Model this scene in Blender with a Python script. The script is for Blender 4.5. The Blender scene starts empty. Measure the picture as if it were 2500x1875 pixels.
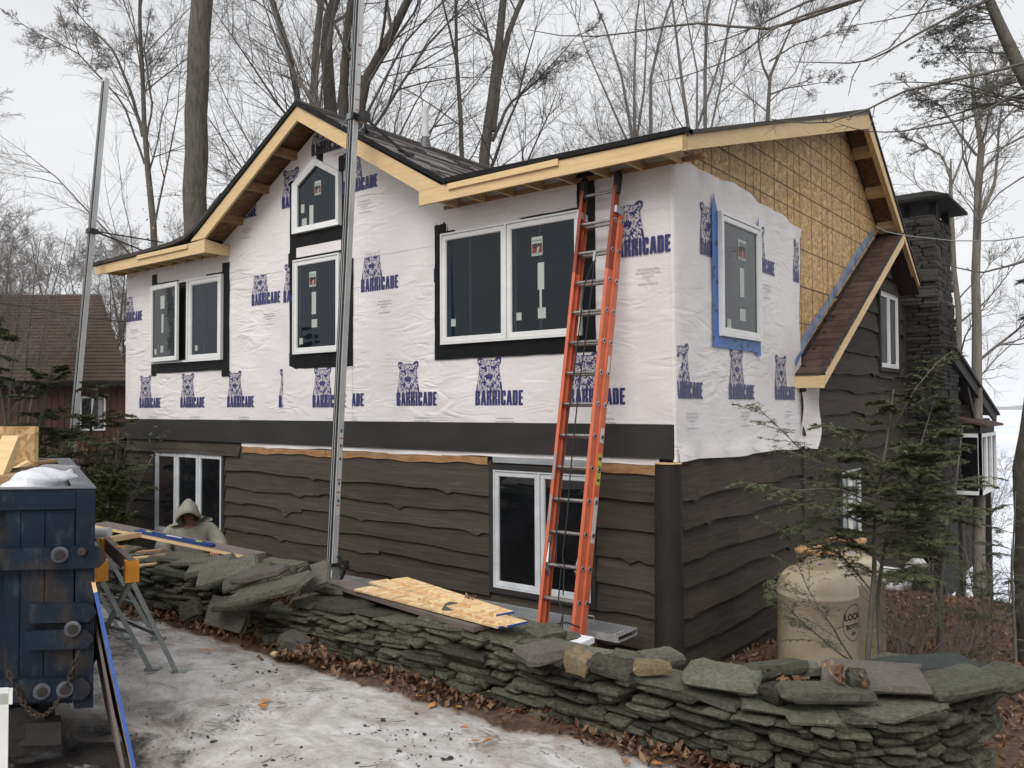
import bpy, bmesh, math, random
import numpy as np
from mathutils import Vector, Matrix
random.seed(7); RNG = np.random.default_rng(7)
scene = bpy.context.scene
COL = scene.collection

# ------------------------------------------------------------------ camera
F_PX, CXP, CYP = 2042.41, 1250.0, 937.5
CAM = Vector((3.7200, -7.2470, 0.1665))
YAW, PITCH, ROLL = 0.6657, 0.0283, -0.0039
_f = Vector((-math.sin(YAW)*math.cos(PITCH), math.cos(YAW)*math.cos(PITCH), math.sin(PITCH)))
_r0 = Vector((math.cos(YAW), math.sin(YAW), 0.0)); _u0 = _r0.cross(_f)
_r = _r0*math.cos(ROLL) + _u0*math.sin(ROLL)
_u = -_r0*math.sin(ROLL) + _u0*math.cos(ROLL)
cd = bpy.data.cameras.new('camera'); cam = bpy.data.objects.new('camera', cd); COL.objects.link(cam)
cd.sensor_fit = 'HORIZONTAL'; cd.sensor_width = 36.0; cd.lens = F_PX/2500*36.0
cd.clip_start = 0.05; cd.clip_end = 6000
m = Matrix((( _r.x, _u.x, -_f.x), (_r.y, _u.y, -_f.y), (_r.z, _u.z, -_f.z))).to_4x4(); m.translation = CAM
cam.matrix_world = m
scene.camera = cam

# ------------------------------------------------------------------ sky, sun, exposure (overcast winter day)
SUN_EL, SUN_AZ = math.radians(44), math.radians(163)
world = bpy.data.worlds.new('World'); scene.world = world; world.use_nodes = True
nt = world.node_tree; nt.nodes.clear()
wo = nt.nodes.new('ShaderNodeOutputWorld'); bg = nt.nodes.new('ShaderNodeBackground')
sky = nt.nodes.new('ShaderNodeTexSky'); sky.sky_type = 'NISHITA'; sky.sun_disc = False
sky.sun_elevation = SUN_EL; sky.sun_rotation = SUN_AZ; sky.air_density = 1.0; sky.dust_density = 4.0
hs = nt.nodes.new('ShaderNodeHueSaturation'); hs.inputs['Saturation'].default_value = 0.15; hs.inputs['Value'].default_value = 1.0
tc = nt.nodes.new('ShaderNodeTexCoord'); mp = nt.nodes.new('ShaderNodeMapping'); mp.inputs['Scale'].default_value = (1.2, 1.2, 3.0)
cn = nt.nodes.new('ShaderNodeTexNoise'); cn.inputs['Scale'].default_value = 1.6; cn.inputs['Detail'].default_value = 4
cr = nt.nodes.new('ShaderNodeValToRGB')
cr.color_ramp.elements[0].position = 0.3; cr.color_ramp.elements[0].color = (7.15, 7.3, 7.55, 1)
cr.color_ramp.elements[1].position = 0.7; cr.color_ramp.elements[1].color = (8.35, 8.45, 8.6, 1)
mx = nt.nodes.new('ShaderNodeMixRGB'); mx.inputs[0].default_value = 0.93       # cloud cover over the clear sky
nt.links.new(tc.outputs['Generated'], mp.inputs['Vector']); nt.links.new(mp.outputs[0], cn.inputs['Vector'])
nt.links.new(cn.outputs[0], cr.inputs[0]); nt.links.new(sky.outputs[0], hs.inputs['Color'])
nt.links.new(hs.outputs[0], mx.inputs[1]); nt.links.new(cr.outputs[0], mx.inputs[2])
nt.links.new(mx.outputs[0], bg.inputs['Color']); bg.inputs['Strength'].default_value = 0.099
nt.links.new(bg.outputs[0], wo.inputs[0])
sd = bpy.data.lights.new('sun', 'SUN'); sd.energy = 2.0; sd.angle = math.radians(40); sd.color = (1.0, 0.985, 0.965)
sun = bpy.data.objects.new('sun', sd); COL.objects.link(sun)
sdir = Vector((math.sin(SUN_AZ)*math.cos(SUN_EL), math.cos(SUN_AZ)*math.cos(SUN_EL), math.sin(SUN_EL)))
sun.rotation_euler = sdir.to_track_quat('Z', 'Y').to_euler()
vs = scene.view_settings; vs.view_transform = 'Standard'; vs.look = 'None'; vs.exposure = 0.2; vs.gamma = 1.0
vs.use_curve_mapping = False
scene.render.engine = 'CYCLES'
scene.cycles.max_bounces = 6; scene.cycles.volume_bounces = 1

# ------------------------------------------------------------------ helpers
def rd(a, b): return random.uniform(a, b)
def ray(u, v): return _f + _r*((u-CXP)/F_PX) - _u*((v-CYP)/F_PX)
def at(u, v, X=None, Y=None, Z=None, D=None):
    """a point of the place seen in direction (u, v), on a known plane or at a known depth"""
    d = ray(u, v)
    t = (X-CAM.x)/d.x if X is not None else (Y-CAM.y)/d.y if Y is not None else (Z-CAM.z)/d.z if Z is not None else D
    return CAM + d*t
WLOC = {}
def tag(o, label=None, cat=None, group=None, kind=None):
    if label: o['label'] = label
    if cat: o['category'] = cat
    if group: o['group'] = group
    if kind: o['kind'] = kind
    return o
def empty(name, loc, label=None, cat=None, group=None, rz=0.0):
    o = bpy.data.objects.new(name, None); COL.objects.link(o); o.location = loc; o.rotation_euler.z = rz
    o.empty_display_size = 0.2
    WLOC[o] = Vector(loc); return tag(o, label, cat, group)
def link_mesh(name, me, loc, parent=None, rot=None, scale=None):
    o = bpy.data.objects.new(name, me); COL.objects.link(o)
    loc = Vector(loc)
    WLOC[o] = loc
    o.location = loc - WLOC[parent] if parent else loc
    if parent: o.parent = parent
    if rot is not None: o.rotation_euler = rot
    if scale is not None: o.scale = scale
    return o
class MB:
    def __init__(s): s.v = []; s.f = []; s.m = []; s.cur = 0
    def add(s, verts, faces):
        b = len(s.v); s.v += [tuple(p) for p in verts]
        s.f += [tuple(i+b for i in q) for q in faces]; s.m += [s.cur]*len(faces); return s
    def box(s, x0, x1, y0, y1, z0, z1):
        v = [(x, y, z) for z in (z0, z1) for y in (y0, y1) for x in (x0, x1)]
        return s.add(v, [(0,2,3,1), (4,5,7,6), (0,1,5,4), (2,6,7,3), (0,4,6,2), (1,3,7,5)])
    def obox(s, c, ax, ay, az):
        """box from centre and three half-axis vectors"""
        c, ax, ay, az = map(Vector, (c, ax, ay, az))
        v = [c + ax*i + ay*j + az*k for k in (-1, 1) for j in (-1, 1) for i in (-1, 1)]
        return s.add(v, [(0,2,3,1), (4,5,7,6), (0,1,5,4), (2,6,7,3), (0,4,6,2), (1,3,7,5)])
    def bar(s, a, b, w, h, up=(0, 0, 1)):
        a, b = Vector(a), Vector(b); d = (b-a); L = d.length; d.normalize()
        sx = d.cross(Vector(up)); 
        if sx.length < 1e-4: sx = d.cross(Vector((1, 0, 0)))
        sx.normalize(); uz = sx.cross(d).normalized()
        return s.obox((a+b)/2, d*(L/2), sx*(w/2), uz*(h/2))
    def prism(s, poly, off):
        poly = [Vector(p) for p in poly]; off = Vector(off); n = len(poly)
        v = poly + [p+off for p in poly]
        f = [tuple(range(n)), tuple(range(2*n-1, n-1, -1))] + [(i, i+n, (i+1) % n+n, (i+1) % n) for i in range(n)]
        return s.add(v, f)
    def tube(s, pts, rad, n=8, cap=True):
        pts = [Vector(p) for p in pts]; rad = rad if hasattr(rad, '__len__') else [rad]*len(pts)
        vs_ = []; side = None
        for i, p in enumerate(pts):
            d = (pts[min(i+1, len(pts)-1)] - pts[max(i-1, 0)]).normalized()
            if side is None: side = d.cross(Vector((0, 0, 1)) if abs(d.z) < .9 else Vector((1, 0, 0))).normalized()
            side = (side - d*side.dot(d)).normalized(); o2 = d.cross(side)
            for k in range(n):
                a = 2*math.pi*k/n; vs_.append(p + (side*math.cos(a) + o2*math.sin(a))*rad[i])
        fs = [(i*n+k, i*n+(k+1) % n, (i+1)*n+(k+1) % n, (i+1)*n+k) for i in range(len(pts)-1) for k in range(n)]
        if cap: fs += [tuple(range(n-1, -1, -1)), tuple(range((len(pts)-1)*n, len(pts)*n))]
        return s.add(vs_, fs)
    def lathe(s, c, prof, n=32, axis='z'):
        c = Vector(c); vs_ = []
        for r, z in prof:
            for k in range(n):
                a = 2*math.pi*k/n; vs_.append(c + Vector((r*math.cos(a), r*math.sin(a), z)))
        fs = [(i*n+k, i*n+(k+1) % n, (i+1)*n+(k+1) % n, (i+1)*n+k) for i in range(len(prof)-1) for k in range(n)]
        fs += [tuple(range(n-1, -1, -1)), tuple(range((len(prof)-1)*n, len(prof)*n))]
        return s.add(vs_, fs)
    def build(s, name, mats, parent=None, smooth=False, origin=None):
        if not s.v: return None
        arr = np.array(s.v, dtype=np.float32); lo, hi = arr.min(0), arr.max(0)
        c = Vector(((lo[0]+hi[0])/2, (lo[1]+hi[1])/2, lo[2])) if origin is None else Vector(origin)
        me = bpy.data.meshes.new(name)
        me.from_pydata([tuple(p) for p in (arr - np.array(c, dtype=np.float32)).tolist()], [], s.f)
        for mm in (mats if isinstance(mats, (list, tuple)) else [mats]): me.materials.append(mm)
        if isinstance(mats, (list, tuple)) and len(mats) > 1: me.polygons.foreach_set('material_index', s.m)
        if smooth: me.polygons.foreach_set('use_smooth', [True]*len(me.polygons))
        me.update()
        return link_mesh(name, me, c, parent)

def np_mesh(name, V, Fq, mats, parent=None, smooth=False, matidx=None, origin=None):
    """V (n,3), Fq (m,3|4) numpy -> object"""
    lo, hi = V.min(0), V.max(0)
    c = np.array([(lo[0]+hi[0])/2, (lo[1]+hi[1])/2, lo[2]]) if origin is None else np.array(origin, float)
    me = bpy.data.meshes.new(name); k = Fq.shape[1]
    me.vertices.add(len(V)); me.vertices.foreach_set('co', (V-c).astype(np.float32).ravel())
    me.loops.add(Fq.size); me.loops.foreach_set('vertex_index', Fq.astype(np.int32).ravel())
    me.polygons.add(len(Fq)); me.polygons.foreach_set('loop_start', np.arange(0, Fq.size, k, dtype=np.int32))
    try: me.polygons.foreach_set('loop_total', np.full(len(Fq), k, dtype=np.int32))
    except Exception: pass
    for mm in (mats if isinstance(mats, (list, tuple)) else [mats]): me.materials.append(mm)
    if matidx is not None: me.polygons.foreach_set('material_index', matidx.astype(np.int32))
    if smooth: me.polygons.foreach_set('use_smooth', np.ones(len(Fq), dtype=bool))
    me.update(calc_edges=True); me.validate()
    return link_mesh(name, me, Vector(c), parent)

# ------------------------------------------------------------------ materials
def lin(r, g, b): return tuple(((c/255)/12.92 if c/255 <= .04045 else ((c/255+.055)/1.055)**2.4) for c in (r, g, b))
class N:
    def __init__(s, name):
        s.m = bpy.data.materials.new(name); s.m.use_nodes = True; s.t = s.m.node_tree
        s.b = s.t.nodes['Principled BSDF']; s.geo = s.t.nodes.new('ShaderNodeNewGeometry')
    def new(s, ty, **kw):
        n = s.t.nodes.new(ty)
        for k, v in kw.items(): setattr(n, k, v)
        return n
    def lk(s, a, b): s.t.links.new(a, b)
    def pos(s, scale=(1, 1, 1), obj=False):
        mpn = s.new('ShaderNodeMapping'); mpn.inputs['Scale'].default_value = scale
        if obj: s.lk(s.new('ShaderNodeTexCoord').outputs['Object'], mpn.inputs['Vector'])
        else: s.lk(s.geo.outputs['Position'], mpn.inputs['Vector'])
        return mpn.outputs[0]
    def noise(s, scale, detail=3, rough=.55, vec=None, dist=0):
        n = s.new('ShaderNodeTexNoise'); n.inputs['Scale'].default_value = scale; n.inputs['Detail'].default_value = detail
        n.inputs['Roughness'].default_value = rough; n.inputs['Distortion'].default_value = dist
        s.lk(vec if vec is not None else s.pos(), n.inputs['Vector']); return n.outputs[0]
    def ramp(s, x, stops):
        r = s.new('ShaderNodeValToRGB'); e = r.color_ramp.elements
        while len(e) < len(stops): e.new(0.5)
        for i, (p, c) in enumerate(stops): e[i].position = p; e[i].color = (*c, 1)
        s.lk(x, r.inputs[0]); return r.outputs[0]
    def mix(s, f, a, b, mode='MIX'):
        n = s.new('ShaderNodeMixRGB', blend_type=mode)
        for i, x in enumerate((f, a, b)):
            if hasattr(x, 'is_linked'): s.lk(x, n.inputs[i])
            elif i == 0: n.inputs[0].default_value = x
            else: n.inputs[i].default_value = (*x, 1)
        return n.outputs[0]
    def math(s, op, a, b=0.0, clamp=False):
        n = s.new('ShaderNodeMath', operation=op); n.use_clamp = clamp
        for i, x in enumerate((a, b)):
            if hasattr(x, 'is_linked'): s.lk(x, n.inputs[i])
            else: n.inputs[i].default_value = x
        return n.outputs[0]
    def bump(s, h, strength=.5, dist=.01, prev=None):
        n = s.new('ShaderNodeBump'); n.inputs['Strength'].default_value = strength; n.inputs['Distance'].default_value = dist
        s.lk(h, n.inputs['Height'])
        if prev is not None: s.lk(prev, n.inputs['Normal'])
        return n.outputs[0]
    def fin(s, col=None, rough=.7, normal=None, metal=0, spec=.5):
        if col is not None:
            if hasattr(col, 'is_linked'): s.lk(col, s.b.inputs['Base Color'])
            else: s.b.inputs['Base Color'].default_value = (*col, 1)
        if hasattr(rough, 'is_linked'): s.lk(rough, s.b.inputs['Roughness'])
        else: s.b.inputs['Roughness'].default_value = rough
        s.b.inputs['Metallic'].default_value = metal; s.b.inputs['Specular IOR Level'].default_value = spec
        if normal is not None: s.lk(normal, s.b.inputs['Normal'])
        return s.m
    def rnd(s, col, lo=.7, hi=1.25, hue=0.0):
        """random brightness per object"""
        oi = s.new('ShaderNodeObjectInfo'); mr = s.new('ShaderNodeMapRange')
        mr.inputs['To Min'].default_value = lo; mr.inputs['To Max'].default_value = hi
        s.lk(oi.outputs['Random'], mr.inputs['Value']); h = s.new('ShaderNodeHueSaturation')
        s.lk(mr.outputs[0], h.inputs['Value'])
        hr = s.new('ShaderNodeMapRange'); hr.inputs['To Min'].default_value = .5-hue; hr.inputs['To Max'].default_value = .5+hue; fr_ = s.math('FRACT', s.math('MULTIPLY', oi.outputs['Random'], 7.13)); s.lk(fr_, hr.inputs['Value']); s.lk(hr.outputs[0], h.inputs['Hue'])
        if hasattr(col, 'is_linked'): s.lk(col, h.inputs['Color'])
        else: h.inputs['Color'].default_value = (*col, 1)
        return h.outputs[0]
def simple(name, c, c2=None, sc=8, rough=.7, bsc=30, bs=.3, bd=.004, metal=0, scale=(1, 1, 1), rnd=None, spec=.5, detail=4):
    n = N(name); c2 = c2 or tuple(x*.75 for x in c)
    v = n.pos(scale)
    col = n.ramp(n.noise(sc, detail, .6, v), [(.35, c2), (.65, c)])
    if rnd: col = n.rnd(col, *rnd)
    return n.fin(col, rough, n.bump(n.noise(bsc, 3, .6, v), bs, bd), metal, spec)

M = {}
# house wrap: wrinkled woven plastic sheet
n = N('house_wrap'); v = n.pos()
wn = n.noise(1.1, 2, .5, v, .6)
rot = n.new('ShaderNodeMapping'); rot.inputs['Rotation'].default_value = (0, .5, 0); rot.inputs['Scale'].default_value = (1, 1, 3.4); n.lk(n.geo.outputs['Position'], rot.inputs['Vector'])
a = n.noise(1.7, 2, .5, rot.outputs[0], .9); b = n.noise(6, 3, .5, n.pos((1.2, 1.2, 1.6)), .6)
amp = n.ramp(n.noise(.8, 2), [(.42, (.12,)*3), (.62, (1,)*3)]); a = n.math('MULTIPLY', n.math('ABSOLUTE', n.math('SUBTRACT', a, .5)), amp)
nb = n.bump(a, .65, .07); nb = n.bump(b, .25, .02, nb); nb = n.bump(n.noise(160, 1, .5, v), .1, .002, nb)
M['wrap'] = n.fin(n.ramp(wn, [(.3, (.655, .615, .605)), (.7, (.735, .70, .69))]), .38, nb, 0, .4)
M['ink'] = simple('printed_ink', (.022, .022, .105), (.03, .03, .13), 40, .5, 60, .1)
M['inkgrey'] = simple('grey_ink', (.30, .29, .32), None, 40, .5)
M['inkblack'] = simple('black_ink', (.035, .03, .05), None, 40, .5)
# siding, stained dark brown
n = N('stained_siding'); g = n.noise(3, 6, .65, n.pos((.5, .5, 9)), 1.0); sp = n.noise(26, 4, .7)
c = n.ramp(g, [(.28, (.038, .031, .0255)), (.55, (.060, .050, .042)), (.8, (.090, .078, .066))])
c = n.mix(n.ramp(sp, [(.70, (0, 0, 0)), (.78, (.5, .5, .5))]), c, (.085, .075, .066)); c = n.rnd(c, .82, 1.2)
M['siding'] = n.fin(c, .8, n.bump(n.noise(14, 5, .65, n.pos((.6, .6, 8))), .6, .008), 0, .10)
M['band'] = simple('band_board_stain', (.040, .037, .034), (.030, .028, .026), 2.2, .7, 20, .15, .002, scale=(.6, .6, 2), spec=.15)
M['log'] = simple('stained_log', (.034, .029, .026), (.024, .020, .018), 6, .6, 12, .35, .008, scale=(1, 1, .4), spec=.12)
M['logcut'] = simple('cut_log_end', (.62, .45, .26), (.40, .26, .12), 25, .7)
M['rawwood'] = simple('bare_weathered_wood', (.36, .20, .09), (.22, .11, .045), 5, .75, 30, .3, .004, scale=(1, 1, 4))
# fresh pine lumber
n = N('fresh_pine'); g = n.noise(2.0, 5, .6, n.pos((1.2, 1.2, 14)), .8); k = n.noise(9, 2, .5, n.pos((1, 1, 2.2)))
c = n.ramp(g, [(.3, (.60, .42, .21)), (.7, (.72, .53, .29))])
c = n.mix(n.ramp(k, [(.77, (0, 0, 0)), (.80, (1, 1, 1))]), c, (.22, .11, .045))
M['pine'] = n.fin(n.rnd(c, .9, 1.08), .6, n.bump(g, .2, .003), 0, .3)
# OSB with panel nailing lines
def osb(name, cA, cB, cC, lines=False, rnd=None):
    n = N(name)
    vo = n.new('ShaderNodeTexVoronoi'); vo.inputs['Scale'].default_value = 26; vo.inputs['Randomness'].default_value = 1
    w = n.noise(5, 2, .5); vm = n.new('ShaderNodeVectorMath', operation='ADD'); n.lk(n.pos((1, .55, 1)), vm.inputs[0])
    n.lk(n.mix(1.0, w, (.3, .3, .3), 'MULTIPLY'), vm.inputs[1]); n.lk(vm.outputs[0], vo.inputs['Vector'])
    sx = n.new('ShaderNodeSeparateColor'); n.lk(vo.outputs['Color'], sx.inputs[0])
    c = n.ramp(sx.outputs[0], [(.05, cC), (.4, cB), (.75, cA), (.97, tuple(min(x*1.35, .8) for x in cA))])
    c = n.mix(.35, c, n.ramp(n.noise(60, 3, .6, n.pos((1, 3, 1))), [(.3, cC), (.7, cA)]))
    if lines:
        sp_ = n.new('ShaderNodeSeparateXYZ'); n.lk(n.geo.outputs['Position'], sp_.inputs[0])
        def line(val, period, off, width):
            fr = n.math('FRACT', n.math('DIVIDE', n.math('ADD', val, -off+100*period), period))
            return n.math('LESS_THAN', fr, width/period)
        ly = line(sp_.outputs['Y'], .4425, .865, .024); lz = line(sp_.outputs['Z'], .4810, 2.675, .018); lz2 = n.math('MULTIPLY', line(sp_.outputs['Z'], .4810, 2.915, .018), n.math('GREATER_THAN', sp_.outputs['Z'], 2.8))
        ly2 = line(sp_.outputs['Y'], 1.32, 1.98, .024)
        k = n.math('MAXIMUM', n.math('MAXIMUM', ly, lz), n.math('MAXIMUM', ly2, lz2))
        c = n.mix(n.math('MULTIPLY', k, .85), c, (.07, .035, .015))
    if rnd: c = n.rnd(c, *rnd)
    return n.fin(c, .65, n.bump(sx.outputs[1], .25, .003), 0, .3)
M['osb'] = osb('osb_sheathing', (.58, .39, .185), (.46, .29, .125), (.29, .165, .065), True, (.94, 1.06))
M['osbfresh'] = osb('fresh_osb', (.74, .52, .29), (.66, .44, .23), (.50, .30, .13), False, (.93, 1.07))
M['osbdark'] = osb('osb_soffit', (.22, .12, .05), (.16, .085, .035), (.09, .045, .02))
M['bluepaint'] = simple('blue_edge_seal', (.010, .065, .30), (.008, .05, .22), 20, .5)
M['blacktape'] = simple('black_flashing_tape', (.007, .007, .008), (.005, .005, .005), 4, .5, 6, .5, .02, spec=.15)
n = N('blue_flashing_tape'); t1 = n.noise(16, 1, .5, n.pos((1, .6, 1.0)))
M['bluetape'] = n.fin(n.ramp(t1, [(.30, (.012, .03, .09)), (.42, (.035, .14, .42))]), .45, n.bump(n.noise(8), .3, .01))
M['greytape'] = simple('grey_flashing_tape', (.25, .28, .32), (.06, .12, .26), 6.0, .45, 12, .5, .02)
M['frame'] = simple('white_window_frame', (.72, .72, .70), (.66, .66, .64), 8, .35, 20, .05)
M['framegrey'] = simple('shaded_vinyl_frame', (.66, .68, .70), None, 3, .35)
n = N('window_glass'); gn = n.noise(.35, 2)
M['glass'] = n.fin(n.ramp(gn, [(.3, (.004, .007, .010)), (.7, (.006, .012, .020))]), .02, n.bump(n.noise(.9, 2), .05, .05), 0, .33)
n = N('dark_window_glass')
M['glassdark'] = n.fin(n.ramp(n.noise(1.5, 3), [(.45, (.004, .005, .006)), (.7, (.012, .013, .015))]), .02, None, 0, .5)
n = N('side_glass'); M['glassside'] = n.fin(n.ramp(n.noise(2.2, 5, .6, n.pos((1, 1, 2.2))), [(.35, (.006, .008, .009)), (.65, (.018, .021, .022))]), .06, n.bump(n.noise(1.6, 3, .6, n.pos((1, 1, 3))), .10, .08), 0, .45)
M['sticker'] = simple('window_sticker', (.42, .47, .42), (.38, .43, .38), 14, .5)
M['stickred'] = simple('sticker_red', (.22, .035, .035), None, 10, .5)
M['stickdark'] = simple('sticker_black', (.02, .02, .02), None, 10, .5)
M['curtain'] = simple('curtain_cloth', (.10, .11, .115), (.05, .055, .06), 9, .8, scale=(3, 3, .3))
# roofing
def shingle(name, ca, cb, rnd=(.75, 1.3)):
    n = N(name); c = n.ramp(n.noise(150, 2, .7), [(.35, ca), (.65, cb)])
    c = n.mix(.4, c, n.ramp(n.noise(3, 3), [(.3, ca), (.7, cb)])); c = n.rnd(c, *rnd)
    return n.fin(c, .85, n.bump(n.noise(200, 2, .6), .4, .004), 0, .25)
M['shgrey'] = shingle('charcoal_shingle', (.034, .029, .027), (.070, .061, .057))
M['shlight'] = shingle('pale_charcoal_shingle', (.17, .155, .15), (.30, .275, .265))  # paler tone used for random courses
M['shbrown'] = shingle('brown_shingle', (.050, .030, .025), (.085, .054, .046), (.72, 1.3))
M['shneigh'] = shingle('weathered_brown_shingle', (.060, .040, .032), (.105, .075, .060), (.85, 1.15))
M['drip'] = simple('black_drip_edge', (.013, .013, .014), None, 10, .55, spec=.15)
M['dripgrey'] = simple('grey_drip_edge', (.085, .085, .09), (.06, .06, .065), 3, .4)
M['pvc'] = simple('white_pvc', (.62, .60, .60), (.52, .50, .50), 10, .35, 30, .05)
M['rubber'] = simple('black_rubber', (.015, .015, .016), None, 20, .6)
# chimney + flagstone
def rock(name, ca, cb, cc, rnd=(.6, 1.4), moss=None, bs=.9):
    n = N(name); c = n.ramp(n.noise(5, 6, .65), [(.3, ca), (.55, cb), (.8, cc)])
    c = n.mix(.5, c, n.ramp(n.noise(45, 4, .7), [(.36, ca), (.62, cc)]))
    if moss:
        f = n.ramp(n.noise(13, 5, .7), [(.62, (0, 0, 0)), (.70, (.8, .8, .8))]); c = n.mix(f, c, moss)
        f2 = n.ramp(n.noise(70, 3, .7), [(.68, (0, 0, 0)), (.74, (1, 1, 1))]); c = n.mix(f2, c, tuple(min(1, x*2.6+.05) for x in moss))
    c = n.rnd(c, *rnd, .018); nb = n.bump(n.noise(7, 7, .72, n.pos((1, 1, 2.8))), bs, .06); nb = n.bump(n.noise(24, 5, .75, n.pos((1, 1, 2))), .8, .02, nb); nb = n.bump(n.noise(70, 4, .7), .6, .006, nb)
    return n.fin(c, .85, nb, 0, .18)
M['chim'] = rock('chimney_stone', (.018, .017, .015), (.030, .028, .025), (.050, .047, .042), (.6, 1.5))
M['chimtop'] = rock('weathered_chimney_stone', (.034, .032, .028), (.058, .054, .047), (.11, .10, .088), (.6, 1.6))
M['mortar'] = simple('dark_mortar', (.020, .020, .019), (.012, .012, .012), 12, .9)
M['flag'] = rock('mossy_flagstone', (.034, .032, .024), (.080, .076, .058), (.165, .157, .122), (.45, 1.5), (.115, .12, .075), 1.0)
M['flagtop'] = rock('lichen_flagstone', (.075, .073, .055), (.130, .127, .098), (.21, .205, .165), (.6, 1.3), (.18, .185, .13), .8)
M['flagbrown'] = rock('brown_grey_flagstone', (.085, .075, .065), (.125, .112, .098), (.16, .145, .128), (.85, 1.2), None, .4)
M['tanrock'] = rock('tan_stone', (.13, .105, .06), (.22, .17, .10), (.30, .235, .15), (.9, 1.2), None, .5)
M['slate'] = rock('dark_slate', (.036, .042, .038), (.052, .060, .054), (.072, .080, .072), (.9, 1.1), None, .3)
# metals
M['alu'] = simple('aluminium', (.55, .56, .57), (.42, .43, .44), 3, .38, 60, .08, .001, metal=.75)
M['alugrey'] = simple('dull_aluminium', (.56, .57, .57), (.44, .45, .45), 2.5, .45, 60, .1, .001, metal=.1)
M['alufloor'] = simple('ribbed_aluminium', (.55, .56, .56), (.42, .43, .43), 20, .45, metal=.5)
M['steelblack'] = simple('black_steel', (.014, .014, .015), None, 12, .45)
M['galv'] = simple('galvanised_steel', (.30, .33, .33), (.22, .25, .25), 9, .45, 50, .1, .001, metal=.35)
M['yellow'] = simple('yellow_paint', (.72, .30, .015), (.58, .22, .01), 10, .45, 30, .15)
M['orange'] = simple('orange_fibreglass', (.60, .15, .075), (.52, .12, .055), 5, .42, 40, .1, .001)
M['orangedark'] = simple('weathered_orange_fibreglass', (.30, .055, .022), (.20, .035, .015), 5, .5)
M['rung'] = simple('aluminium_rung', (.42, .40, .38), (.30, .28, .27), 14, .38, 60, .1, .001, metal=.7)
M['rope'] = simple('dark_rope', (.018, .020, .020), None, 60, .8)
M['label'] = simple('white_paper_label', (.62, .62, .60), (.50, .50, .50), 60, .5)
M['labelgrey'] = simple('grey_label', (.34, .33, .33), (.22, .22, .22), 70, .5)
M['labelyel'] = simple('yellow_label', (.58, .60, .06), (.35, .36, .06), 50, .5)
M['red'] = simple('red_print', (.45, .05, .03), None, 30, .5)
M['tank'] = simple('cream_tank_paint', (.56, .50, .35), (.47, .41, .28), 3.5, .36, 60, .05, .001, detail=7)
M['tanklid'] = simple('peach_plastic_lid', (.58, .34, .16), (.52, .30, .14), 3, .5)
M['brownprint'] = simple('dark_brown_print', (.050, .028, .016), None, 10, .5)
# dumpster steel: blue paint, scuffs, rust
n = N('dumpster_blue_paint'); g = n.noise(3.5, 6, .65); r_ = n.noise(4.5, 8, .72, n.pos((1, 1, .55)))
c = n.ramp(g, [(.3, (.004, .007, .014)), (.6, (.006, .014, .027)), (.85, (.014, .026, .034))])
c = n.mix(n.ramp(r_, [(.50, (0, 0, 0)), (.66, (.8, .8, .8))]), c, (.050, .032, .019))
c = n.mix(n.ramp(n.noise(22, 5, .7, n.pos((1, 1, .4))), [(.56, (0, 0, 0)), (.68, (.7, .7, .7))]), c, (.035, .048, .056))
M['dump'] = n.fin(c, n.ramp(g, [(.2, (.5,)*3), (.8, (.75,)*3)]), n.bump(n.noise(18, 5), .35, .006), 0, .2)
n = N('dumpster_rim'); c = n.ramp(n.noise(9, 6, .7), [(.35, (.04, .045, .06)), (.55, (.095, .10, .12)), (.72, (.24, .23, .23))])
M['dumprim'] = n.fin(c, .4, n.bump(n.noise(18, 5), .4, .006), .2, .5)
M['dumpgrime'] = simple('grimy_steel', (.026, .023, .019), (.014, .013, .011), 5, .7, 18, .4, .006)
M['rust'] = simple('rusty_chain', (.055, .035, .022), (.03, .018, .012), 30, .7, 60, .4, .003)
M['bag'] = simple('white_plastic_bag', (.72, .73, .76), (.66, .67, .70), 4, .35, 9, .6, .03)
M['card'] = simple('cardboard', (.36, .21, .11), (.28, .16, .08), 4, .8)
M['rag'] = simple('brown_batt', (.17, .12, .075), (.08, .055, .035), 9, .9, 20, .9, .02)
M['greyplank'] = simple('weathered_plank', (.155, .125, .115), (.11, .088, .08), 4, .7, 40, .25, .002)
M['levelblue'] = simple('blue_level_paint', (.012, .045, .20), (.01, .035, .16), 10, .35)
M['hoodie'] = simple('olive_grey_fleece', (.25, .24, .20), (.19, .18, .145), 10, .95, 90, .35, .004, spec=.15)
M['jeans'] = simple('dark_work_trousers', (.035, .038, .045), None, 10, .9)
M['skin'] = simple('skin', (.34, .17, .12), (.30, .14, .10), 14, .6)
M['boot'] = simple('brown_boot', (.08, .045, .02), None, 12, .7)
# bark, twigs
def bark(name, ca, cb, sc=(6, 6, 1.2), bs=1.0, lichen=None):
    n = N(name); h = n.noise(3.2, 6, .7, n.pos(sc), .4)
    c = n.ramp(h, [(.3, ca), (.65, cb)])
    if lichen: c = n.mix(n.ramp(n.noise(6, 5, .7), [(.58, (0, 0, 0)), (.66, (.7, .7, .7))]), c, lichen)
    return n.fin(c, .85, n.bump(h, bs, .05), 0, .2)
M['bark'] = bark('grey_brown_bark', (.070, .062, .052), (.20, .18, .152), (5, 5, 1.0), 1.5)
M['barkdark'] = bark('dark_bark', (.040, .035, .030), (.095, .084, .072), lichen=(.10, .105, .075))
M['barkpale'] = bark('pale_bark', (.15, .135, .115), (.27, .245, .21), (2, 2, .6), .5)
M['barkmid'] = bark('mid_grey_bark', (.085, .076, .066), (.165, .15, .13), (3, 3, .8), .7, (.11, .11, .085))
M['twig'] = simple('twig_bark', (.21, .19, .175), (.15, .135, .122), 20, .85)
M['twigdark'] = simple('dark_twig_bark', (.105, .092, .082), (.07, .062, .055), 20, .85)
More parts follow.
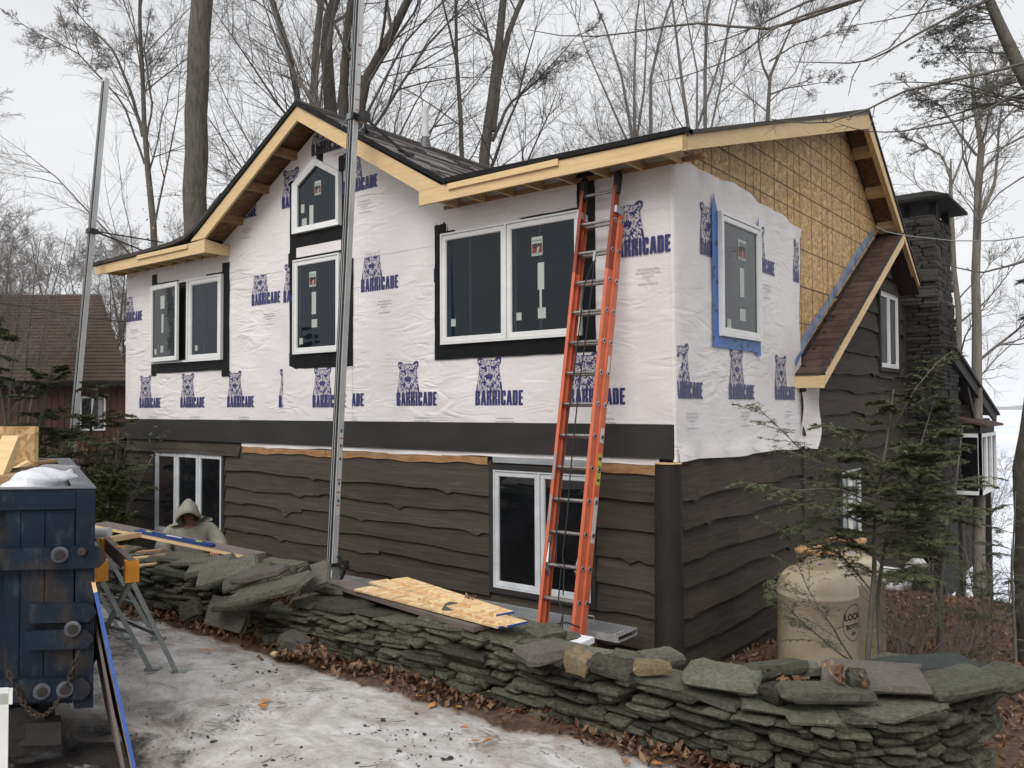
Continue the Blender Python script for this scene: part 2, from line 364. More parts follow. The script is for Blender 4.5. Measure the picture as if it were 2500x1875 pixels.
def foliage(name, a, b, c_):
    n = N(name); c = n.ramp(n.noise(2.4, 4, .7), [(.28, a), (.5, b), (.72, c_)])
    c = n.mix(.5, c, n.ramp(n.noise(28, 2), [(.3, a), (.7, c_)]))
    m_ = n.fin(c, .6, None, 0, .35); n.b.inputs['Subsurface Weight'].default_value = 0; return m_
M['hem'] = foliage('hemlock_needles', (.052, .064, .034), (.094, .108, .054), (.165, .172, .088))
M['hemdark'] = foliage('dark_hemlock_needles', (.042, .052, .030), (.072, .083, .045), (.125, .133, .068))
M['yew'] = foliage('yellow_green_arborvitae', (.032, .045, .012), (.065, .088, .020), (.105, .13, .034))
M['rhodo'] = foliage('rhododendron_leaf', (.03, .045, .02), (.06, .08, .035), (.15, .16, .10))
# leaves
n = N('dead_beech_leaves'); c = n.ramp(n.noise(24, 2, .6), [(.25, (.060, .028, .015)), (.45, (.12, .058, .030)), (.6, (.22, .13, .068)), (.78, (.38, .26, .15))])
M['leaf'] = n.fin(c, .6, None, 0, .4)
n = N('wet_brown_leaves'); c = n.ramp(n.noise(30, 3, .6), [(.25, (.035, .014, .008)), (.55, (.085, .032, .016)), (.8, (.17, .08, .04))])
M['leafwet'] = n.fin(c, .45, None, 0, .5)
M['leafbright'] = simple('orange_leaf', (.55, .24, .07), (.42, .17, .05), 20, .5)
M['soil'] = simple('leafy_soil', (.060, .030, .018), (.024, .014, .010), 22, .8, 40, .9, .03)
M['grit'] = simple('dark_grit', (.022, .021, .020), (.05, .046, .042), 40, .8, 60, .8, .01)
# neighbour house
M['redwood'] = simple('red_brown_siding', (.075, .028, .018), (.045, .018, .012), 4, .7, 12, .3, .01, scale=(5, 5, .4))

# ================================================================== GROUND, LAKE, HILL
def sst(a, b, x): t = np.clip((x-a)/(b-a), 0, 1); return t*t*(3-2*t)
def gz(x, y):
    x = np.asarray(x, float); y = np.asarray(y, float)
    drive = -1.47 - .38*sst(2.3, 3.5, x)*sst(-5.2, -3.6, y)
    drive = drive - .13*np.exp(-((x+.55)**2+(y+5.75)**2)/(2*.42**2))
    s = sst(-3.55, -1.4, y)
    z = drive*(1-s) + (-2.42)*s
    z = z - .055*np.clip(y, 0, 8)
    z = z - .36*np.clip(y-7.5, 0, 20)*sst(-30, -14, x)
    z = z - .10*np.clip(y-9, 0, 60)*(1-sst(-30, -14, x))
    z = z + .012*np.sin(x*3.1+y*1.7)*np.cos(y*2.3-x) + .02*np.sin(x*.9+2)*np.cos(y*.8)
    return np.maximum(z, -9.6)
def gzf(x, y): return float(gz(x, y))
def grid_axis(pts):
    out = []
    for a, b, st in pts: out += list(np.arange(a, b, st))
    return np.array(out)
gx = grid_axis([(-400, -60, 34), (-60, -10, 2.0), (-10, 6, .12), (6, 30, 1.5), (30, 420, 39)])
gy = grid_axis([(-160, -20, 14), (-20, -9, 1.0), (-9, -2, .1), (-2, 14, .5), (14, 60, 1.6)])
XX, YY = np.meshgrid(gx, gy); ZZ = gz(XX, YY)
nearm = sst(-10, -8, XX)*sst(7, 5, XX)*sst(-9.5, -8, YY)*sst(-3.0, -3.8, YY)
for kx, ky, am in ((7.3, 5.1, .006), (13.1, -9.7, .004), (-21, 17, .003), (2.7, 3.9, .010)):
    ZZ = ZZ + nearm*am*np.sin(XX*kx+YY*ky+kx)*np.cos(YY*kx*.7-XX*ky*.6)
V = np.stack([XX.ravel(), YY.ravel(), ZZ.ravel()], 1); nx, ny = len(gx), len(gy)
i = np.arange(nx-1); j = np.arange(ny-1); I, J = np.meshgrid(i, j); a = (J*nx+I).ravel()
Fq = np.stack([a, a+1, a+nx+1, a+nx], 1)
n = N('icy_driveway_and_leaf_litter'); v = n.pos()
big = n.noise(.9, 5, .6, v, .8); med = n.noise(3.4, 7, .68, n.pos((1, 1.5, 1)), .5); fine = n.noise(17, 6, .72); gr = n.noise(46, 5, .75)
ice = n.ramp(med, [(.26, (.34, .315, .285)), (.42, (.44, .415, .39)), (.54, (.55, .53, .51)), (.70, (.70, .695, .69))])
ice = n.mix(n.ramp(n.noise(2.1, 5, .65, n.pos((1.2, 1, 1)), 1.0), [(.50, (0, 0, 0)), (.66, (.55, .55, .55))]), ice, (.26, .18, .15))
ice = n.mix(n.ramp(fine, [(.34, (.5, .5, .5)), (.45, (0, 0, 0))]), ice, (.26, .22, .195))
grit = n.math('MULTIPLY', n.ramp(n.noise(30, 5, .78), [(.60, (0, 0, 0)), (.64, (1, 1, 1))]), n.ramp(n.noise(1.3, 4, .6), [(.46, (0, 0, 0)), (.6, (1, 1, 1))]))
ice = n.mix(grit, ice, (.045, .040, .036))
wet_shade = n.ramp(n.noise(5, 4), [(.3, (.018, .017, .016)), (.7, (.055, .05, .046))])
sx = n.new('ShaderNodeSeparateXYZ'); n.lk(n.geo.outputs['Position'], sx.inputs[0])
# meltwater and the container's shadow, painted together into the ice colour
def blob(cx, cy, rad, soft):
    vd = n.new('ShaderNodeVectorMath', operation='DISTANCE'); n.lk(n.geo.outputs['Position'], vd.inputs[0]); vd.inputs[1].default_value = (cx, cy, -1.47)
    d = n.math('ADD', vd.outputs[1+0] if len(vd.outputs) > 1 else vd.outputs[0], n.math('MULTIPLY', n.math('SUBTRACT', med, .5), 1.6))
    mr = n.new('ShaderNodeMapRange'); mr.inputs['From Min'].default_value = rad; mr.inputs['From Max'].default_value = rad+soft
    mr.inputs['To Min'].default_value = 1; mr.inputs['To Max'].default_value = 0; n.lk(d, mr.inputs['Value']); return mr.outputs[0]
THAW_SHADE = [at(120, 1840, Z=-1.47), at(330, 1560, Z=-1.47), at(270, 1720, Z=-1.47), at(20, 1600, Z=-1.47)]
pm = blob(THAW_SHADE[0].x, THAW_SHADE[0].y, .3, .3)
pm = n.math('MAXIMUM', pm, n.math('MULTIPLY', blob(THAW_SHADE[2].x, THAW_SHADE[2].y, .12, .4), .4))
pm = n.math('MAXIMUM', pm, n.math('MULTIPLY', blob(THAW_SHADE[3].x, THAW_SHADE[3].y, .5, .4), 1.0))
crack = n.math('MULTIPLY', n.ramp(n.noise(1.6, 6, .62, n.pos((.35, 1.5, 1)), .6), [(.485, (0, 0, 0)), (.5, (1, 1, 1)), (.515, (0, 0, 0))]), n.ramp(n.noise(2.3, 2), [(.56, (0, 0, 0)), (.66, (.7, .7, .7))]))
ice = n.mix(n.math('MAXIMUM', pm, crack), ice, wet_shade)
ys = n.math('ADD', sx.outputs['Y'], n.math('MULTIPLY', n.math('SUBTRACT', med, .5), .35))
mr = n.new('ShaderNodeMapRange'); mr.inputs['From Min'].default_value = -3.86; mr.inputs['From Max'].default_value = -3.79; n.lk(ys, mr.inputs['Value'])
lit = n.ramp(n.noise(20, 4, .7), [(.3, (.035, .017, .010)), (.5, (.085, .045, .026)), (.7, (.17, .10, .055))])
xr = n.math('ADD', sx.outputs['X'], n.math('MULTIPLY', n.math('SUBTRACT', med, .5), .8))
mr2 = n.new('ShaderNodeMapRange'); mr2.inputs['From Min'].default_value = 3.3; mr2.inputs['From Max'].default_value = 3.6; n.lk(xr, mr2.inputs['Value'])
msk = n.math('MAXIMUM', mr.outputs[0], mr2.outputs[0])
ms2 = n.math('LESS_THAN', sx.outputs['X'], -13.0); msk = n.math('MAXIMUM', msk, ms2)
col = n.mix(msk, ice, lit)
rg = n.mix(msk, n.ramp(med, [(.35, (.18,)*3), (.6, (.42,)*3)]), (.8, .8, .8))
nb = n.bump(med, .25, .035); nb = n.bump(fine, .45, .014, nb); nb = n.bump(gr, .4, .006, nb)
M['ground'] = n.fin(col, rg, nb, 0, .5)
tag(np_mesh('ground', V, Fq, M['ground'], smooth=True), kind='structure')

n = N('snow_covered_lake_ice'); c = n.ramp(n.noise(.03, 4, .5, n.pos((.3, 1, 1))), [(.4, (.66, .69, .76)), (.6, (.80, .82, .86))])
M['lake'] = n.fin(c, .7)
tag(MB().add([(-2500, 14, -8), (2600, 14, -8), (2600, 3300, -8), (-2500, 3300, -8)], [(0, 1, 2, 3)]).build('lake_ice', M['lake']), kind='structure')
# far wooded shore
hv, hf = [], []
ns = 120
cdir = Vector((_f.x, _f.y, 0)).normalized(); crt = Vector((_r.x, _r.y, 0)).normalized()
for k in range(ns+1):
    lat = -1600 + 4300*k/ns
    h = 26 + 14*math.sin(lat/310+.8) + 8*math.sin(lat/97) + 3*math.sin(lat/31) + 26*float(sst(1000, 1500, lat))
    b = Vector((CAM.x, CAM.y, 0)) + cdir*1660 + crt*lat
    for dd, zz in ((0, -8.5), (70, h*.55-8), (190, h-8), (420, -9)):
        q = b + cdir*(dd + 12*math.sin(lat/40)); hv.append((q.x, q.y, zz))
for k in range(ns):
    for j_ in range(3): hf.append((k*4+j_, (k+1)*4+j_, (k+1)*4+j_+1, k*4+j_+1))
M['hill'] = simple('leafless_forest', (.085, .075, .07), (.05, .045, .045), .05, .95)
tag(MB().add(hv, hf).build('far_hills', M['hill'], smooth=True), kind='structure')

# ================================================================== HOUSE
L = -10.43
house = empty('house', (L/2, 4, -2.42), 'two storey lakeside house with white printed house wrap above dark brown wavy board siding', 'house')
H = house
def part(mb, name, mat, parent=None, **k): return mb.build(name, mat, parent or H, **k)
# --- frame walls (solid body behind the claddings)
body = MB()
def rz_main(y): return 2.50 + .313*(y+.4) if y < 5.44 else 4.328 - .708*(y-5.44)
prof = [(0.02, -2.6), (8.7, -2.6), (8.7, 1.9), (5.44, 4.2), (.02, 2.5)]
body.prism([(L+.02, y, z) for y, z in prof], (-L-.04, 0, 0))
part(body, 'wall', M['siding'])
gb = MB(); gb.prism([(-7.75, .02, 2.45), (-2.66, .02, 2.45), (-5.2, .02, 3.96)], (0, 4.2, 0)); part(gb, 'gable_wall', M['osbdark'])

# --- wavy-edged siding boards
def noise1(seed):
    ph = [rd(0, 6.28) for _ in range(5)]; rs = random.Random(seed)
    def f(x): return .5*math.sin(x*2.3+ph[0]) + .3*math.sin(x*5.1+ph[1]) + .14*math.sin(x*9.7+ph[2])*max(0, math.sin(x*1.3+ph[3]))
    return f
def wavy_board(O, U, Nn, a, b, zb, zt, amp=.018, drips=0, flat_bottom=False, parent=None, step=.09, tilt=.034, slope=0.0):
    """board on wall through O, running along U from a to b, proud along Nn"""
    O, U, Nn = Vector(O), Vector(U), Vector(Nn)
    f = noise1(a); cols = max(2, int((b-a)/step)); dr = [(rd(a, b), rd(.05, .13), rd(.03, .065)) for _ in range(drips)]
    v, fs = [], []
    for i_ in range(cols+1):
        s_ = a + (b-a)*i_/cols
        z = zb + (0 if flat_bottom else amp*f(s_)) + slope*(s_-(a+b)/2)
        if not flat_bottom:
            for c_, w_, d_ in dr:
                t = (s_-c_)/w_
                if abs(t) < 1.6: z -= d_*max(0, 1-abs(t))**1.3
        ztt = zt
        p = O + U*s_
        v += [p + Nn*.006 + Vector((0, 0, ztt)), p + Nn*(tilt) + Vector((0, 0, z)), p + Nn*(tilt-.006) + Vector((0, 0, z-.004)), p + Nn*.0 + Vector((0, 0, z+.004))]
    for i_ in range(cols):
        q = i_*4
        for k in range(3): fs.append((q+k, q+k+1, q+4+k+1, q+4+k))
    e = cols*4; fs += [(0, 3, 2, 1), (e, e+1, e+2, e+3)]
    mb = MB(); mb.add(v, fs); return mb.build('siding_board', M['siding'], parent or H)
FO, FU, FN = (0, 0, 0), (1, 0, 0), (0, -1, 0)
SO, SU, SN = (0, 0, 0), (0, 1, 0), (1, 0, 0)
def rows(O, U, Nn, a, b, zs, ztop, holes, splits=.5, drips=0, amp=.026, slope=0.0):
    """zs bottoms from top to bottom; holes = [(a, b, z1, z2)] openings with casing"""
    zt = ztop
    for zb in zs:
        cuts = [(a, b, zb, zt, False)]
        for (ha, hb, z1, z2) in holes:
            nc = []
            for (p, q, lo, hi, fl) in cuts:
                if hb <= p or ha >= q or z1 >= hi or z2 <= lo: nc.append((p, q, lo, hi, fl)); continue
                if ha > p: nc.append((p, ha, lo, hi, fl))
                if hb < q: nc.append((hb, q, lo, hi, fl))
                if hi > z2 + .03: nc.append((max(p, ha), min(q, hb), z2, hi, True))
                if lo < z1 - .03: nc.append((max(p, ha), min(q, hb), lo, z1, fl))
            cuts = nc
        for (p, q, lo, hi, fl) in cuts:
            segs = [(p, q)]
            if q-p > 3 and random.random() < splits:
                c_ = rd(p+1, q-1); segs = [(p, c_-.0015), (c_+.0015, q)]
            for s0, s1 in segs:
                wavy_board(O, U, Nn, s0, s1, lo, hi+.035 if not fl and hi == zt else hi, amp, drips if random.random() < .75 else 0, fl, slope=slope, tilt=.052+rd(-.006, .010))
        zt = zb
ll = (-9.38, -7.47, -1.82, -.52); lr = (-2.207, -.92, -1.82, -.515)
cas = .055
def hole(w, c=cas): return (w[0]-c, w[1]+c, w[2]-c, w[3]+c)
rows(FO, FU, FN, -10.38, -7.40, [-.77, -1.046, -1.342, -1.623, -1.9, -2.2, -2.5], -.525, [hole(ll)], 0, 1)
wavy_board(FO, FU, FN, -10.36, -7.03, -.529, -.34, .008, 0, tilt=.075)
rows(FO, FU, FN, -7.40, -2.265, [-.768, -1.002, -1.223, -1.433, -1.638, -1.895, -2.15, -2.45], -.455, [hole(lr)], .9, 3, slope=-.012)
rows(FO, FU, FN, -2.262, -.08, [-.749, -1.053, -1.336, -1.589, -1.86, -2.16, -2.45], -.49, [hole(lr)], 0, 2, slope=-.02)
rows(SO, SU, SN, .06, 3.40, [-.71, -1.0, -1.298, -1.557, -1.837, -2.134, -2.40, -2.65], -.385, [], .7, 1, .03)
# gable wall of the old cottage beyond
def brown_top(y): return .47 + .586*(y-3.33) if y < 7.4 else 2.86 - .708*(y-7.4)
gwin = (7.12, 8.26, .80, 2.06)
zt = 3.0
zrow = [2.62, 2.30, 1.98, 1.68, 1.38, .98, .647, .386, .056, -.204, -.462, -.75, -1.05, -1.35, -1.65, -1.95, -2.3, -2.7]
lowwin = (4.95, 5.9, -1.75, -.75)
for zb in zrow:
    mid = (zb+zt)/2
    y0 = 3.47 if mid < .47 else 3.33 + (mid-.47)/.586
    y1 = 8.74 if mid < 1.9 else min(8.74, 7.4 + (2.86-mid)/.708)
    if y1 - y0 > .3:
        hs_ = [hole(gwin), hole(lowwin)]
        cuts = [(y0, y1, zb, zt, False)]
        for (ha, hb, z1, z2) in hs_:
            nc = []
            for (p, q, lo, hi, fl) in cuts:
                if hb <= p or ha >= q or z1 >= hi or z2 <= lo: nc.append((p, q, lo, hi, fl)); continue
                if ha > p: nc.append((p, ha, lo, hi, fl))
                if hb < q: nc.append((hb, q, lo, hi, fl))
                if hi > z2+.03: nc.append((max(p, ha), min(q, hb), z2, hi, True))
                if lo < z1-.03: nc.append((max(p, ha), min(q, hb), lo, z1, fl))
            cuts = nc
        for (p, q, lo, hi, fl) in cuts:
            if q-p > .05: wavy_board((0, 0, 0), SU, SN, p, q, lo, hi+(.03 if not fl and hi == zt else 0), .045, 1, fl, step=.08, tilt=.05)
    zt = zb
part(MB().box(-.03, .062, 3.40, 3.468, -2.6, -.34), 'corner_trim', M['band'])
part(MB().box(.004, .07, 8.70, 8.80, -2.6, 1.9), 'corner_trim', M['band'])

# --- band board, strips under it
for a_, b_ in ((L-.03, -6.201), (-6.199, .002)):
    part(MB().box(a_, b_, -.055, -.004, -.33, 0.0), 'band_board', M['band'])
mbb = MB(); pts = [(-6.99+i_*.12) for i_ in range(int(6.9/.12)+1)]
v = []; 
for x in pts: v += [(x, -.03, -.325), (x, -.034-.006*math.sin(x*5), -.385+.010*math.sin(x*2.2)+.006*math.sin(x*7))]
mbb.add(v, [(2*i_, 2*i_+1, 2*i_+3, 2*i_+2) for i_ in range(len(pts)-1)]); part(mbb, 'wrap_edge_strip', M['wrap'])
for a_, b_ in ((-6.98, -5.1), (-5.09, -2.3), (-.90, -.12)):
    nn_ = int((b_-a_)/.15)+2; v = []
    for i_ in range(nn_):
        x = a_+(b_-a_)*i_/(nn_-1); t_ = -.385 if a_ < -2 else -.395
        v += [(x, -.030, t_), (x, -.034, -.470+.012*math.sin(x*4.1)+.008*math.sin(x*11) - (.01 if a_ > -2 else 0))]
    part(MB().add(v, [(2*i_, 2*i_+1, 2*i_+3, 2*i_+2) for i_ in range(nn_-1)]), 'bare_wood_strip', M['rawwood'])
part(MB().box(-2.21, -.94, -.050, -.036, -.440, -.375), 'metal_flashing', M['alu'])
# corner posts
lp = MB(); lp.tube([(-.035, -.075, -2.6), (-.03, -.08, -1.4), (-.028, -.075, -.37)], [.142, .136, .128], 20); part(lp, 'log_post', M['log'], smooth=False)
part(MB().lathe((-.028, -.085, -.369), [(.134, 0), (.130, .006)], 20), 'log_end', M['logcut'])
part(MB().obox((L-.03, -.05, -1.45), (.055, 0, 0), (0, .055, 0), (0, 0, 1.11)), 'corner_post', M['log'])
part(MB().obox((L-.03, -.05, -.336), (.054, 0, 0), (0, .054, 0), (0, 0, .003)), 'post_end', M['logcut'])

# --- house wrap sheets (displaced, wrinkled)
def wrinkle(x, z, k=0.0):
    m = .5+.5*np.sin(x*.9+z*1.3+k); m2 = np.clip(np.sin(x*1.6-z*.8+2), 0, 1)
    return (.005*np.sin(x*1.1+z*1.7+k) + .003*np.sin(2.6*(x*.8+z*1.1)+1.1*np.sin(z*1.4+k)) + .0028*m*np.sin(9*(x*.45+z*.9)+1.2*np.sin(x*.9+k))
            + .0013*m2*np.sin(19*(x*.45-z*.9)+1.4*np.sin(z*1.5+x)))
def sheet(name, inside, a0, a1, z0, z1, step, tofun, mat=None, off=.006, amp=1.0, parent=None):
    na, nz = int((a1-a0)/step)+1, int((z1-z0)/step)+1
    A, Z = np.meshgrid(np.linspace(a0, a1, na), np.linspace(z0, z1, nz)); W = np.maximum(off + .004 + amp*wrinkle(A, Z), off-.004)
    Pv = tofun(A.ravel(), Z.ravel(), W.ravel())
    II, JJ = np.meshgrid(np.arange(na-1), np.arange(nz-1)); q = (JJ*na+II).ravel(); Fq = np.stack([q, q+1, q+na+1, q+na], 1)
    ca = (A.ravel()[Fq].mean(1)); cz = (Z.ravel()[Fq].mean(1)); Fq = Fq[inside(ca, cz)]
    used = np.unique(Fq); rm = np.full(len(Pv), -1); rm[used] = np.arange(len(used))
    return np_mesh(name, Pv[used], rm[Fq], mat or M['wrap'], parent or H, smooth=True)
front = lambda a_, z_, w_: np.stack([a_, -w_, z_], 1)
side_ = lambda a_, z_, w_: np.stack([w_, a_, z_], 1)
def gtop(x): return np.maximum(2.62, np.where(np.abs(x+5.2) < 2.6, 4.02-.576*np.abs(x+5.2), 0))
# gable part is trimmed to the roof slope with a skewed grid
def sheet_gable(x0, x1, zb, step=.045, off=.006):
    na = int((x1-x0)/step)+1; nz = 44
    A = np.linspace(x0, x1, na)[None, :].repeat(nz, 0); T = np.linspace(0, 1, nz)[:, None]
    Z = zb + (gtop(A)-zb)*T; W = np.maximum(off+.004+wrinkle(A, Z), off-.004)
    Pv = front(A.ravel(), Z.ravel(), W.ravel()); II, JJ = np.meshgrid(np.arange(na-1), np.arange(nz-1)); q = (JJ*na+II).ravel()
    return np_mesh('house_wrap', Pv, np.stack([q, q+1, q+na+1, q+na], 1), M['wrap'], H, smooth=True)
wrapA = sheet('house_wrap', lambda a_, z_: a_ > -99, L-.012, -6.02, .001, 2.13, .045, front)
wrapB = sheet('house_wrap', lambda a_, z_: a_ > -99, -6.03, -4.58, .001, 2.11, .045, front, off=.012)
wrapC = sheet('house_wrap', lambda a_, z_: a_ > -99, -4.60, -.002, .001, 2.12, .045, front, off=.007)
wrapD = sheet_gable(L-.012, -.001, 2.10, off=.0105)
def stop_(y): return 2.57 + .03*np.sin(y*2.4) - .25*sst(3.3, 3.5, y)
na, nz = 80, 66
A = np.linspace(.004, 3.47, na)[None, :].repeat(nz, 0); T = np.linspace(0, 1, nz)[:, None]
ztp = 2.53 + .06*np.sin(A*1.3)*1 + .02*np.sin(A*5.1); zbt = -.36+.03*T*0 + .012*np.sin(A*3.3)
Z = zbt + (ztp-zbt)*T; W = .010 + 1.5*np.abs(wrinkle(A, Z, 2)) + .05*sst(.22, 0, Z+.36)*np.abs(np.sin(A*4.5+1)) + .03*sst(.2, 0, ztp-Z)*np.abs(np.sin(A*6))
A2 = A + (.03*np.sin(Z*3.7)+.10*sst(.4, -.1, Z))*sst(3.0, 3.47, A)
II, JJ = np.meshgrid(np.arange(na-1), np.arange(nz-1)); q = (JJ*na+II).ravel()
wrapS = np_mesh('house_wrap', side_(A2.ravel(), Z.ravel(), W.ravel()), np.stack([q, q+1, q+na+1, q+na], 1), M['wrap'], H, smooth=True)
# rounded corner strip and loose flap
cs = MB(); zz_ = np.linspace(-.36, 2.50, 40); v = []
for z in zz_:
    w = .006*math.sin(z*9)+.004*math.sin(z*23)
    zq = max(z, .0) if False else z
    v += [(-.022 if z > .01 else -.012, -.016-w*.3 if z > .01 else -.010, z), (.0+w*.2, -.022 if z > .01 else -.012, z), (.022, .0, z), (.020+w*.4, .12, z)]
cs.add(v, [(i_*4+k, i_*4+k+1, (i_+1)*4+k+1, (i_+1)*4+k) for i_ in range(len(zz_)-1) for k in range(3)])
part(cs, 'corner_wrap', M['wrap'], smooth=True)
fl = MB(); zz_ = np.linspace(-.36, .46, 14); v = []
for i_, z in enumerate(zz_):
    w_ = .20 + .12*math.sin(math.pi*(z+.36)/.82*.9) ; 
    for k in range(5):
        t = k/4; v.append((.035+.13*t*t+.02*math.sin(z*9+t*3), 3.44+w_*t, z+.02*math.sin(t*5)))
fl.add(v, [(i_*5+k, i_*5+k+1, (i_+1)*5+k+1, (i_+1)*5+k) for i_ in range(len(zz_)-1) for k in range(4)])
part(fl, 'loose_wrap_flap', M['wrap'], smooth=True)

# --- OSB sheathing panels on the upper side wall
def upper_line(y): return 2.545 + .313*(y+.4)-.05 if y < 5.44 else 4.328 - .708*(y-5.44)-.02
def lower_line(y): return max(2.30 if y < 3.44 else -9, .72 + .586*(y-3.3) if y > 3.3 else -9, .6)
def osb_panel(y0, y1, z0, z1):
    g = .002; y0 += g; y1 -= g; z0 += g; z1 -= g
    ys_ = sorted(set([y0, y1] + [y for y in (3.44, 3.4401, 5.44) if y0 < y < y1] + [y0+(y1-y0)*k/6 for k in range(1, 6)]))
    low = [(y, min(max(z0, lower_line(y)), z1)) for y in ys_]; up = [(y, max(min(z1, upper_line(y)), z0)) for y in ys_]
    mb = MB(); 
    for i_ in range(len(ys_)-1):
        (a_, l0), (b_, l1), (_, u0), (_, u1) = low[i_], low[i_+1], up[i_], up[i_+1]
        if u0-l0 < .004 and u1-l1 < .004: continue
        u0 = max(u0, l0+.001); u1 = max(u1, l1+.001)
        mb.prism([(-.002, a_, l0), (-.002, b_, l1), (-.002, b_, u1), (-.002, a_, u0)], (.010, 0, 0))
    if mb.v: part(mb, 'sheathing_panel', M['osb'])
for zr in ((.6, 1.71), (1.71, 2.93), (2.93, 4.3)):
    for k in range(7):
        a_ = -.02 + 1.22*k if k else .0
        osb_panel(max(0, -.02+1.22*k), min(7.6, -.02+1.22*(k+1)), *zr)
tp = MB(); q = [(3.25, .70), (3.627, .99), (4.278, 1.40), (5.3, 2.00), (6.143, 2.50), (6.95, 2.97)]
v = []
for i_, (y, z) in enumerate(q):
    w_ = .085+.04*math.sin(i_*2.1); v += [(.012, y-.04, z+w_), (.022, y+.02, z-.03)]
tp.add(v, [(2*i_, 2*i_+1, 2*i_+3, 2*i_+2) for i_ in range(len(q)-1)]); part(tp, 'roof_wall_tape', M['greytape'])

# --- roofs
OV, XR, XL = -.40, .366, -10.70
th = .045
rt = lambda y: 2.655 + .3135*(y+.4)
YR, ZR = 5.44, 2.655+.3135*5.84
mr_ = MB()
mr_.prism([(0, OV-.02, rt(OV-.02)-th), (0, YR, ZR-th), (0, YR, ZR), (0, OV-.02, rt(OV-.02))], (XR+.02, 0, 0))
# split so that the front gable interrupts the eave
mr_.v = []; mr_.f = []; mr_.m = []
def slab(xa, xb, p, q, th_=th):
    """roof slab between lines p=(y,z) and q=(y,z) from xa to xb"""
    mr_.prism([(xa, p[0], p[1]-th_), (xa, q[0], q[1]-th_), (xa, q[0], q[1]), (xa, p[0], p[1])], (xb-xa, 0, 0))
slab(-2.62, XR+.02, (OV-.03, rt(OV-.03)), (YR, ZR)); slab(XL, -7.72, (OV-.03, rt(OV-.03)), (YR, ZR)); slab(-7.72, -2.62, (.9, rt(.9)), (YR, ZR))
slab(XL, XR+.02, (YR+.001, ZR), (8.47, ZR-.708*(8.47-YR)))
mainroof = part(mr_, 'roof', M['shgrey'])
# soffit sheathing, seen from below
so = MB()
for xa, xb in ((-2.7, XR-.02), (XL+.02, -7.6)):
    so.add([(xa, OV+.01, rt(OV)-th-.004), (xb, OV+.01, rt(OV)-th-.004), (xb, .05, rt(.05)-th-.004), (xa, .05, rt(.05)-th-.004)], [(0, 3, 2, 1)])
so.add([(.0, .0, rt(0)-th-.004), (XR-.02, .0, rt(0)-th-.004), (XR-.02, YR, ZR-th-.004), (0, YR, ZR-th-.004)], [(0, 3, 2, 1)])
zb_ = ZR-.708*(8.45-YR)
so.add([(.0, YR, ZR-th-.004), (XR-.02, YR, ZR-th-.004), (XR-.02, 8.45, zb_-th-.004), (0, 8.45, zb_-th-.004)], [(0, 3, 2, 1)])
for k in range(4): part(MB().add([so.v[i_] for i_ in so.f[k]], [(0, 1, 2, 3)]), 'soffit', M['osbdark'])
# fascia boards (front eave), left and right of the gable
def fascia(pts4, off, mat=None, name='fascia_board'): return part(MB().prism(pts4, off), name, mat or M['pine'])
fascia([(-2.97, OV-.036, 2.475), (XR, OV-.036, 2.475), (XR, OV-.036, 2.612), (-2.97, OV-.036, 2.660)], (0, .036, 0))
fascia([(XL, OV-.036, 2.46), (-7.345, OV-.036, 2.46), (-7.345, OV-.036, 2.655), (-7.70, OV-.036, 2.64), (XL, OV-.036, 2.610)], (0, .036, 0))
for a_, b_, z in ((-2.50, -1.02, 2.60), (-9.25, -7.78, 2.585)):
    fascia([(a_, OV-.062, z-.02), (b_, OV-.062, z-.02), (b_, OV-.062, z+.045), (a_, OV-.062, z+.045)], (0, .024, 0), name='furring_strip')
fascia([(-7.345, OV+.002, 2.46), (-7.345, -.02, 2.46), (-7.345, -.02, 2.60), (-7.345, OV+.002, 2.655)], (-.036, 0, 0), name='eave_return')
# gable rake boards
PKX, PKZ = -5.195, 4.129
def rakeboard(P, Q, dz, yf, t_=.036, name='rake_board'):
    return part(MB().prism([(P[0], yf, P[1]), (Q[0], yf, Q[1]), (Q[0], yf, Q[1]-dz), (P[0], yf, P[1]-dz)], (0, t_, 0)), name, M['pine'])
part(MB().prism([(PKX-.002, OV-.038, PKZ), (-7.72, OV-.038, 2.665), (-7.345, OV-.038, 2.668), (PKX-.002, OV-.038, PKZ-.190)], (0, .036, 0)), 'rake_board', M['pine'])
part(MB().prism([(PKX+.001, OV-.038, PKZ), (-2.60, OV-.038, 2.642), (-2.97, OV-.038, 2.642), (PKX+.001, OV-.038, PKZ-.190)], (0, .036, 0)), 'rake_board', M['pine'])
gr = MB()
ridge_y = 4.75
tz = .072
# right slope with valley, left slope with valley
def vy(z): return (z-2.655)/.3135-.4
ZP = PKZ+tz
gr.prism([(PKX, OV-.06, ZP), (-2.56, OV-.06, 2.700), (-2.56, .0, 2.70), (PKX, vy(ZP), ZP)], (0, 0, -.05))
gr.prism([(PKX, OV-.06, ZP), (PKX, vy(ZP), ZP), (-7.80, .0, 2.735), (-7.80, OV-.06, 2.735)], (0, 0, -.05))
gableroof = part(gr, 'gable_roof', M['drip'])
# flared shingle edge running from the gable rake to the left eave
fe = MB(); q = [(-6.9, 3.24), (-7.3, 3.01), (-7.6, 2.845), (-7.85, 2.755), (-8.2, 2.715), (-8.8, 2.69), (-9.6, 2.675), (-10.72, 2.665)]
v = []
for x, z in q: v += [(x, OV-.07, z+.012), (x, OV-.07, z-.045), (x, .6, z-.02), (x, .6, z+.20)]
fe.add(v, [(i_*4+k, i_*4+(k+1) % 4, (i_+1)*4+(k+1) % 4, (i_+1)*4+k) for i_ in range(len(q)-1) for k in range(4)]); part(fe, 'shingle_edge', M['shgrey'])
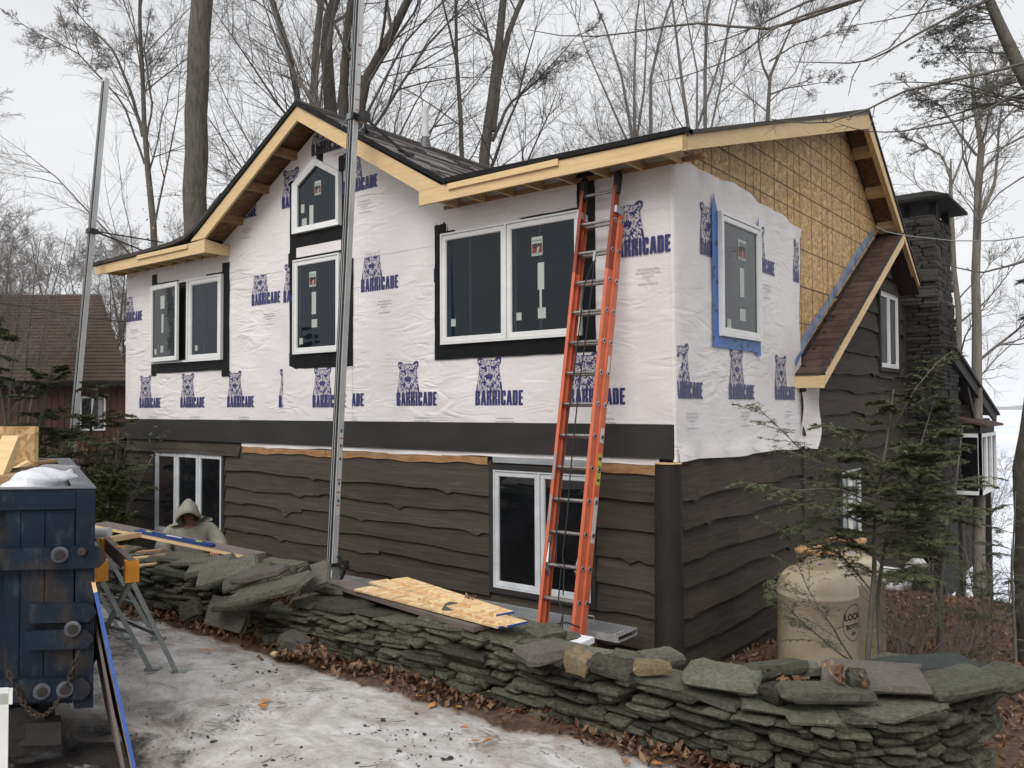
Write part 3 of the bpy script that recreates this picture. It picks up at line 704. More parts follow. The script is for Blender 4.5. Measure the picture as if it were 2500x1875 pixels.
# black shingle edge along the eave on the right
part(MB().prism([(-2.60, OV-.06, 2.668), (XR+.02, OV-.06, 2.622), (XR+.02, OV-.06, 2.672), (-2.60, OV-.06, 2.722)], (0, .12, 0)), 'drip_edge', M['drip'])
part(MB().prism([(PKX, OV-.064, ZP+.004), (-2.54, OV-.064, 2.704), (-2.54, OV-.064, 2.645), (PKX, OV-.064, ZP-.065)], (0, .022, 0)), 'drip_edge', M['drip'])
part(MB().prism([(PKX, OV-.064, ZP+.004), (-7.6, OV-.064, 2.84), (-7.6, OV-.064, 2.745), (PKX, OV-.064, ZP-.065)], (0, .022, 0)), 'drip_edge', M['drip'])
# shingle courses on the gable's right slope
sc = MB(); slope = (ZP-2.70)/(-2.56-PKX); k = 0; x = PKX+.02
random.seed(3); ccol = False
while x < -2.62:
    xe = min(x+.118, -2.60); z0 = ZP-slope*(x-PKX); z1 = ZP-slope*(xe-PKX)
    y = OV-.05; yend = min(vy(z0), 4.9)
    while y < yend:
        ye = min(y+rd(.18, .42), yend+.02); sc.cur = (1 if ccol else 0) if random.random() < .85 else 0
        h0 = .004+rd(0, .003); h1 = .014+rd(0, .007)
        sc.add([(x, y, z0+h0), (x, ye, z0+h0), (xe, ye, z1+h1), (xe, y, z1+h1), (xe, ye, z1), (xe, y, z1)], [(0, 3, 2, 1), (3, 5, 4, 2)])
        y = ye+.003
    x = xe; ccol = random.random() < .55
o = sc.build('shingles', [M['shgrey'], M['shlight']], gableroof); tag(o, kind='stuff')
# ridge caps
rc = MB(); y = OV-.05
while y < 4.3: rc.prism([(PKX-.13, y, ZP-.055), (PKX, y, ZP+.022), (PKX+.13, y, ZP-.055), (PKX+.13, y, ZP-.075), (PKX, y, ZP), (PKX-.13, y, ZP-.075)], (0, .24, 0)); y += .245
o = rc.build('ridge_cap', M['shgrey'], gableroof)
# under the gable rake: lookouts
for sgn, xs_ in ((-1, (-7.05, -6.42, -5.78)), (1, (-4.6, -3.95, -3.3))):
    for x in xs_:
        z = PKZ-.576*abs(x-PKX)-.01; dx = .045; 
        part(MB().prism([(x-dx, OV, z-.02+sgn*dx*-.576-.05), (x+dx, OV, z-.02-sgn*dx*.576*-1*-1-.05), (x+dx, OV, z-.16), (x-dx, OV, z-.16)], (0, -OV, 0)), 'lookout', M['rawwood'] if sgn < 0 else M['pine'])
so2 = MB()
so2.add([(PKX, OV, PKZ+.015), (PKX, .05, PKZ+.015), (-7.5, .05, 2.70), (-7.5, OV, 2.70)], [(0, 1, 2, 3)])
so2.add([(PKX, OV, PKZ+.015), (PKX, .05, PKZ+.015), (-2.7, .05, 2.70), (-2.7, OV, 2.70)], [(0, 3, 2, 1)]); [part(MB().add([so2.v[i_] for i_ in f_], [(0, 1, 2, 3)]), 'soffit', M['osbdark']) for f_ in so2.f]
# rafter tails along the front eave
x = -2.75
while x < .25: part(MB().prism([(x, OV, 2.49), (x, .0, 2.49), (x, .0, 2.68), (x, OV, 2.60)], (.038, 0, 0)), 'rafter_tail', M['pine']); x += .405
x = -10.55
while x < -7.5: part(MB().prism([(x, OV, 2.48), (x, .0, 2.48), (x, .0, 2.68), (x, OV, 2.60)], (.038, 0, 0)), 'rafter_tail', M['pine']); x += .405
part(MB().box(-2.95, .36, -.045, -.002, 2.50, 2.54), 'ledger_board', M['rawwood'])
part(MB().box(-10.6, -7.4, -.045, -.002, 2.50, 2.54), 'ledger_board', M['rawwood'])
# right gable: rake boards
def srake(p, q, dp, dq, x=XR, name='rake_board', t_=.036):
    return part(MB().prism([(x, p[0], p[1]), (x, q[0], q[1]), (x, q[0], q[1]-dq), (x, p[0], p[1]-dp)], (-t_, 0, 0)), name, M['pine'])
srake((OV-.036, 2.612), (YR-.01, 4.425), .145, .225); srake((YR-.008, 4.425), (8.45, 2.38), .225, .15)
srake((YR+.0, 4.425), (8.45, 2.38), .225, .15, x=XR-.0381)
part(MB().prism([(XR+.012, OV-.05, 2.620), (XR+.012, YR, ZR+.01), (XR+.012, YR, ZR-.075), (XR+.012, OV-.05, 2.618-.01)], (-.012+.0, 0, 0)), 'drip_edge', M['dripgrey'])
part(MB().prism([(XR+.014, YR, ZR+.012), (XR+.014, 8.48, ZR-.708*3.04+.012), (XR+.014, 8.48, ZR-.708*3.04-.06), (XR+.014, YR, ZR-.06)], (-.012, 0, 0)), 'drip_edge', M['drip'])
for y in (5.95, 6.62, 7.25):
    z = ZR-.708*(y-YR)-th; part(MB().prism([(0, y-.045, z+.02), (0, y+.045, z-.045), (0, y+.045, z-.15), (0, y-.045, z-.09)], (XR-.04, 0, 0)), 'lookout', M['pine'])
for y in (1.2, 2.4, 3.6, 4.8):
    z = rt(y)-th; part(MB().prism([(0, y-.02, z-.02), (0, y+.02, z-.01), (0, y+.02, z-.10), (0, y-.02, z-.11)], (XR-.04, 0, 0)), 'lookout', M['rawwood'])

# --- old brown shingled roof strip
bt = lambda y: .600 + .586*(y-3.33)
br = MB(); br.prism([(-.01, 3.30, bt(3.30)-.05), (-.01, 7.42, bt(7.42)-.05), (-.01, 7.42, bt(7.42)), (-.01, 3.30, bt(3.30))], (XR+.008, 0, 0))
br.prism([(-.01, 7.42, bt(7.42)), (-.01, 8.6, bt(7.42)-.708*1.18), (-.01, 8.6, bt(7.42)-.708*1.18-.05), (-.01, 7.42, bt(7.42)-.05)], (XR-.03, 0, 0))
oldroof = part(br, 'cottage_roof', M['shbrown'])
random.seed(11)
nc_ = 25; step = (7.40-3.28)/nc_
for k in range(nc_):
    y0 = 3.28+step*k; y1 = y0+step*1.12; x = -.005+(rd(-.12, 0)); 
    while x < XR+.008:
        xe = x+rd(.13, .24)
        a_, b_ = max(x, -.008), min(xe, XR+.012)
        if XR-b_ < .05: b_ = XR+.012; xe = 9
        if b_-a_ > .02:
            l = .018+rd(-.003, .007); dy = rd(-.007, .007)
            mb = MB(); mb.add([(a_+.001, y0+dy, bt(y0)+l), (b_-.001, y0+dy, bt(y0)+l), (b_-.001, y1, bt(y1)+.004), (a_+.001, y1, bt(y1)+.004), (a_+.001, y0+dy, bt(y0)+.002), (b_-.001, y0+dy, bt(y0)+.002)], [(0, 1, 2, 3), (4, 5, 1, 0), (4, 0, 3), (5, 2, 1)])
            mb.build('shingle', M['shbrown'], oldroof)
        x = xe
# its eave board, rake board
part(MB().box(.014, XR, 3.262, 3.30, .40, .555), 'fascia_board', M['pine'])
part(MB().box(.0, XR+.01, 3.25, 3.31, .556, .585), 'drip_edge', M['shgrey'])
srake((3.255, .585), (7.42, 2.995), .19, .17, x=XR+.001)
part(MB().prism([(XR+.006, 3.24, .60), (XR+.006, 7.42, 3.03), (XR+.006, 7.42, 3.0), (XR+.006, 3.24, .575)], (-.03, 0, 0)), 'drip_edge', M['shgrey'])
part(MB().add([(0, 3.3, .54), (XR-.03, 3.3, .54), (XR-.03, 7.42, 2.96), (0, 7.42, 2.96)], [(0, 3, 2, 1)]), 'soffit', M['drip'])
for k in range(7):      # bent step-flashing tabs along the wall
    y = 3.45+k*.42; part(MB().add([(.03, y, bt(y)+.03), (.045, y+.03, bt(y)+.03), (.09, y-.01, bt(y)-.02+.05), (.075, y-.05, bt(y)-.03+.05)], [(0, 1, 2, 3)]), 'flashing_tab', M['drip'])
# vent pipe on the front gable roof
vx, vyy = at(1040, 372, Y=1.7).x, 1.7
def gz_roof(x): return ZP-slope*(x-PKX)
vb = at(1038, 378, Y=1.75); vz = gz_roof(vb.x)
vp = MB().tube([(vb.x, 1.75, vz-.1), (vb.x, 1.75, vz+.60)], .054, 20); part(vp, 'vent_pipe', M['pvc'], smooth=False)
part(MB().tube([(vb.x, 1.75, vz-.03), (vb.x, 1.75, vz+.15)], [.10, .058], 20), 'pipe_boot', M['dripgrey'])

# ================================================================== WINDOWS
def plane(front_):
    if front_: return lambda a, z, w: Vector((a, -w, z))
    return lambda a, z, w: Vector((w, a, z))
def pbox(mb, P, a0, a1, z0, z1, w0, w1):
    v = [P(a, z, w) for z in (z0, z1) for w in (w0, w1) for a in (a0, a1)]
    mb.add(v, [(0,2,3,1), (4,5,7,6), (0,1,5,4), (2,6,7,3), (0,4,6,2), (1,3,7,5)])
def frame_ring(mb, P, a0, a1, z0, z1, t, w0, w1):
    pbox(mb, P, a0, a1, z0, z0+t, w0, w1); pbox(mb, P, a0, a1, z1-t, z1, w0, w1)
    pbox(mb, P, a0, a0+t, z0+t, z1-t, w0, w1); pbox(mb, P, a1-t, a1, z0+t, z1-t, w0, w1)
def text_mesh(body_, size, bold=.0, sx=1.0):
    cu = bpy.data.curves.new('lettering', 'FONT'); cu.body = body_; cu.size = size; cu.offset = bold; cu.align_x = 'CENTER'; cu.resolution_u = 3
    o = bpy.data.objects.new('lettering', cu); COL.objects.link(o)
    dg = bpy.context.evaluated_depsgraph_get(); me = bpy.data.meshes.new_from_object(o.evaluated_get(dg))
    vs_ = [(v_.co.x*sx, v_.co.y) for v_ in me.vertices]; fs = [tuple(p.vertices) for p in me.polygons]
    bpy.data.objects.remove(o); bpy.data.curves.remove(cu); bpy.data.meshes.remove(me)
    return vs_, fs
TXT = {}
def put_text(mb, P, s, size, a, z, w, bold=.0, sx=1.0):
    k = (s, size, bold, sx)
    if k not in TXT: TXT[k] = text_mesh(*k)
    vs_, fs = TXT[k]; mb.add([P(a+x, z+y, w) for x, y in vs_], fs)
def sticker(P, parent, a, z, w, wd=.145, ht=.205, name='manufacturer_sticker'):
    mb = MB(); pbox(mb, P, a, a+wd, z-ht, z, w, w+.001)
    mb.cur = 1; t = z-ht*.36; b = z-ht*.86; m_ = a+wd*.5; ww = w+.0022
    mb.add([P(a+.006, t, ww), P(a+.006, b, ww), P(m_, b, ww), P(m_-.035, t, ww)], [(0, 1, 2, 3)])
    mb.add([P(a+wd-.006, t, ww), P(m_+.05, t, ww), P(m_+.012, b, ww), P(a+wd-.006, b, ww)], [(0, 1, 2, 3)])
    mb.cur = 2; mb.add([P(m_-.045, t, ww+.001), P(m_-.002, t, ww+.001), P(m_-.002, b, ww+.001)], [(0, 1, 2)])
    put_text(mb, P, 'Andersen', wd*.235, m_, z-ht*.25, w+.003, 0, .95); put_text(mb, P, 'AW', wd*.42, m_+.004, z-ht*.56, w+.005, .004)
    put_text(mb, P, 'WINDOWS·DOORS', wd*.10, m_, z-ht*.95, w+.003)
    return mb.build(name, [M['sticker'], M['stickred'], M['stickdark']], parent)
def slip(P, parent, a, z, wd, ht, w, name='paper_label', lines=True):
    mb = MB(); pbox(mb, P, a, a+wd, z-ht, z, w, w+.001); mb.cur = 1
    if lines:
        pbox(mb, P, a+wd*.12, a+wd*.88, z-ht*.13, z-ht*.07, w+.0012, w+.0018)
        for k in range(3): pbox(mb, P, a+wd*.2, a+wd*rd(.5, .8), z-ht*(.34+.14*k), z-ht*(.31+.14*k), w+.0012, w+.0018)
    return mb.build(name, [M['sticker'], M['inkgrey']], parent)
def window(frontp, a0, a1, z0, z1, splits, t=.052, glass='glass', name='window', mat='frame', base=.012, outt=.022, label=None):
    P = plane(frontp)
    mb = MB(); frame_ring(mb, P, a0, a1, z0, z1, outt, base, base+.048)
    for s_ in splits: pbox(mb, P, s_-outt*.55, s_+outt*.55, z0+outt, z1-outt, base, base+.050)
    w_ = mb.build(name, M[mat], H)
    if label: tag(w_, label)
    edges = [a0+outt*.8] + list(splits) + [a1-outt*.8]; out = []
    for e0, e1 in zip(edges[:-1], edges[1:]):
        x0 = e0+(outt*.55 if e0 != edges[0] else 0)+.004; x1 = e1-(outt*.55 if e1 != edges[-1] else 0)-.004
        mb = MB(); frame_ring(mb, P, x0, x1, z0+outt+.004, z1-outt-.004, t, base, base+.036)
        frame_ring(mb, P, x0+t*.55, x1-t*.55, z0+outt+.004+t*.55, z1-outt-.004-t*.55, t*.6, base, base+.028); mb.build('sash', M[mat], w_)
        mb = MB(); pbox(mb, P, x0+t, x1-t, z0+outt+t, z1-outt-t, base+.006, base+.014); mb.build('pane', M[glass], w_)
        out.append((x0+t, x1-t))
    return w_, out
def tape(frontp, a0, a1, z0, z1, w=.017, mat='blacktape', taper=0, top=None):
    P = plane(frontp); mb = MB(); n_ = 12; v = []
    horiz = (a1-a0) > (z1-z0)
    for i_ in range(n_+1):
        t = i_/n_
        for k in (0, 1):
            if horiz: v.append(P(a0+(a1-a0)*t, (z0 if k == 0 else z1)+rd(-.004, .004), w+rd(0, .003)))
            else: v.append(P((a0 if k == 0 else a1)+rd(-.004, .004)+(taper*t if k else -taper*t), z0+(z1-z0)*t, w+rd(0, .003)))
    mb.add(v, [(2*i_, 2*i_+1, 2*i_+3, 2*i_+2) for i_ in range(n_)])
    return mb.build('flashing_tape', M[mat], H, smooth=True)
PF, PS = plane(True), plane(False)
# big double window
bx0, bx1, bz0, bz1 = -2.987, -1.024, .907, 2.212
tape(True, -3.118, -.862, .735, .93, .021); tape(True, -3.118, bx0+.06, .80, 2.335, .019); tape(True, bx1-.06, -.865, .80, 2.36, .019); tape(True, -3.10, -2.88, 2.2, 2.375, .016); tape(True, -1.09, -.87, 2.2, 2.60, .016); tape(True, bx0, bx1, 2.19, 2.245, .018)
w1, g1 = window(True, bx0, bx1, bz0, bz1, [-2.010], base=.020)
sticker(PF, w1, -1.665, 2.005, .036); slip(PF, w1, -1.585, 1.72, .085, .29, .036, lines=False); slip(PF, w1, -1.585, 1.235, .105, .115, .036); slip(PF, w1, -1.875, 1.205, .068, .085, .036); slip(PF, w1, -2.84, 1.20, .070, .085, .036)
slip(PF, w1, -1.562, 1.43, .03, .195, .0355, lines=False)
M['film'] = simple('glass_film', (.022, .034, .046), (.014, .022, .032), 5, .12, spec=.3)
def film(a, z0, z1, par, w=.0348, wd=.035): mb = MB(); pbox(mb, PF, a, a+wd, z0, z1, w, w+.0004); mb.build('film_strip', M['film'], par)
film(-2.56, 1.0, 2.12, w1); film(-1.565, 1.0, 2.12, w1, .0346); film(-2.90, 1.0, 2.12, w1, .0347, .06); film(-1.92, 1.0, 2.12, w1, .0347, .05)
# left window with its left sash cranked open
lx0, lx1, lz0, lz1 = -9.486, -7.50, .907, 2.208
tape(True, -9.585, -7.34, .755, .93, .021); tape(True, -9.585, -9.43, .715, 2.40, .019); tape(True, -7.54, -7.34, .655, 2.375, .019); tape(True, lx0, lx1, 2.19, 2.245, .018)
mb = MB(); frame_ring(mb, PF, lx0, lx1, lz0, lz1, .03, .02, .07); pbox(mb, PF, -8.445, -8.40, lz0+.03, lz1-.03, .02, .074); w2 = mb.build('window', M['frame'], H)
tag(w2, 'window with one sash cranked open')
mb = MB(); pbox(mb, PF, lx0+.03, -8.445, lz0+.03, lz1-.03, .018, .022); mb.build('painted_dark_gap', M['steelblack'], w2)  # black sheet paints the dark of the room behind the open sash
mb = MB(); frame_ring(mb, PF, -8.395, lx1-.034, lz0+.034, lz1-.034, .058, .02, .062); frame_ring(mb, PF, -8.36, lx1-.07, lz0+.07, lz1-.07, .035, .02, .05); mb.build('sash', M['frame'], w2)
mb = MB(); pbox(mb, PF, -8.337, lx1-.092, lz0+.092, lz1-.092, .026, .034); mb.build('pane', M['glass'], w2)
hin = Vector((-9.46, -.075, 0)); op = math.radians(4)
def PO(a, z, w):   # sash plane turned about its left edge
    c_, s_ = math.cos(op), math.sin(op); return Vector((hin.x + a*c_ + w*s_*0 , hin.y - a*s_ - w*c_, z))
mb = MB(); wd = .925; frame_ring(mb, PO, 0, wd, lz0+.03, lz1-.03, .058, 0, .04); frame_ring(mb, PO, .035, wd-.035, lz0+.065, lz1-.065, .035, 0, .03); mb.build('open_sash', M['frame'], w2)
mb = MB(); pbox(mb, PO, .058, wd-.058, lz0+.088, lz1-.088, .008, .016); mb.build('pane', M['glassside'], w2)
slip(PO, w2, .33, 2.00, .14, .21, .018, lines=False); slip(PO, w2, .37, 1.70, .07, .30, .018, lines=False); slip(PO, w2, .34, 1.19, .10, .11, .018); slip(PO, w2, .13, 1.15, .07, .09, .018)
slip(PF, w2, -8.24, 1.16, .07, .085, .036)
film(-8.0, 1.0, 2.1, w2); film(-8.30, 1.0, 2.1, w2, .0347, .05)
# centre window and peaked window above it
cx0, cx1 = -5.766, -4.80
tape(True, -5.892, -4.566, .712, .93, .021); tape(True, -5.892, cx0+.05, .7, 3.34, .019); tape(True, cx1-.05, -4.568, .715, 2.12, .019); tape(True, -5.92, -5.70, 2.13, 2.33, .0225); tape(True, cx0, -4.75, 2.37, 2.60, .021); tape(True, cx0, cx1, 2.18, 2.25, .018); tape(True, cx1-.04, -4.70, 2.2, 3.30, .018); tape(True, -5.315, -5.18, 3.50, 3.715, .018)
w3, g3 = window(True, cx0, cx1, .911, 2.21, [], base=.020)
sticker(PF, w3, -5.44, 2.02, .036); slip(PF, w3, -5.385, 1.74, .09, .30, .036, lines=False); slip(PF, w3, -5.385, 1.37, .115, .11, .036); slip(PF, w3, -5.65, 1.13, .075, .085, .036)
film(-5.37, 1.0, 2.1, w3, .0346, .04); film(-5.66, 1.0, 2.1, w3, .0347, .05)
ux0, ux1, uz0, uzs, uza, uax = -5.768, -4.79, 2.575, 3.27, 3.548, -5.295
def poly5(i_): return [(ux0+i_, uz0+i_), (ux1-i_, uz0+i_), (ux1-i_, uzs-i_*.45), (uax, uza-i_*1.12), (ux0+i_, uzs-i_*.45)]
mb = MB(); A_, B_ = poly5(0), poly5(.085)
for (w0, w1_) in ((.02, .085),):
    v = [PF(x, z, w1_) for x, z in A_] + [PF(x, z, w1_-.025) for x, z in B_] + [PF(x, z, w0) for x, z in A_] + [PF(x, z, w0) for x, z in B_]
    mb.add(v, [(k, (k+1) % 5, 5+(k+1) % 5, 5+k) for k in range(5)] + [(10+k, 10+(k+1) % 5, (k+1) % 5, k) for k in range(5)] + [(5+k, 5+(k+1) % 5, 15+(k+1) % 5, 15+k) for k in range(5)])
w4 = mb.build('peaked_window', M['frame'], H)
MB().prism([PF(x, z, .028) for x, z in poly5(.08)], (0, -.006, 0)).build('pane', M['glass'], w4)
sticker(PF, w4, -5.33, 3.24, .036, .13, .19); slip(PF, w4, -5.44, 2.93, .085, .30, .036, lines=False); slip(PF, w4, -5.60, 2.77, .10, .12, .036); slip(PF, w4, -5.62, 2.97, .07, .12, .036)
mb = MB(); pbox(mb, PF, cx0+.03, cx1, 2.25, 2.385, .020, .026); mb.build('wrap_patch', M['wrap'], H)
tape(True, -4.86, -4.62, 3.28, 3.50, .020)
# side window with blue tape
sy0, sy1, sz0, sz1 = .944, 2.025, .908, 2.218
tape(False, .800, 2.06, .785, .93, .038, 'bluetape'); tape(False, .805, sy0+.05, .79, 2.20, .036, 'bluetape'); tape(False, sy1-.05, 2.075, .745, 2.22, .040, 'bluetape')
part(MB().add([PS(.80, 2.18, .037), PS(.98, 2.18, .037), PS(.93, 2.25, .037), PS(.845, 2.40, .037)], [(0, 1, 2, 3)]), 'flashing_tape', M['bluetape'])
part(MB().add([PS(1.99, 2.2, .037), PS(2.075, 2.2, .037), PS(2.06, 2.36, .037)], [(0, 1, 2)]), 'flashing_tape', M['bluetape'])
w5, g5 = window(False, sy0, sy1, sz0, sz1, [], base=.038, glass='glassside', outt=.03)
sticker(PS, w5, 1.42, 2.0, .054, .22, .22); slip(PS, w5, 1.46, 1.69, .12, .32, .054, lines=False); slip(PS, w5, 1.45, 1.24, .16, .13, .054, lines=False); slip(PS, w5, 1.12, 1.10, .10, .10, .054)
# lower windows in brown casings
def casing(frontp, w, c=cas, d=.058):
    mb = MB(); frame_ring(mb, plane(frontp), w[0]-c, w[1]+c, w[2]-c, w[3]+c, c+.004, .0, d); return part(mb, 'window_casing', M['band'])
casing(True, ll); casing(True, lr); casing(False, gwin, .06, .07); casing(False, lowwin, .06, .07)
w6, g6 = window(True, ll[0], ll[1], ll[2], ll[3], [-8.765, -8.125], glass='glassdark', base=.006, t=.045, mat='framegrey')
w7, g7 = window(True, lr[0], lr[1], lr[2], lr[3], [-1.575], glass='glassdark', base=.006, t=.045, mat='framegrey')
w8, g8 = window(False, *gwin, [7.70], glass='glassdark', base=.010, t=.05)
for a_, b_ in g8:
    mb = MB(); nn_ = 14; v = []
    for i_ in range(nn_+1): v += [PS(a_+(b_-a_)*i_/nn_, gwin[2]+.1, .0262+.001*math.sin(i_*2.4)), PS(a_+(b_-a_)*i_/nn_, gwin[3]-.1, .0262+.001*math.sin(i_*2.4))]
    mb.add(v, [(2*i_, 2*i_+1, 2*i_+3, 2*i_+2) for i_ in range(nn_)]); mb.build('curtain', M['curtain'], w8)
w9, g9 = window(False, *lowwin, [5.42], glass='glassside', base=.010, t=.05)

# ================================================================== PRINTED LETTERING ON THE WRAP
t_ = .40
def q4(x0, y0, x1, y1): return [(x0, y0), (x1, y0), (x1, y1), (x0, y1)]
LET = {
 'B': (.86, [q4(0, 0, t_, 1), q4(t_, .85, .74, 1), q4(t_, .44, .70, .58), q4(t_, 0, .74, .15), [(.44, .55), (.80, .58), (.84, .92), (.70, 1), (.44, 1)][0:0] or q4(.46, .58, .82, .93), q4(.46, .07, .84, .45)]),
 'A': (.92, [[(0, 0), (.36, 0), (.58, 1), (.24, 1)], [(.56, 0), (.94, 0), (.70, 1), (.36, 1)], q4(.26, .20, .66, .34)]),
 'R': (.88, [q4(0, 0, t_, 1), q4(t_, .85, .74, 1), q4(t_, .42, .72, .56), q4(.46, .55, .83, .93), q4(.48, 0, .88, .43)]),
 'I': (.40, [q4(0, 0, .38, 1)]),
 'C': (.84, [q4(0, .08, t_, .92), q4(.08, .86, .76, 1), q4(.08, 0, .76, .14), q4(.46, .62, .82, .93), q4(.46, .07, .82, .36)]),
 'D': (.88, [q4(0, 0, t_, 1), q4(t_, .86, .74, 1), q4(t_, 0, .74, .14), q4(.47, .08, .85, .92)]),
 'E': (.74, [q4(0, 0, t_, 1), q4(t_, .85, .72, 1), q4(t_, .43, .66, .57), q4(t_, 0, .72, .15)]),
}
word = 'BARRICADE'; tot = sum(LET[c_][0]+.09 for c_ in word)-.09
WORDP = []; x = 0
for c_ in word:
    for p in LET[c_][1]: WORDP.append([((x+px)/tot*.68, py*.165) for px, py in p])
    x += LET[c_][0]+.09
# bear head emblem: silhouette and light fur strokes
rb = random.Random(5)
sil = [(-.50, 0), (-.475, .18), (-.42, .42), (-.385, .62), (-.375, .74), (-.45, .84), (-.455, .95), (-.38, 1.0), (-.27, .97), (-.20, .905), (0, .925), (.20, .905), (.27, .97), (.38, 1.0), (.455, .95), (.45, .84), (.375, .74), (.385, .62), (.42, .42), (.475, .18), (.50, 0)]
BW, BH, BX, BZ = .385, .40, .20, .145
SIL = [[(BX, BZ+BH*.45)] + [(BX+BW*sil[i_][0], BZ+BH*sil[i_][1]), (BX+BW*sil[(i_+1) % len(sil)][0], BZ+BH*sil[(i_+1) % len(sil)][1])] for i_ in range(len(sil))]
FUR = []
def inside_sil(x_, y_):
    w_ = .50-.09*min(1, y_/.5) if y_ < .5 else .36-.12*max(0, (y_-.8)/.12)
    return abs(x_) < w_-.035 and .0 < y_ < .885
def fpoly(pts): FUR.append([(BX+BW*a_, BZ+BH*b_) for a_, b_ in pts])
for _ in range(520):
    x_, y_ = rb.uniform(-.46, .46), rb.uniform(.0, .88)
    if not inside_sil(x_, y_): continue
    if abs(x_) < .11 and .38 < y_ < .56: continue                       # nose
    if math.hypot(abs(x_)-.16, (y_-.67)*1.2) < .055: continue            # eyes
    if abs(math.hypot(x_, (y_-.50)*.85)-.27) < .032 and y_ < .5: continue # cheek line
    ang = math.atan2(y_-.62, x_)+rb.uniform(-.35, .35) if y_ > .3 else -math.pi/2 + x_*.8 + rb.uniform(-.3, .3)
    l_ = rb.uniform(.06, .12); w_ = rb.uniform(.012, .021); dx, dy = math.cos(ang), math.sin(ang)
    fpoly([(x_-dy*w_, y_+dx*w_), (x_+dy*w_, y_-dx*w_), (x_+dx*l_, y_+dy*l_)])
fpoly([(-.055, .72), (-.095, .52), (-.065, .50), (-.02, .70)]); fpoly([(.055, .72), (.02, .70), (.065, .50), (.095, .52)])
fpoly([(-.17, .42), (-.12, .30), (0, .245), (0, .285), (-.10, .335), (-.14, .43)]); fpoly([(.17, .42), (.14, .43), (.10, .335), (0, .285), (0, .245), (.12, .30)])
fpoly([(-.05, .34), (.05, .34), (0, .375)]); fpoly([(-.42, .86), (-.34, .84), (-.36, .94)]); fpoly([(.42, .86), (.36, .94), (.34, .84)])
NSIL, NF = len(SIL), len(FUR)
SMALL = ['Barricade Building Wrap', 'Barricade Building Products', 'Doswell, VA', '[ ]', 'www.barricadebp.com']
def clip_poly(p, planes):
    for (A_, B_, C_) in planes:         # keep A x + B z + C >= 0
        out = []
        for i_ in range(len(p)):
            a_, b_ = p[i_], p[(i_+1) % len(p)]; da, db = A_*a_[0]+B_*a_[1]+C_, A_*b_[0]+B_*b_[1]+C_
            if da >= 0: out.append(a_)
            if (da >= 0) != (db >= 0): t = da/(da-db); out.append((a_[0]+(b_[0]-a_[0])*t, a_[1]+(b_[1]-a_[1])*t))
        p = out
        if len(p) < 3: return None
    return p
M['wrapink'] = simple('wrap_between_print', (.62, .58, .59), None, 30, .5)
def print_at(frontp, a0, z0, parent, planes=(), w=.0, word_from=0, small=True, sc_=1.0, ink='ink'):
    P = plane(frontp); mb = MB()
    def relief(x_, z_): return (.0 if not frontp else 0)
    def surf(x_, z_):
        if frontp: return .010 + w + .0*x_ + max(wrinkle(np.array(x_), np.array(z_)).item(), -.014)
        return .010 + w + 1.5*abs(wrinkle(np.array(x_), np.array(z_), 2).item())
    def put(polys, lift, mi):
        mb.cur = mi
        for p in polys:
            q_ = [(a0+x_*sc_, z0+z_*sc_) for x_, z_ in p]; q_ = clip_poly(q_, planes)
            if q_: mb.add([P(x_, z_, surf(x_, z_)+lift) for x_, z_ in q_], [tuple(range(len(q_)))])
    # subdivide the silhouette so that it follows the wrinkles
    def sub(p, n_=1):
        if n_ == 0: return [p]
        c_ = tuple(sum(q_[k] for q_ in p)/len(p) for k in (0, 1)); out = []
        for i_ in range(len(p)):
            a_, b_ = p[i_], p[(i_+1) % len(p)]; m_ = ((a_[0]+b_[0])/2, (a_[1]+b_[1])/2)
            out += [[c_, a_, m_], [c_, m_, b_]]
        return [r_ for q_ in out for r_ in ([q_] if n_ == 1 else sub(q_, n_-1))]
    put([r_ for p in SIL for r_ in sub(p)], .0028, 0); put(FUR, .0042, 1); put([r_ for p in WORDP for r_ in sub(p)], .0050, 0)
    if small:
        mb.cur = 2
        for k, s_ in enumerate(SMALL):
            key = (s_, .030, 0, .8)
            if key not in TXT: TXT[key] = text_mesh(*key)
            vs_, fs = TXT[key]
            for f_ in fs:
                q_ = clip_poly([(a0+.43+vs_[i_][0], z0-.155-.036*k+vs_[i_][1]) for i_ in f_], planes)
                if q_: mb.add([P(x_, z_, surf(x_, z_)+.003) for x_, z_ in q_], [tuple(range(len(q_)))])
    return mb.build('printed_emblem', [M[ink], M['wrapink'], M['inkgrey']], parent)
X_lt = lambda x_: (-1, 0, x_); X_gt = lambda x_: (1, 0, -x_); Z_gt = lambda z_: (0, 1, -z_)
for a_ in (-9.967, -8.690, -7.408): print_at(True, a_, .188, wrapA, [Z_gt(.004)])
print_at(True, -6.131, .180, wrapA, [X_lt(-6.035), Z_gt(.004)])
print_at(True, -5.378, .180, wrapB, [X_lt(-4.60), Z_gt(.004)], w=.006)
print_at(True, -5.045, .195, wrapC, [X_gt(-4.585), Z_gt(.004)], w=.002)
for a_ in (-3.768, -2.492, -1.210): print_at(True, a_, .195, wrapC, [Z_gt(.004)], w=.001)
print_at(True, -10.60, 1.672, wrapA, [X_gt(L-.005)])
print_at(True, -6.788, 1.665, wrapA); print_at(True, -6.032, 1.648, wrapB, [X_gt(-6.03), X_lt(-5.80)], w=.006)
print_at(True, -4.426, 1.655, wrapC, w=.001); print_at(True, -3.142, 1.662, wrapC, [X_lt(-3.05)], w=.001)
print_at(True, -.688, 1.665, wrapC, [X_lt(-.004)], w=.010)
rake_clip = (.576, -1, 4.00+5.2*.576)
print_at(True, -7.355, 2.975, wrapD, [rake_clip], w=.008); print_at(True, -6.073, 2.980, wrapD, [rake_clip], w=.008)
print_at(True, -4.790, 2.976, wrapD, [(-.576, -1, 4.00-5.2*.576)], w=.008)
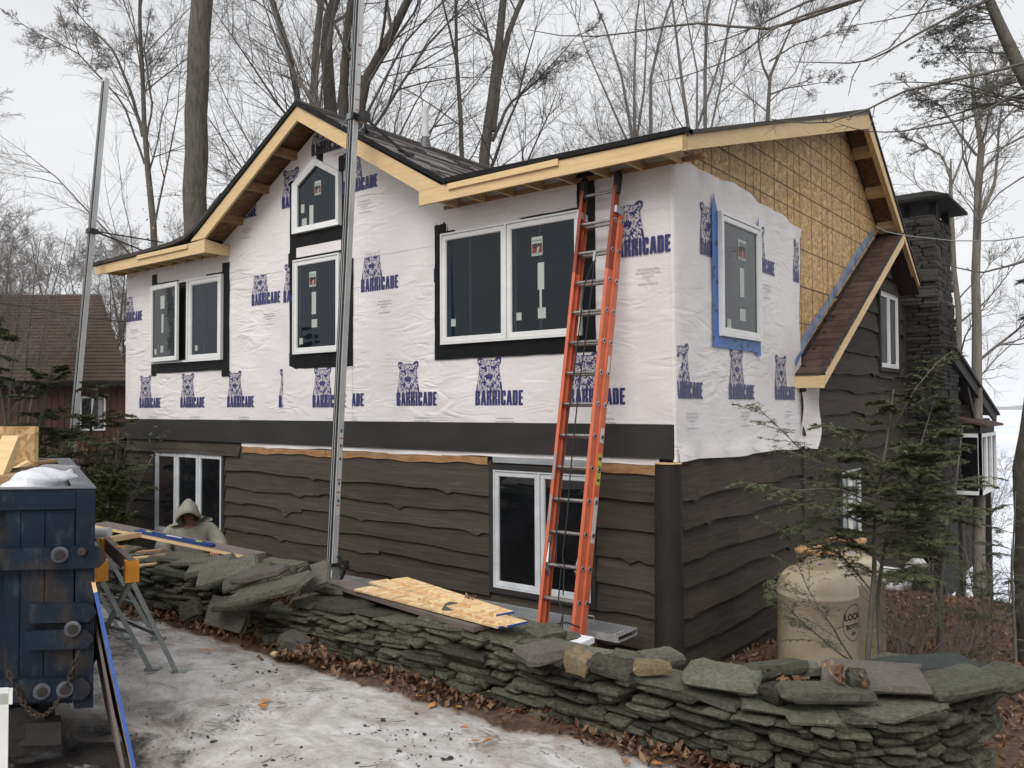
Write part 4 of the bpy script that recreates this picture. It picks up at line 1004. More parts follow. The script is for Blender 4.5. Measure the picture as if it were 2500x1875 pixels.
print_at(True, -5.42, 3.60, wrapD, [(.576, -1, 3.99+5.2*.576), (-.576, -1, 3.99-5.2*.576)], w=.008, small=False, ink='inkblack')
print_at(False, -.095, .248, wrapS, [X_gt(.02)], w=.004); print_at(False, 1.218, .248, wrapS, w=.004); print_at(False, 2.557, .250, wrapS, w=.004)
print_at(False, .551, 1.715, wrapS, [X_lt(.82)], w=.004); print_at(False, 1.90, 1.735, wrapS, [X_gt(2.05)], w=.004); print_at(False, 3.237, 1.75, wrapS, [X_lt(3.44)], w=.004)

# ================================================================== CHIMNEY
random.seed(21)
stones_v = []
def stone_mesh(seed, nseg=8, rough=.10, box=False):
    r_ = random.Random(seed); ang = sorted([(k+r_.uniform(-.28, .28))/nseg*2*math.pi for k in range(nseg)]); out = []
    for k in range(nseg):
        a_ = ang[k]; c_, s_ = math.cos(a_), math.sin(a_); e = .30 if not box else .18; lo_ = .80 if not box else .93
        out.append((.5*math.copysign(abs(c_)**e, c_)*r_.uniform(lo_, 1), .5*math.copysign(abs(s_)**e, s_)*r_.uniform(lo_, 1)))
    v = []
    for zi, sc_ in ((0, r_.uniform(.86, .95)), (.45, 1.0), (1.0, r_.uniform(.88, .97))):
        for x_, y_ in out: v.append((x_*sc_*r_.uniform(.96, 1.03), y_*sc_*r_.uniform(.96, 1.03), zi + (r_.uniform(-rough, rough) if zi != .45 else r_.uniform(-.15, .15))))
    f = [tuple(range(nseg-1, -1, -1)), tuple(range(2*nseg, 3*nseg))]
    for l_ in range(2): f += [(l_*nseg+k, l_*nseg+(k+1) % nseg, (l_+1)*nseg+(k+1) % nseg, (l_+1)*nseg+k) for k in range(nseg)]
    return v, f
def mk_variants(name, mat, n_, s0, nseg=8, rough=.10, box=False):
    out = []
    for k in range(n_):
        v, f = stone_mesh(s0+k, nseg, rough, box); me = bpy.data.meshes.new(name); me.from_pydata(v, [], f); me.materials.append(mat); me.update(); out.append(me)
    return out
CH_X0, CH_Y0, CH_Y1 = .0, 8.80, 10.25
def ch_x1(z): return .66 - .020*max(0, z+.5) - (.03 if z > 2 else 0)
def ch_y1(z): return CH_Y1 - .03*max(0, z+.5)
chim = MB(); CT = 3.50
chim.prism([(-.6, CH_Y0+.06, -3.2), (ch_x1(-3)-.06, CH_Y0+.06, -3.2), (ch_x1(CT)-.06, CH_Y0+.06, CT-.1), (-.6, CH_Y0+.06, CT-.1)], (0, 1.30, 0))
chimney = part(chim, 'chimney', M['mortar'])
cv = mk_variants('stone', M['chim'], 10, 100, 8, .06, True); cvt = mk_variants('stone', M['chimtop'], 10, 140, 8, .06, True)
z = -2.5; cnt = 0
while z < CT:
    h = rd(.055, .085) if random.random() < .88 else rd(.13, .18); h = min(h, CT-z+.02)
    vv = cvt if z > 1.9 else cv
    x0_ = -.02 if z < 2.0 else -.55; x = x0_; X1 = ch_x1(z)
    while x < X1-.03:                              # face towards the drive
        w_ = rd(.18, .48); w_ = min(w_, X1-x)
        if X1-(x+w_) < .10: w_ = X1-x
        pr = rd(-.015, .03)
        link_mesh('stone', random.choice(vv), (x+w_/2, CH_Y0+.06-pr*.5, z), chimney, (rd(-.04, .04), rd(-.03, .03), rd(-.04, .04)), (w_*1.03, .20+pr, h*.98)); cnt += 1
        x += w_
    z += h
z = -1.2
while z < CT:
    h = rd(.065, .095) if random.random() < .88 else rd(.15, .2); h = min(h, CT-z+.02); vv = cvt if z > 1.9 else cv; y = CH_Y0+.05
    while y < ch_y1(z)-.05:                        # side face
        w_ = min(rd(.3, .6), ch_y1(z)-y); pr = rd(-.01, .03)
        if ch_y1(z)-(y+w_) < .15: w_ = ch_y1(z)-y
        link_mesh('stone', random.choice(vv), (ch_x1(z)-.10+pr*.5, y+w_/2, z), chimney, (rd(-.03, .03), rd(-.04, .04), rd(-.04, .04)), (.20+pr, w_*1.03, h*.98)); cnt += 1
        y += w_
    z += h
print('chimney stones', cnt)
for px, py in ((.5, 8.98), (.5, 10.0), (-.35, 8.98), (-.35, 10.0), (.08, 8.98)): MB().box(px-.06, px+.06, py-.07, py+.07, CT-.02, CT+.27).build('cap_pillar', M['chim'], chimney)
cz = CT+.27
MB().add([(-.62, 8.62, cz), (.80, 8.62, cz), (.80, 10.45, cz), (-.62, 10.45, cz), (-.62, 8.62, cz+.05), (.80, 8.62, cz+.05), (.80, 10.45, cz+.05), (-.62, 10.45, cz+.05),
          (-.30, 9.15, cz+.27), (.42, 9.15, cz+.27), (.42, 9.9, cz+.27), (-.30, 9.9, cz+.27)],
         [(0, 3, 2, 1), (0, 1, 5, 4), (1, 2, 6, 5), (2, 3, 7, 6), (3, 0, 4, 7), (4, 5, 9, 8), (5, 6, 10, 9), (6, 7, 11, 10), (7, 4, 8, 11), (8, 9, 10, 11)]).build('chimney_cap', M['chim'], chimney)
# --- lake-side wing: roof rake, dark wall, bay window
part(MB().box(-5, .30, 10.2, 13.6, -3.3, .2), 'wing_wall', M['siding'])
part(MB().prism([(.70, 9.4, 1.22), (.70, 14.05, -.02), (.70, 14.0, -.22), (.70, 9.4, .98)], (-.05, 0, 0)), 'rake_board', M['band'])
part(MB().prism([(-4, 9.4, 1.26), (-4, 14.15, .00), (-4, 14.15, -.05), (-4, 9.4, 1.20)], (4.75, 0, 0)), 'wing_roof', M['shgrey'])
part(MB().prism([(.66, 10.9, .55), (.66, 11.1, .5), (.66, 12.0, -.32), (.66, 11.85, -.36)], (-.05, 0, 0)), 'roof_brace', M['band'])
BX0, BX1, BY0, BY1, BZ0, BZ1 = .25, .93, 10.62, 12.3, -1.52, -.36
part(MB().box(BX0, BX1-.03, BY0+.03, BY1-.03, BZ1, BZ1+.16), 'bay_head', M['band'])
part(MB().prism([(BX0, BY0-.2, BZ1+.34), (BX1+.12, BY0-.12, BZ1+.13), (BX1+.12, BY1+.1, BZ1+.13), (BX0, BY1+.1, BZ1+.34)], (0, 0, .04)), 'bay_roof', M['shbrown'])
part(MB().prism([(BX0, BY0+.02, BZ0-.25), (BX1-.05, BY0+.02, BZ0-.02), (BX1-.05, BY1-.02, BZ0-.02), (BX0, BY1-.02, BZ0-.25)], (0, 0, .02)), 'bay_base', M['band'])
bay = part(MB().box(BX0+.05, BX1-.12, BY0+.10, BY1-.10, BZ0, BZ1), 'bay_window', M['steelblack'])
for (pa, pb) in (((BX0+.1, BY0), (BX1, BY0)), ((BX1, BY0), (BX1, BY1))):
    A3, B3 = Vector((*pa, 0)), Vector((*pb, 0)); dd = (B3-A3).normalized(); Nn = Vector((dd.y, -dd.x, 0)); PB = lambda a, z, w, A3=A3, dd=dd, Nn=Nn: A3+dd*a+Nn*w+Vector((0, 0, z)); Lb = (B3-A3).length
    k_ = 1 if Lb < 1 else 3
    for i_ in range(k_):
        mb = MB(); frame_ring(mb, PB, Lb*i_/k_, Lb*(i_+1)/k_, BZ0, BZ1, .07, -.06, .0); mb.build('frame', M['frame'], bay)
        mb = MB(); pbox(mb, PB, Lb*i_/k_+.06, Lb*(i_+1)/k_-.06, BZ0+.06, BZ1-.06, -.05, -.04); mb.build('pane', M['glassdark'] if k_ == 1 else M['glassside'], bay)
part(MB().box(.55, .67, 13.2, 13.32, -4.5, -.1), 'porch_post', M['band'])
part(MB().box(.42, .55, 10.75, 10.9, -4.0, -1.6), 'porch_post', M['band'])
# exhaust elbow pipe on the side wall
r_p, zp = .054, -2.02
tub = MB(); tub.tube([(.0, 3.60, zp+.02), (.6, 3.60, zp+.01), (1.10, 3.60, zp), (1.19, 3.60, zp+.03), (1.225, 3.60, zp+.10), (1.23, 3.60, zp+.22), (1.25, 3.59, zp+.29), (1.30, 3.58, zp+.33), (1.37, 3.57, zp+.33), (1.41, 3.56, zp+.28)], r_p, 16); part(tub, 'exhaust_pipe', M['pvc'], smooth=True)
part(MB().tube([(1.225, 3.60, zp+.13), (1.2255, 3.60, zp+.17)], r_p*1.14, 16), 'pipe_coupling', M['pvc'])
tub = MB().tube([(.0, 3.95, zp+.14), (1.06, 3.95, zp+.12)], r_p, 14); part(tub, 'exhaust_pipe', M['pvc'], smooth=True)

# ================================================================== DRY STONE WALL
random.seed(31)
PATH = [(-6.2, -3.80), (-4.6, -3.76), (-3.0, -3.70), (-1.12, -3.62), (.69, -3.58), (1.5, -3.66), (2.15, -3.72), (2.58, -3.62), (2.88, -3.34), (3.00, -2.95), (3.03, -2.65)]
seg = [0]
for p, q in zip(PATH[:-1], PATH[1:]): seg.append(seg[-1]+math.hypot(q[0]-p[0], q[1]-p[1]))
def path(s):
    s = min(max(s, 0), seg[-1]-1e-4); k = max(i_ for i_ in range(len(seg)) if seg[i_] <= s); k = min(k, len(PATH)-2); t = (s-seg[k])/(seg[k+1]-seg[k])
    p, q = PATH[k], PATH[k+1]; return p[0]+(q[0]-p[0])*t, p[1]+(q[1]-p[1])*t, math.atan2(q[1]-p[1], q[0]-p[0])
def ztop(s):
    x, y, a_ = path(s); z = -1.165 + .012*math.sin(s*2.1)
    if x < -1.2: z += -.03*math.sin((x+3)*2)
    if -1.75 < x < -1.15: z -= .13
    return z
fw = empty('stone_wall', (0, -3.5, -1.5), 'low dry stacked flagstone wall curving along the icy driveway', 'wall')
core = MB(); cpts = []
s = 0
while s < seg[-1]:
    x, y, a_ = path(s); nx_, ny_ = -math.sin(a_), math.cos(a_); bk = .20 if .9 < x < 1.75 else .42; cpts.append((x+nx_*.15, y+ny_*.15, x+nx_*bk, y+ny_*bk, ztop(s)-.06)); s += .15
v = []
for x0, y0, x1, y1, z in cpts: v += [(x0, y0, -2.3), (x0, y0, z), (x1, y1, z), (x1, y1, -2.4)]
core.add(v, [(i_*4+k, i_*4+k+1, i_*4+5+k, i_*4+4+k) for i_ in range(len(cpts)-1) for k in range(3)])
core.build('wall_core', M['mortar'], fw)
FV = mk_variants('stone', M['flag'], 24, 300, 11, .14); FT = mk_variants('stone', M['flagtop'], 12, 340, 12, .10)
FB = mk_variants('stone', M['flagbrown'], 4, 360, 7, .05); FN_ = mk_variants('stone', M['tanrock'], 3, 370, 9, .2); FS = mk_variants('stone', M['slate'], 2, 380, 10, .04)
items = []
def base_z(s): x, y, a_ = path(s); return gzf(x + .2*math.sin(a_), y - .2*math.cos(a_)) - .05
# face: courses wander up and down, thicknesses vary stone by stone
nrow = 26
for side_of in (0, 1):
    heights = [rd(.022, .042) for _ in range(nrow)]
    for r_i in range(nrow):
        s = rd(-.2, 0)
        while s < seg[-1]:
            w_ = rd(.09, .22) if random.random() < .5 else rd(.20, .46)
            sm = s+w_/2; x, y, a_ = path(sm); top = ztop(sm)
            if x > 2.3: w_ *= .7
            z = top - sum(heights[:r_i+1]) + .018*math.sin(sm*1.9+1)+.012*math.sin(sm*4.3+r_i*.5)
            h = heights[r_i]*rd(.75, 1.2)
            if z > base_z(sm)-.03 and z < top:
                off = (.13 if side_of == 0 else .44) + rd(-.035, .03) + (-.05*((top-z)/.5) if side_of == 0 and x < 1.9 else 0)
                if side_of == 0 or (x > 1.9 and r_i < 6) or (r_i < 2 and not .8 < x < 1.8):
                    dpt = rd(.20, .34)
                    items.append((random.choice(FV), (x-math.sin(a_)*off*1.0, y+math.cos(a_)*off, z), (rd(-.07, .07), rd(-.055, .055)+.03*math.sin(sm*3), a_+rd(-.12, .12)), (w_*1.04, dpt, h)))
            s += w_
# cap slabs
s = .1
while s < seg[-1]:
    w_ = rd(.18, .44); x, y, a_ = path(s+w_/2)
    if random.random() < .93:
        mm_ = random.choice(FT) if x > .3 or x < -1.2 else random.choice(FV+FT); w2_ = rd(.26, .40)
        items.append((mm_, (x-math.sin(a_)*.16, y+math.cos(a_)*.16, ztop(s)-.012+rd(-.012, .015)), (rd(-.09, .09), rd(-.07, .07), a_+rd(-.35, .35)), (w_*1.1, w2_*(.75 if .8 < x < 1.8 else 1), rd(.024, .042))))
    if random.random() < .8 and not .8 < x < 1.8: items.append((random.choice(FT+FB[:1]), (x-math.sin(a_)*.42, y+math.cos(a_)*.42, ztop(s)-.03+rd(-.02, .02)), (rd(-.1, .1), rd(-.1, .1), a_+rd(-.5, .5)), (w_*1.0, rd(.22, .32), rd(.025, .04))))
    s += w_*.93
def wp(u, v, Z): return at(u, v, Z=Z)
for (u, v_, Z, sx_, sy_, sz_, rx, ry, rz_, fam) in (
    (1330, 1592, -1.13, .34, .26, .06, .02, -.05, .45, FB), (1180, 1480+30, -1.13, .34, .24, .06, .05, .1, .1, FT), (1330, 1545, -1.13, .26, .18, .05, .1, .0, .6, FV), (1415, 1612, -1.12, .16, .13, .085, .2, .15, -.6, FN_),
    (1500, 1630, -1.13, .28, .18, .05, .05, .2, -.5, FV), (1545, 1608, -1.12, .24, .16, .04, .0, .1, -.3, FT), (1610, 1605, -1.12, .26, .20, .045, 0, 0, .4, FT), (1590, 1628, -1.10, .22, .10, .05, 0, 0, .1, FN_),
    (1765, 1650, -1.105, .40, .32, .035, .10, .02, -.5, FT), (1890, 1630, -1.10, .36, .16, .05, -.15, .0, .3, FT), (1905, 1690, -1.12, .20, .16, .06, 0, 0, .5, FV), (2010, 1690, -1.10, .46, .20, .045, .03, .05, .1, FT), (2130, 1650, -1.09, .54, .40, .035, .04, -.03, -.3, FB),
    (2270, 1620, -1.085, .60, .26, .025, .0, .02, .25, FS), (2330, 1665, -1.10, .50, .30, .045, .0, -.03, .35, FT), (2450, 1655, -1.10, .30, .26, .045, 0, -.1, .6, FT), (2090, 1655, -1.06, .10, .09, .06, .4, 0, 0, FV), (1960, 1632, -1.12, .20, .16, .04, 0, 0, 0, FT)):
    p = wp(u, v_, Z); items.append((random.choice(fam), (p.x, p.y, Z-sz_*.5), (rx, ry, rz_+YAW*.0+.66), (sx_, sy_, sz_)))
items.sort(key=lambda it: (Vector(it[1])-CAM).length - (3 if it[3][0]*it[3][1] > .12 else 0))
for me_, loc, rot, scl in items[:298]: link_mesh('stone', me_, loc, fw, rot, scl)
rest = MB()
for me_, loc, rot, scl in items[298:]:
    mt = Matrix.LocRotScale(Vector(loc), __import__('mathutils').Euler(rot), Vector(scl)); rest.cur = 0
    rest.add([mt @ v_.co for v_ in me_.vertices], [tuple(p.vertices) for p in me_.polygons])
tag(rest.build('stones', M['flag'], fw), kind='stuff')
print('wall stones', len(items))
# loose slabs heaped on the left end of the wall
slabs = [
 (395, 1372, -1.10, .34, .22, .04, .1, .1, .2, FT, 'small pale slab left of the heap beside the yellow saw horse'),
 (450, 1362, -1.06, .44, .26, .04, .12, .05, .3, FT, 'flat slab under the long grey board at the left of the heap'),
 (430, 1395, -1.12, .40, .22, .05, .05, .1, .1, FT, 'thick slab low on the left side of the heap'),
 (478, 1372, -1.05, .46, .26, .035, .08, -.1, -.1, FT, 'long pale slab lying level in the middle of the heap'),
 (515, 1382, -1.05, .42, .30, .055, .2, -.25, .5, FT, 'slab tipped towards the drive below the end of the board'),
 (560, 1392, -1.04, .50, .30, .045, .35, -.30, .6, FT, 'speckled slab tipped steeply beneath the end of the long board'),
 (605, 1408, -1.02, .40, .26, .035, .25, -.35, .5, FT, 'broad speckled slab leaning on its neighbour below the board end'),
 (635, 1402, -.99, .46, .22, .045, .15, -.22, .2, FB, 'brownish slab lying highest in the middle of the heap'),
 (660, 1440, -1.06, .62, .30, .05, .15, -.28, .35, FT, 'largest mossy slab sloping down over the gap in the wall'),
 (695, 1378, -1.04, .42, .16, .05, .05, .03, -.1, FT, 'narrow slab lying flat against the house side of the heap'),
 (735, 1412, -1.02, .26, .22, .06, .3, -.6, .2, FV, 'dark slab wedged under the upright brown slab'),
 (772, 1403, -1.0, .28, .24, .05, .95, -.35, .3, FB, 'brown grey slab standing tilted at the foot of the metal mast'),
 (600, 1470, -1.22, .50, .24, .04, .2, -.1, .2, FV, 'dark slab jutting out below the largest mossy slab'),
 (545, 1500, -1.32, .42, .05, .20, -.35, .12, -.05, FB, 'big brown slab standing on edge against the foot of the wall'),
 (468, 1490, -1.34, .20, .05, .12, -.5, -.3, .5, FV, 'small dark slab leaning at the foot of the wall left of the big brown slab'),
 (712, 1572, -1.40, .22, .17, .11, .2, .35, .2, FB, 'three cornered block lying on the ice at the gap in the wall'),
 (665, 1560, -1.42, .16, .10, .05, .1, .1, .8, FV, 'flat chip of stone beside the three cornered block'),
 (1120, 1490, -1.09, .22, .18, .04, .1, .1, .3, FT, 'little slab poking out behind the pale wood strips'),
 (800, 1432, -1.12, .40, .30, .05, .0, .1, .1, FT, 'broad grey slab carrying the left end of the wood strips')]
for (u, v_, Z, sx_, sy_, sz_, rx, ry, rz_, fam, lab) in slabs:
    p = at(u, v_, Z=Z); o = link_mesh('flagstone', random.choice(fam), (p.x, p.y, Z-sz_*.5), None, (rx, ry, rz_+.3), (sx_, sy_, sz_)); tag(o, lab, 'stone slab', 'loose flagstones heaped on the wall')

# ================================================================== LADDER
LX = -.705; ldir = Vector((0, .187, 1)).normalized(); lnor = Vector((0, -1, .187)).normalized(); lxx = Vector((1, 0, 0))
p_top = at(1490, 486, X=LX); 
lb = Vector((LX, -.97, -2.40))
def LP(a, t, w): return lb + lxx*a + ldir*t + lnor*w
ladder = empty('extension_ladder', lb, 'orange fibreglass extension ladder with aluminium rungs leaning on the white wall', 'ladder')
T_fly_top = 4.93; T_base_top = 4.56
def channel(a, t0, t1, w, sgn, mat, name):
    """C section rail, web on the outside, flanges turned inwards"""
    mb = MB(); c_ = LP(a, (t0+t1)/2, w); hl = ldir*((t1-t0)/2)
    mb.obox(c_, hl, lnor*.042, lxx*.0025)
    for q in (-1, 1): mb.obox(LP(a-sgn*.016, (t0+t1)/2, w+q*.040), hl, lnor*.0025, lxx*.016)
    return mb.build(name, M[mat], ladder)
for sgn in (-1, 1):
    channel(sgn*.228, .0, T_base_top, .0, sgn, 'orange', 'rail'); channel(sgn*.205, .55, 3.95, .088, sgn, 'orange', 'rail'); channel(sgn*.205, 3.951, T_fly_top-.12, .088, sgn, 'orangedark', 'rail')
    MB().tube([LP(sgn*.198, T_fly_top-.20, .088), LP(sgn*.198, T_fly_top-.17, .088), LP(sgn*.198, T_fly_top-.02, .088), LP(sgn*.198, T_fly_top+.03, .085)], [.036, .042, .044, .03], 10).build('end_cover', M['rubber'], ladder)
    for q in (0,): MB().obox(LP(sgn*.212, T_base_top+.0, .05), ldir*.035, lnor*.07, lxx*.022).build('guide_bracket', M['alu'], ladder)
t_first = (p_top.z - lb.z)/ldir.z
rung_t = [t_first-.3048*k for k in range(20)]
for t in rung_t:
    if .6 < t < T_fly_top:
        MB().tube([LP(-.20, t, .088), LP(.20, t, .088)], .016, 10).build('rung', M['rung'], ladder)
        MB().lathe((0, 0, 0), [(.001, 0), (.024, 0), (.024, .006), (.015, .006)], 12)
    if .1 < t < T_base_top-.05: MB().tube([LP(-.223, t, .0), LP(.223, t, .0)], .016, 10).build('rung', M['rung'], ladder)
    for (a_, w_, ok) in ((.208, .088, .6 < t < T_fly_top-.15), (.231, .0, .1 < t < T_base_top-.05)):
        if ok:
            mb = MB(); mb.tube([LP(a_, t, w_), LP(a_+.007, t, w_)], .025, 12); mb.build('rung_collar', M['alu'], ladder)
            mb = MB(); mb.tube([LP(a_+.0075, t, w_), LP(a_+.009, t, w_)], .014, 10); mb.build('rung_hole', M['rubber'], ladder)
# rung locks near the bottom of the fly section
tl = min(rung_t, key=lambda t: abs(LP(0, t, .088).z - at(1330, 1375, Y=-.9).z))
for sgn in (-1, 1):
    mb = MB(); a_ = sgn*.165
    mb.bar(LP(a_, tl-.10, .06), LP(a_+sgn*.01, tl+.02, .12), .022, .012); mb.bar(LP(a_, tl+.02, .12), LP(a_+sgn*.02, tl+.20, .10), .018, .012); mb.bar(LP(a_, tl-.10, .06), LP(a_, tl-.03, .14), .016, .010); mb.bar(LP(a_, tl+.03, .07), LP(a_+sgn*.02, tl+.20, .10), .014, .010)
    mb.build('rung_lock', M['alu'], ladder)
    MB().obox(LP(a_+sgn*.02, tl+.24, .10), ldir*.035, lnor*.018, lxx*.014).build('lock_bracket', M['galv'], ladder)
# labels on the rails
def rail_label(a, t, w, ht, mat, wd=.030, name='label'):
    return MB().obox(LP(a, t, w), ldir*(ht/2), lnor*wd, lxx*.0012).build(name, M[mat], ladder)
rail_label(.2325, 1.55, .0, .42, 'label'); rail_label(.2325, 2.02, .0, .30, 'labelyel'); rail_label(.2325, 2.34, .0, .14, 'label'); rail_label(.2325, 3.02, .0, .18, 'label', .018)
MB().obox(LP(-.186, 2.02, .132), ldir*.13, lxx*.012, lnor*.001).build('label', M['labelgrey'], ladder); MB().obox(LP(-.186, 1.62, .132), ldir*.13, lxx*.012, lnor*.001).build('label', M['labelgrey'], ladder)
mb = MB(); mb.obox(LP(.2342, 2.02, 0), ldir*.03, lnor*.02, lxx*.0006); mb.obox(LP(.2342, 2.12, 0), ldir*.012, lnor*.02, lxx*.0006); mb.obox(LP(.2342, 1.92, 0), ldir*.012, lnor*.02, lxx*.0006); mb.build('label_print', M['stickdark'], ladder)
tp_ = min(rung_t, key=lambda t: abs(LP(0, t, .088).z - at(1470, 640, Y=-.3).z))
MB().obox(LP(.02, tp_-.06, .10), ldir*.05, lnor*.012, lxx*.012).build('pulley', M['alu'], ladder)
def rope_pts(pts, wob=.012): return [LP(a+rd(-wob, wob), t, w+rd(-wob, wob)) for a, t, w in pts]
r1 = [(.03, tp_-.10, .11)] + [(.03-.03*k/8+.012*math.sin(k), tp_-.1-(tp_-1.3)*k/8, .13) for k in range(1, 9)] + [(.05, 1.1, .14), (.07, .85, .14)]
r2 = [(.01, tp_-.10, .11), (-.05, tp_-.35, .12), (-.06, tp_-.8, .12), (-.09, tp_-1.6, .12), (-.11, tp_-2.2, .12), (-.10, tl+.35, .12), (-.04, tl+.02, .15), (.02, tl+.0, .15), (.02, tl-.3, .15), (.09, tl-.42, .15), (.06, tl-.52, .15), (.10, tl-.62, .15), (.07, tl-.68, .15), (.11, tl-.66, .15), (.09, tl-.40, .15)]
MB().tube(rope_pts(r1, .006), .0065, 6).build('rope', M['rope'], ladder); MB().tube(rope_pts(r2, .006), .0065, 6).build('rope', M['rope'], ladder)
for sgn in (-1, 1): MB().obox(LP(sgn*.228, -.02, 0), ldir*.03, lnor*.06, lxx*.035).build('foot', M['rubber'], ladder)

# ================================================================== PUMP JACK MASTS
def mast(bot, top, label):
    bot, top = Vector(bot), Vector(top); d = (top-bot).normalized(); X_ = Vector((1, 0, 0)); Yn = d.cross(X_).normalized()*-1   # faces the drive
    if Yn.y > 0: Yn = -Yn
    root = empty('pump_jack_mast', bot, label, 'scaffold mast', 'scaffold masts in front of the house'); h = (top-bot)/2; c_ = (bot+top)/2
    MB().obox(c_, h, X_*.044, Yn*.040).build('mast_tube', M['alugrey'], root)
    MB().obox(c_+Yn*.046-X_*.002, h*.985, X_*.040, Yn*.006).build('rubber_strip', M['rubber'], root)
    for k in (-.020, .012): MB().obox(c_+Yn*.053+X_*k, h*.985, X_*.003, Yn*.002).build('strip_bead', M['alugrey'], root)
    MB().obox(c_+Yn*.0-X_*.0+Yn*.030, h, X_*.048, Yn*.006).build('mast_flange', M['alugrey'], root)
    return root, d, X_, Yn
pb1 = at(810, 1385, D=9.35); pt1 = at(877, 0, X=pb1.x); d_ = (pt1-pb1).normalized()
bot1 = pb1 - d_*((pb1.z+2.12)/d_.z); top1 = pt1 + d_*1.0
root1, d1, X1_, Y1_ = mast(bot1, top1, 'tall aluminium scaffold mast standing in front of the gable')
def onm(v_, b0=pb1, dd=d1): # point on the mast axis seen at image row v_
    lo, hi = -1.0, 9.0
    for _ in range(50):
        mid = (lo+hi)/2; q_ = b0+dd*mid-CAM; vv = CYP-F_PX*q_.dot(_u)/q_.dot(_f)
        if vv > v_: lo = mid
        else: hi = mid
    return b0+dd*lo
for (v0, v1, mat) in ((1052, 1135, 'label'), (1137, 1215, 'label'), (1217, 1258, 'label'), (120, 275, 'label'), (0, 110, 'label')):
    a_, b_ = onm(v0), onm(v1); MB().obox((a_+b_)/2+X1_*.0455-Y1_*.006, (a_-b_)/2, Y1_*.024, X1_*.0012).build('label', M['label' if v0 > 300 else 'label'], root1)
for v0 in (1070, 1171, 1201, 1233, 112, 160, 208, 245, 270): c_ = onm(v0); MB().obox(c_+X1_*.0475-Y1_*.006, d1*.006, Y1_*.022, X1_*.0008).build('label_print', M['red'], root1)
for v0 in (1052, 1088, 1120, 1180, 1222): c_ = onm(v0); MB().obox(c_+X1_*.0475-Y1_*.006, d1*.018, Y1_*.010, X1_*.0008).build('label_print', M['stickdark'], root1)
cb = onm(287); MB().obox(cb, X1_*.058, d1*.040, Y1_*.062).build('collar', M['steelblack'], root1)
MB().obox(cb+Y1_*.064-X1_*.01, X1_*.034, d1*.036, Y1_*.002).build('collar_plate', M['galv'], root1)
MB().obox(cb+X1_*.13-Y1_*.05, X1_*.05, d1*.05, Y1_*.05).build('brace_clamp', M['steelblack'], root1)
def roofpt(u, v_):
    dr = ray(u, v_); # intersect with the gable's right slope z = ZP - slope (x - PKX)
    t = (ZP+.02 - CAM.z - slope*(CAM.x-PKX))/(dr.z + slope*dr.x); return CAM + dr*t
for tgt in ((991, 376), (895, 323)):
    q_ = roofpt(*tgt); MB().bar(cb+X1_*.12-Y1_*.05, q_, .022, .022).build('brace_arm', M['steelblack'], root1); MB().obox(q_+Vector((0, 0, .02)), (.09, 0, -.05), (0, .05, 0), (0, 0, .02)).build('brace_foot', M['steelblack'], root1)
q_ = roofpt(893, 322); MB().tube([q_+Vector((-.02, -.03, .15)), q_+Vector((.02, -.03, .12)), q_+Vector((.0, -.05, .04)), q_+Vector((-.1, -.08, -.02))], .010, 6).build('hook', M['galv'], root1)
MB().tube([cb-X1_*.06+d1*.06, cb-X1_*.15-d1*.01, cb-X1_*.20-d1*.06], .008, 6).build('hook', M['galv'], root1)
f1 = onm(1378); MB().obox(f1+X1_*.0, X1_*.075, d1*.02, Y1_*.065).build('jack_frame', M['steelblack'], root1); MB().obox(f1-d1*.10+X1_*.02, X1_*.05, d1*.085, Y1_*.05).build('jack_box', M['galv'], root1)
MB().bar(f1+X1_*.05, f1+X1_*.26+d1*.06, .03, .03).build('jack_lever', M['steelblack'], root1); MB().bar(f1+X1_*.26+d1*.06, f1+X1_*.16-d1*.16, .03, .03).build('jack_lever', M['steelblack'], root1)
MB().bar(f1+X1_*.10+d1*.10, f1+X1_*.28+d1*.0, .03, .03).build('jack_lever', M['steelblack'], root1)
MB().obox(f1-d1*.09+X1_*.045+Y1_*.052, X1_*.022, d1*.035, Y1_*.001).build('label', M['label'], root1)
pb2 = at(172, 1140, D=13.6); pt2 = at(259, 193, X=pb2.x); d_ = (pt2-pb2).normalized(); bot2 = pb2 - d_*((pb2.z-gzf(pb2.x, pb2.y))/d_.z)
root2, d2, X2_, Y2_ = mast(bot2, pt2, 'aluminium scaffold mast standing left of the house behind the blue container')
cb2 = onm(565, pb2, d2); MB().obox(cb2, X2_*.075, d2*.04, Y2_*.07).build('collar', M['steelblack'], root2)
MB().bar(cb2+X2_*.05, at(398, 592, Y=.5), .02, .02).build('brace_arm', M['steelblack'], root2); MB().bar(cb2+X2_*.05, at(350, 612, Y=.3), .02, .02).build('brace_arm', M['steelblack'], root2)

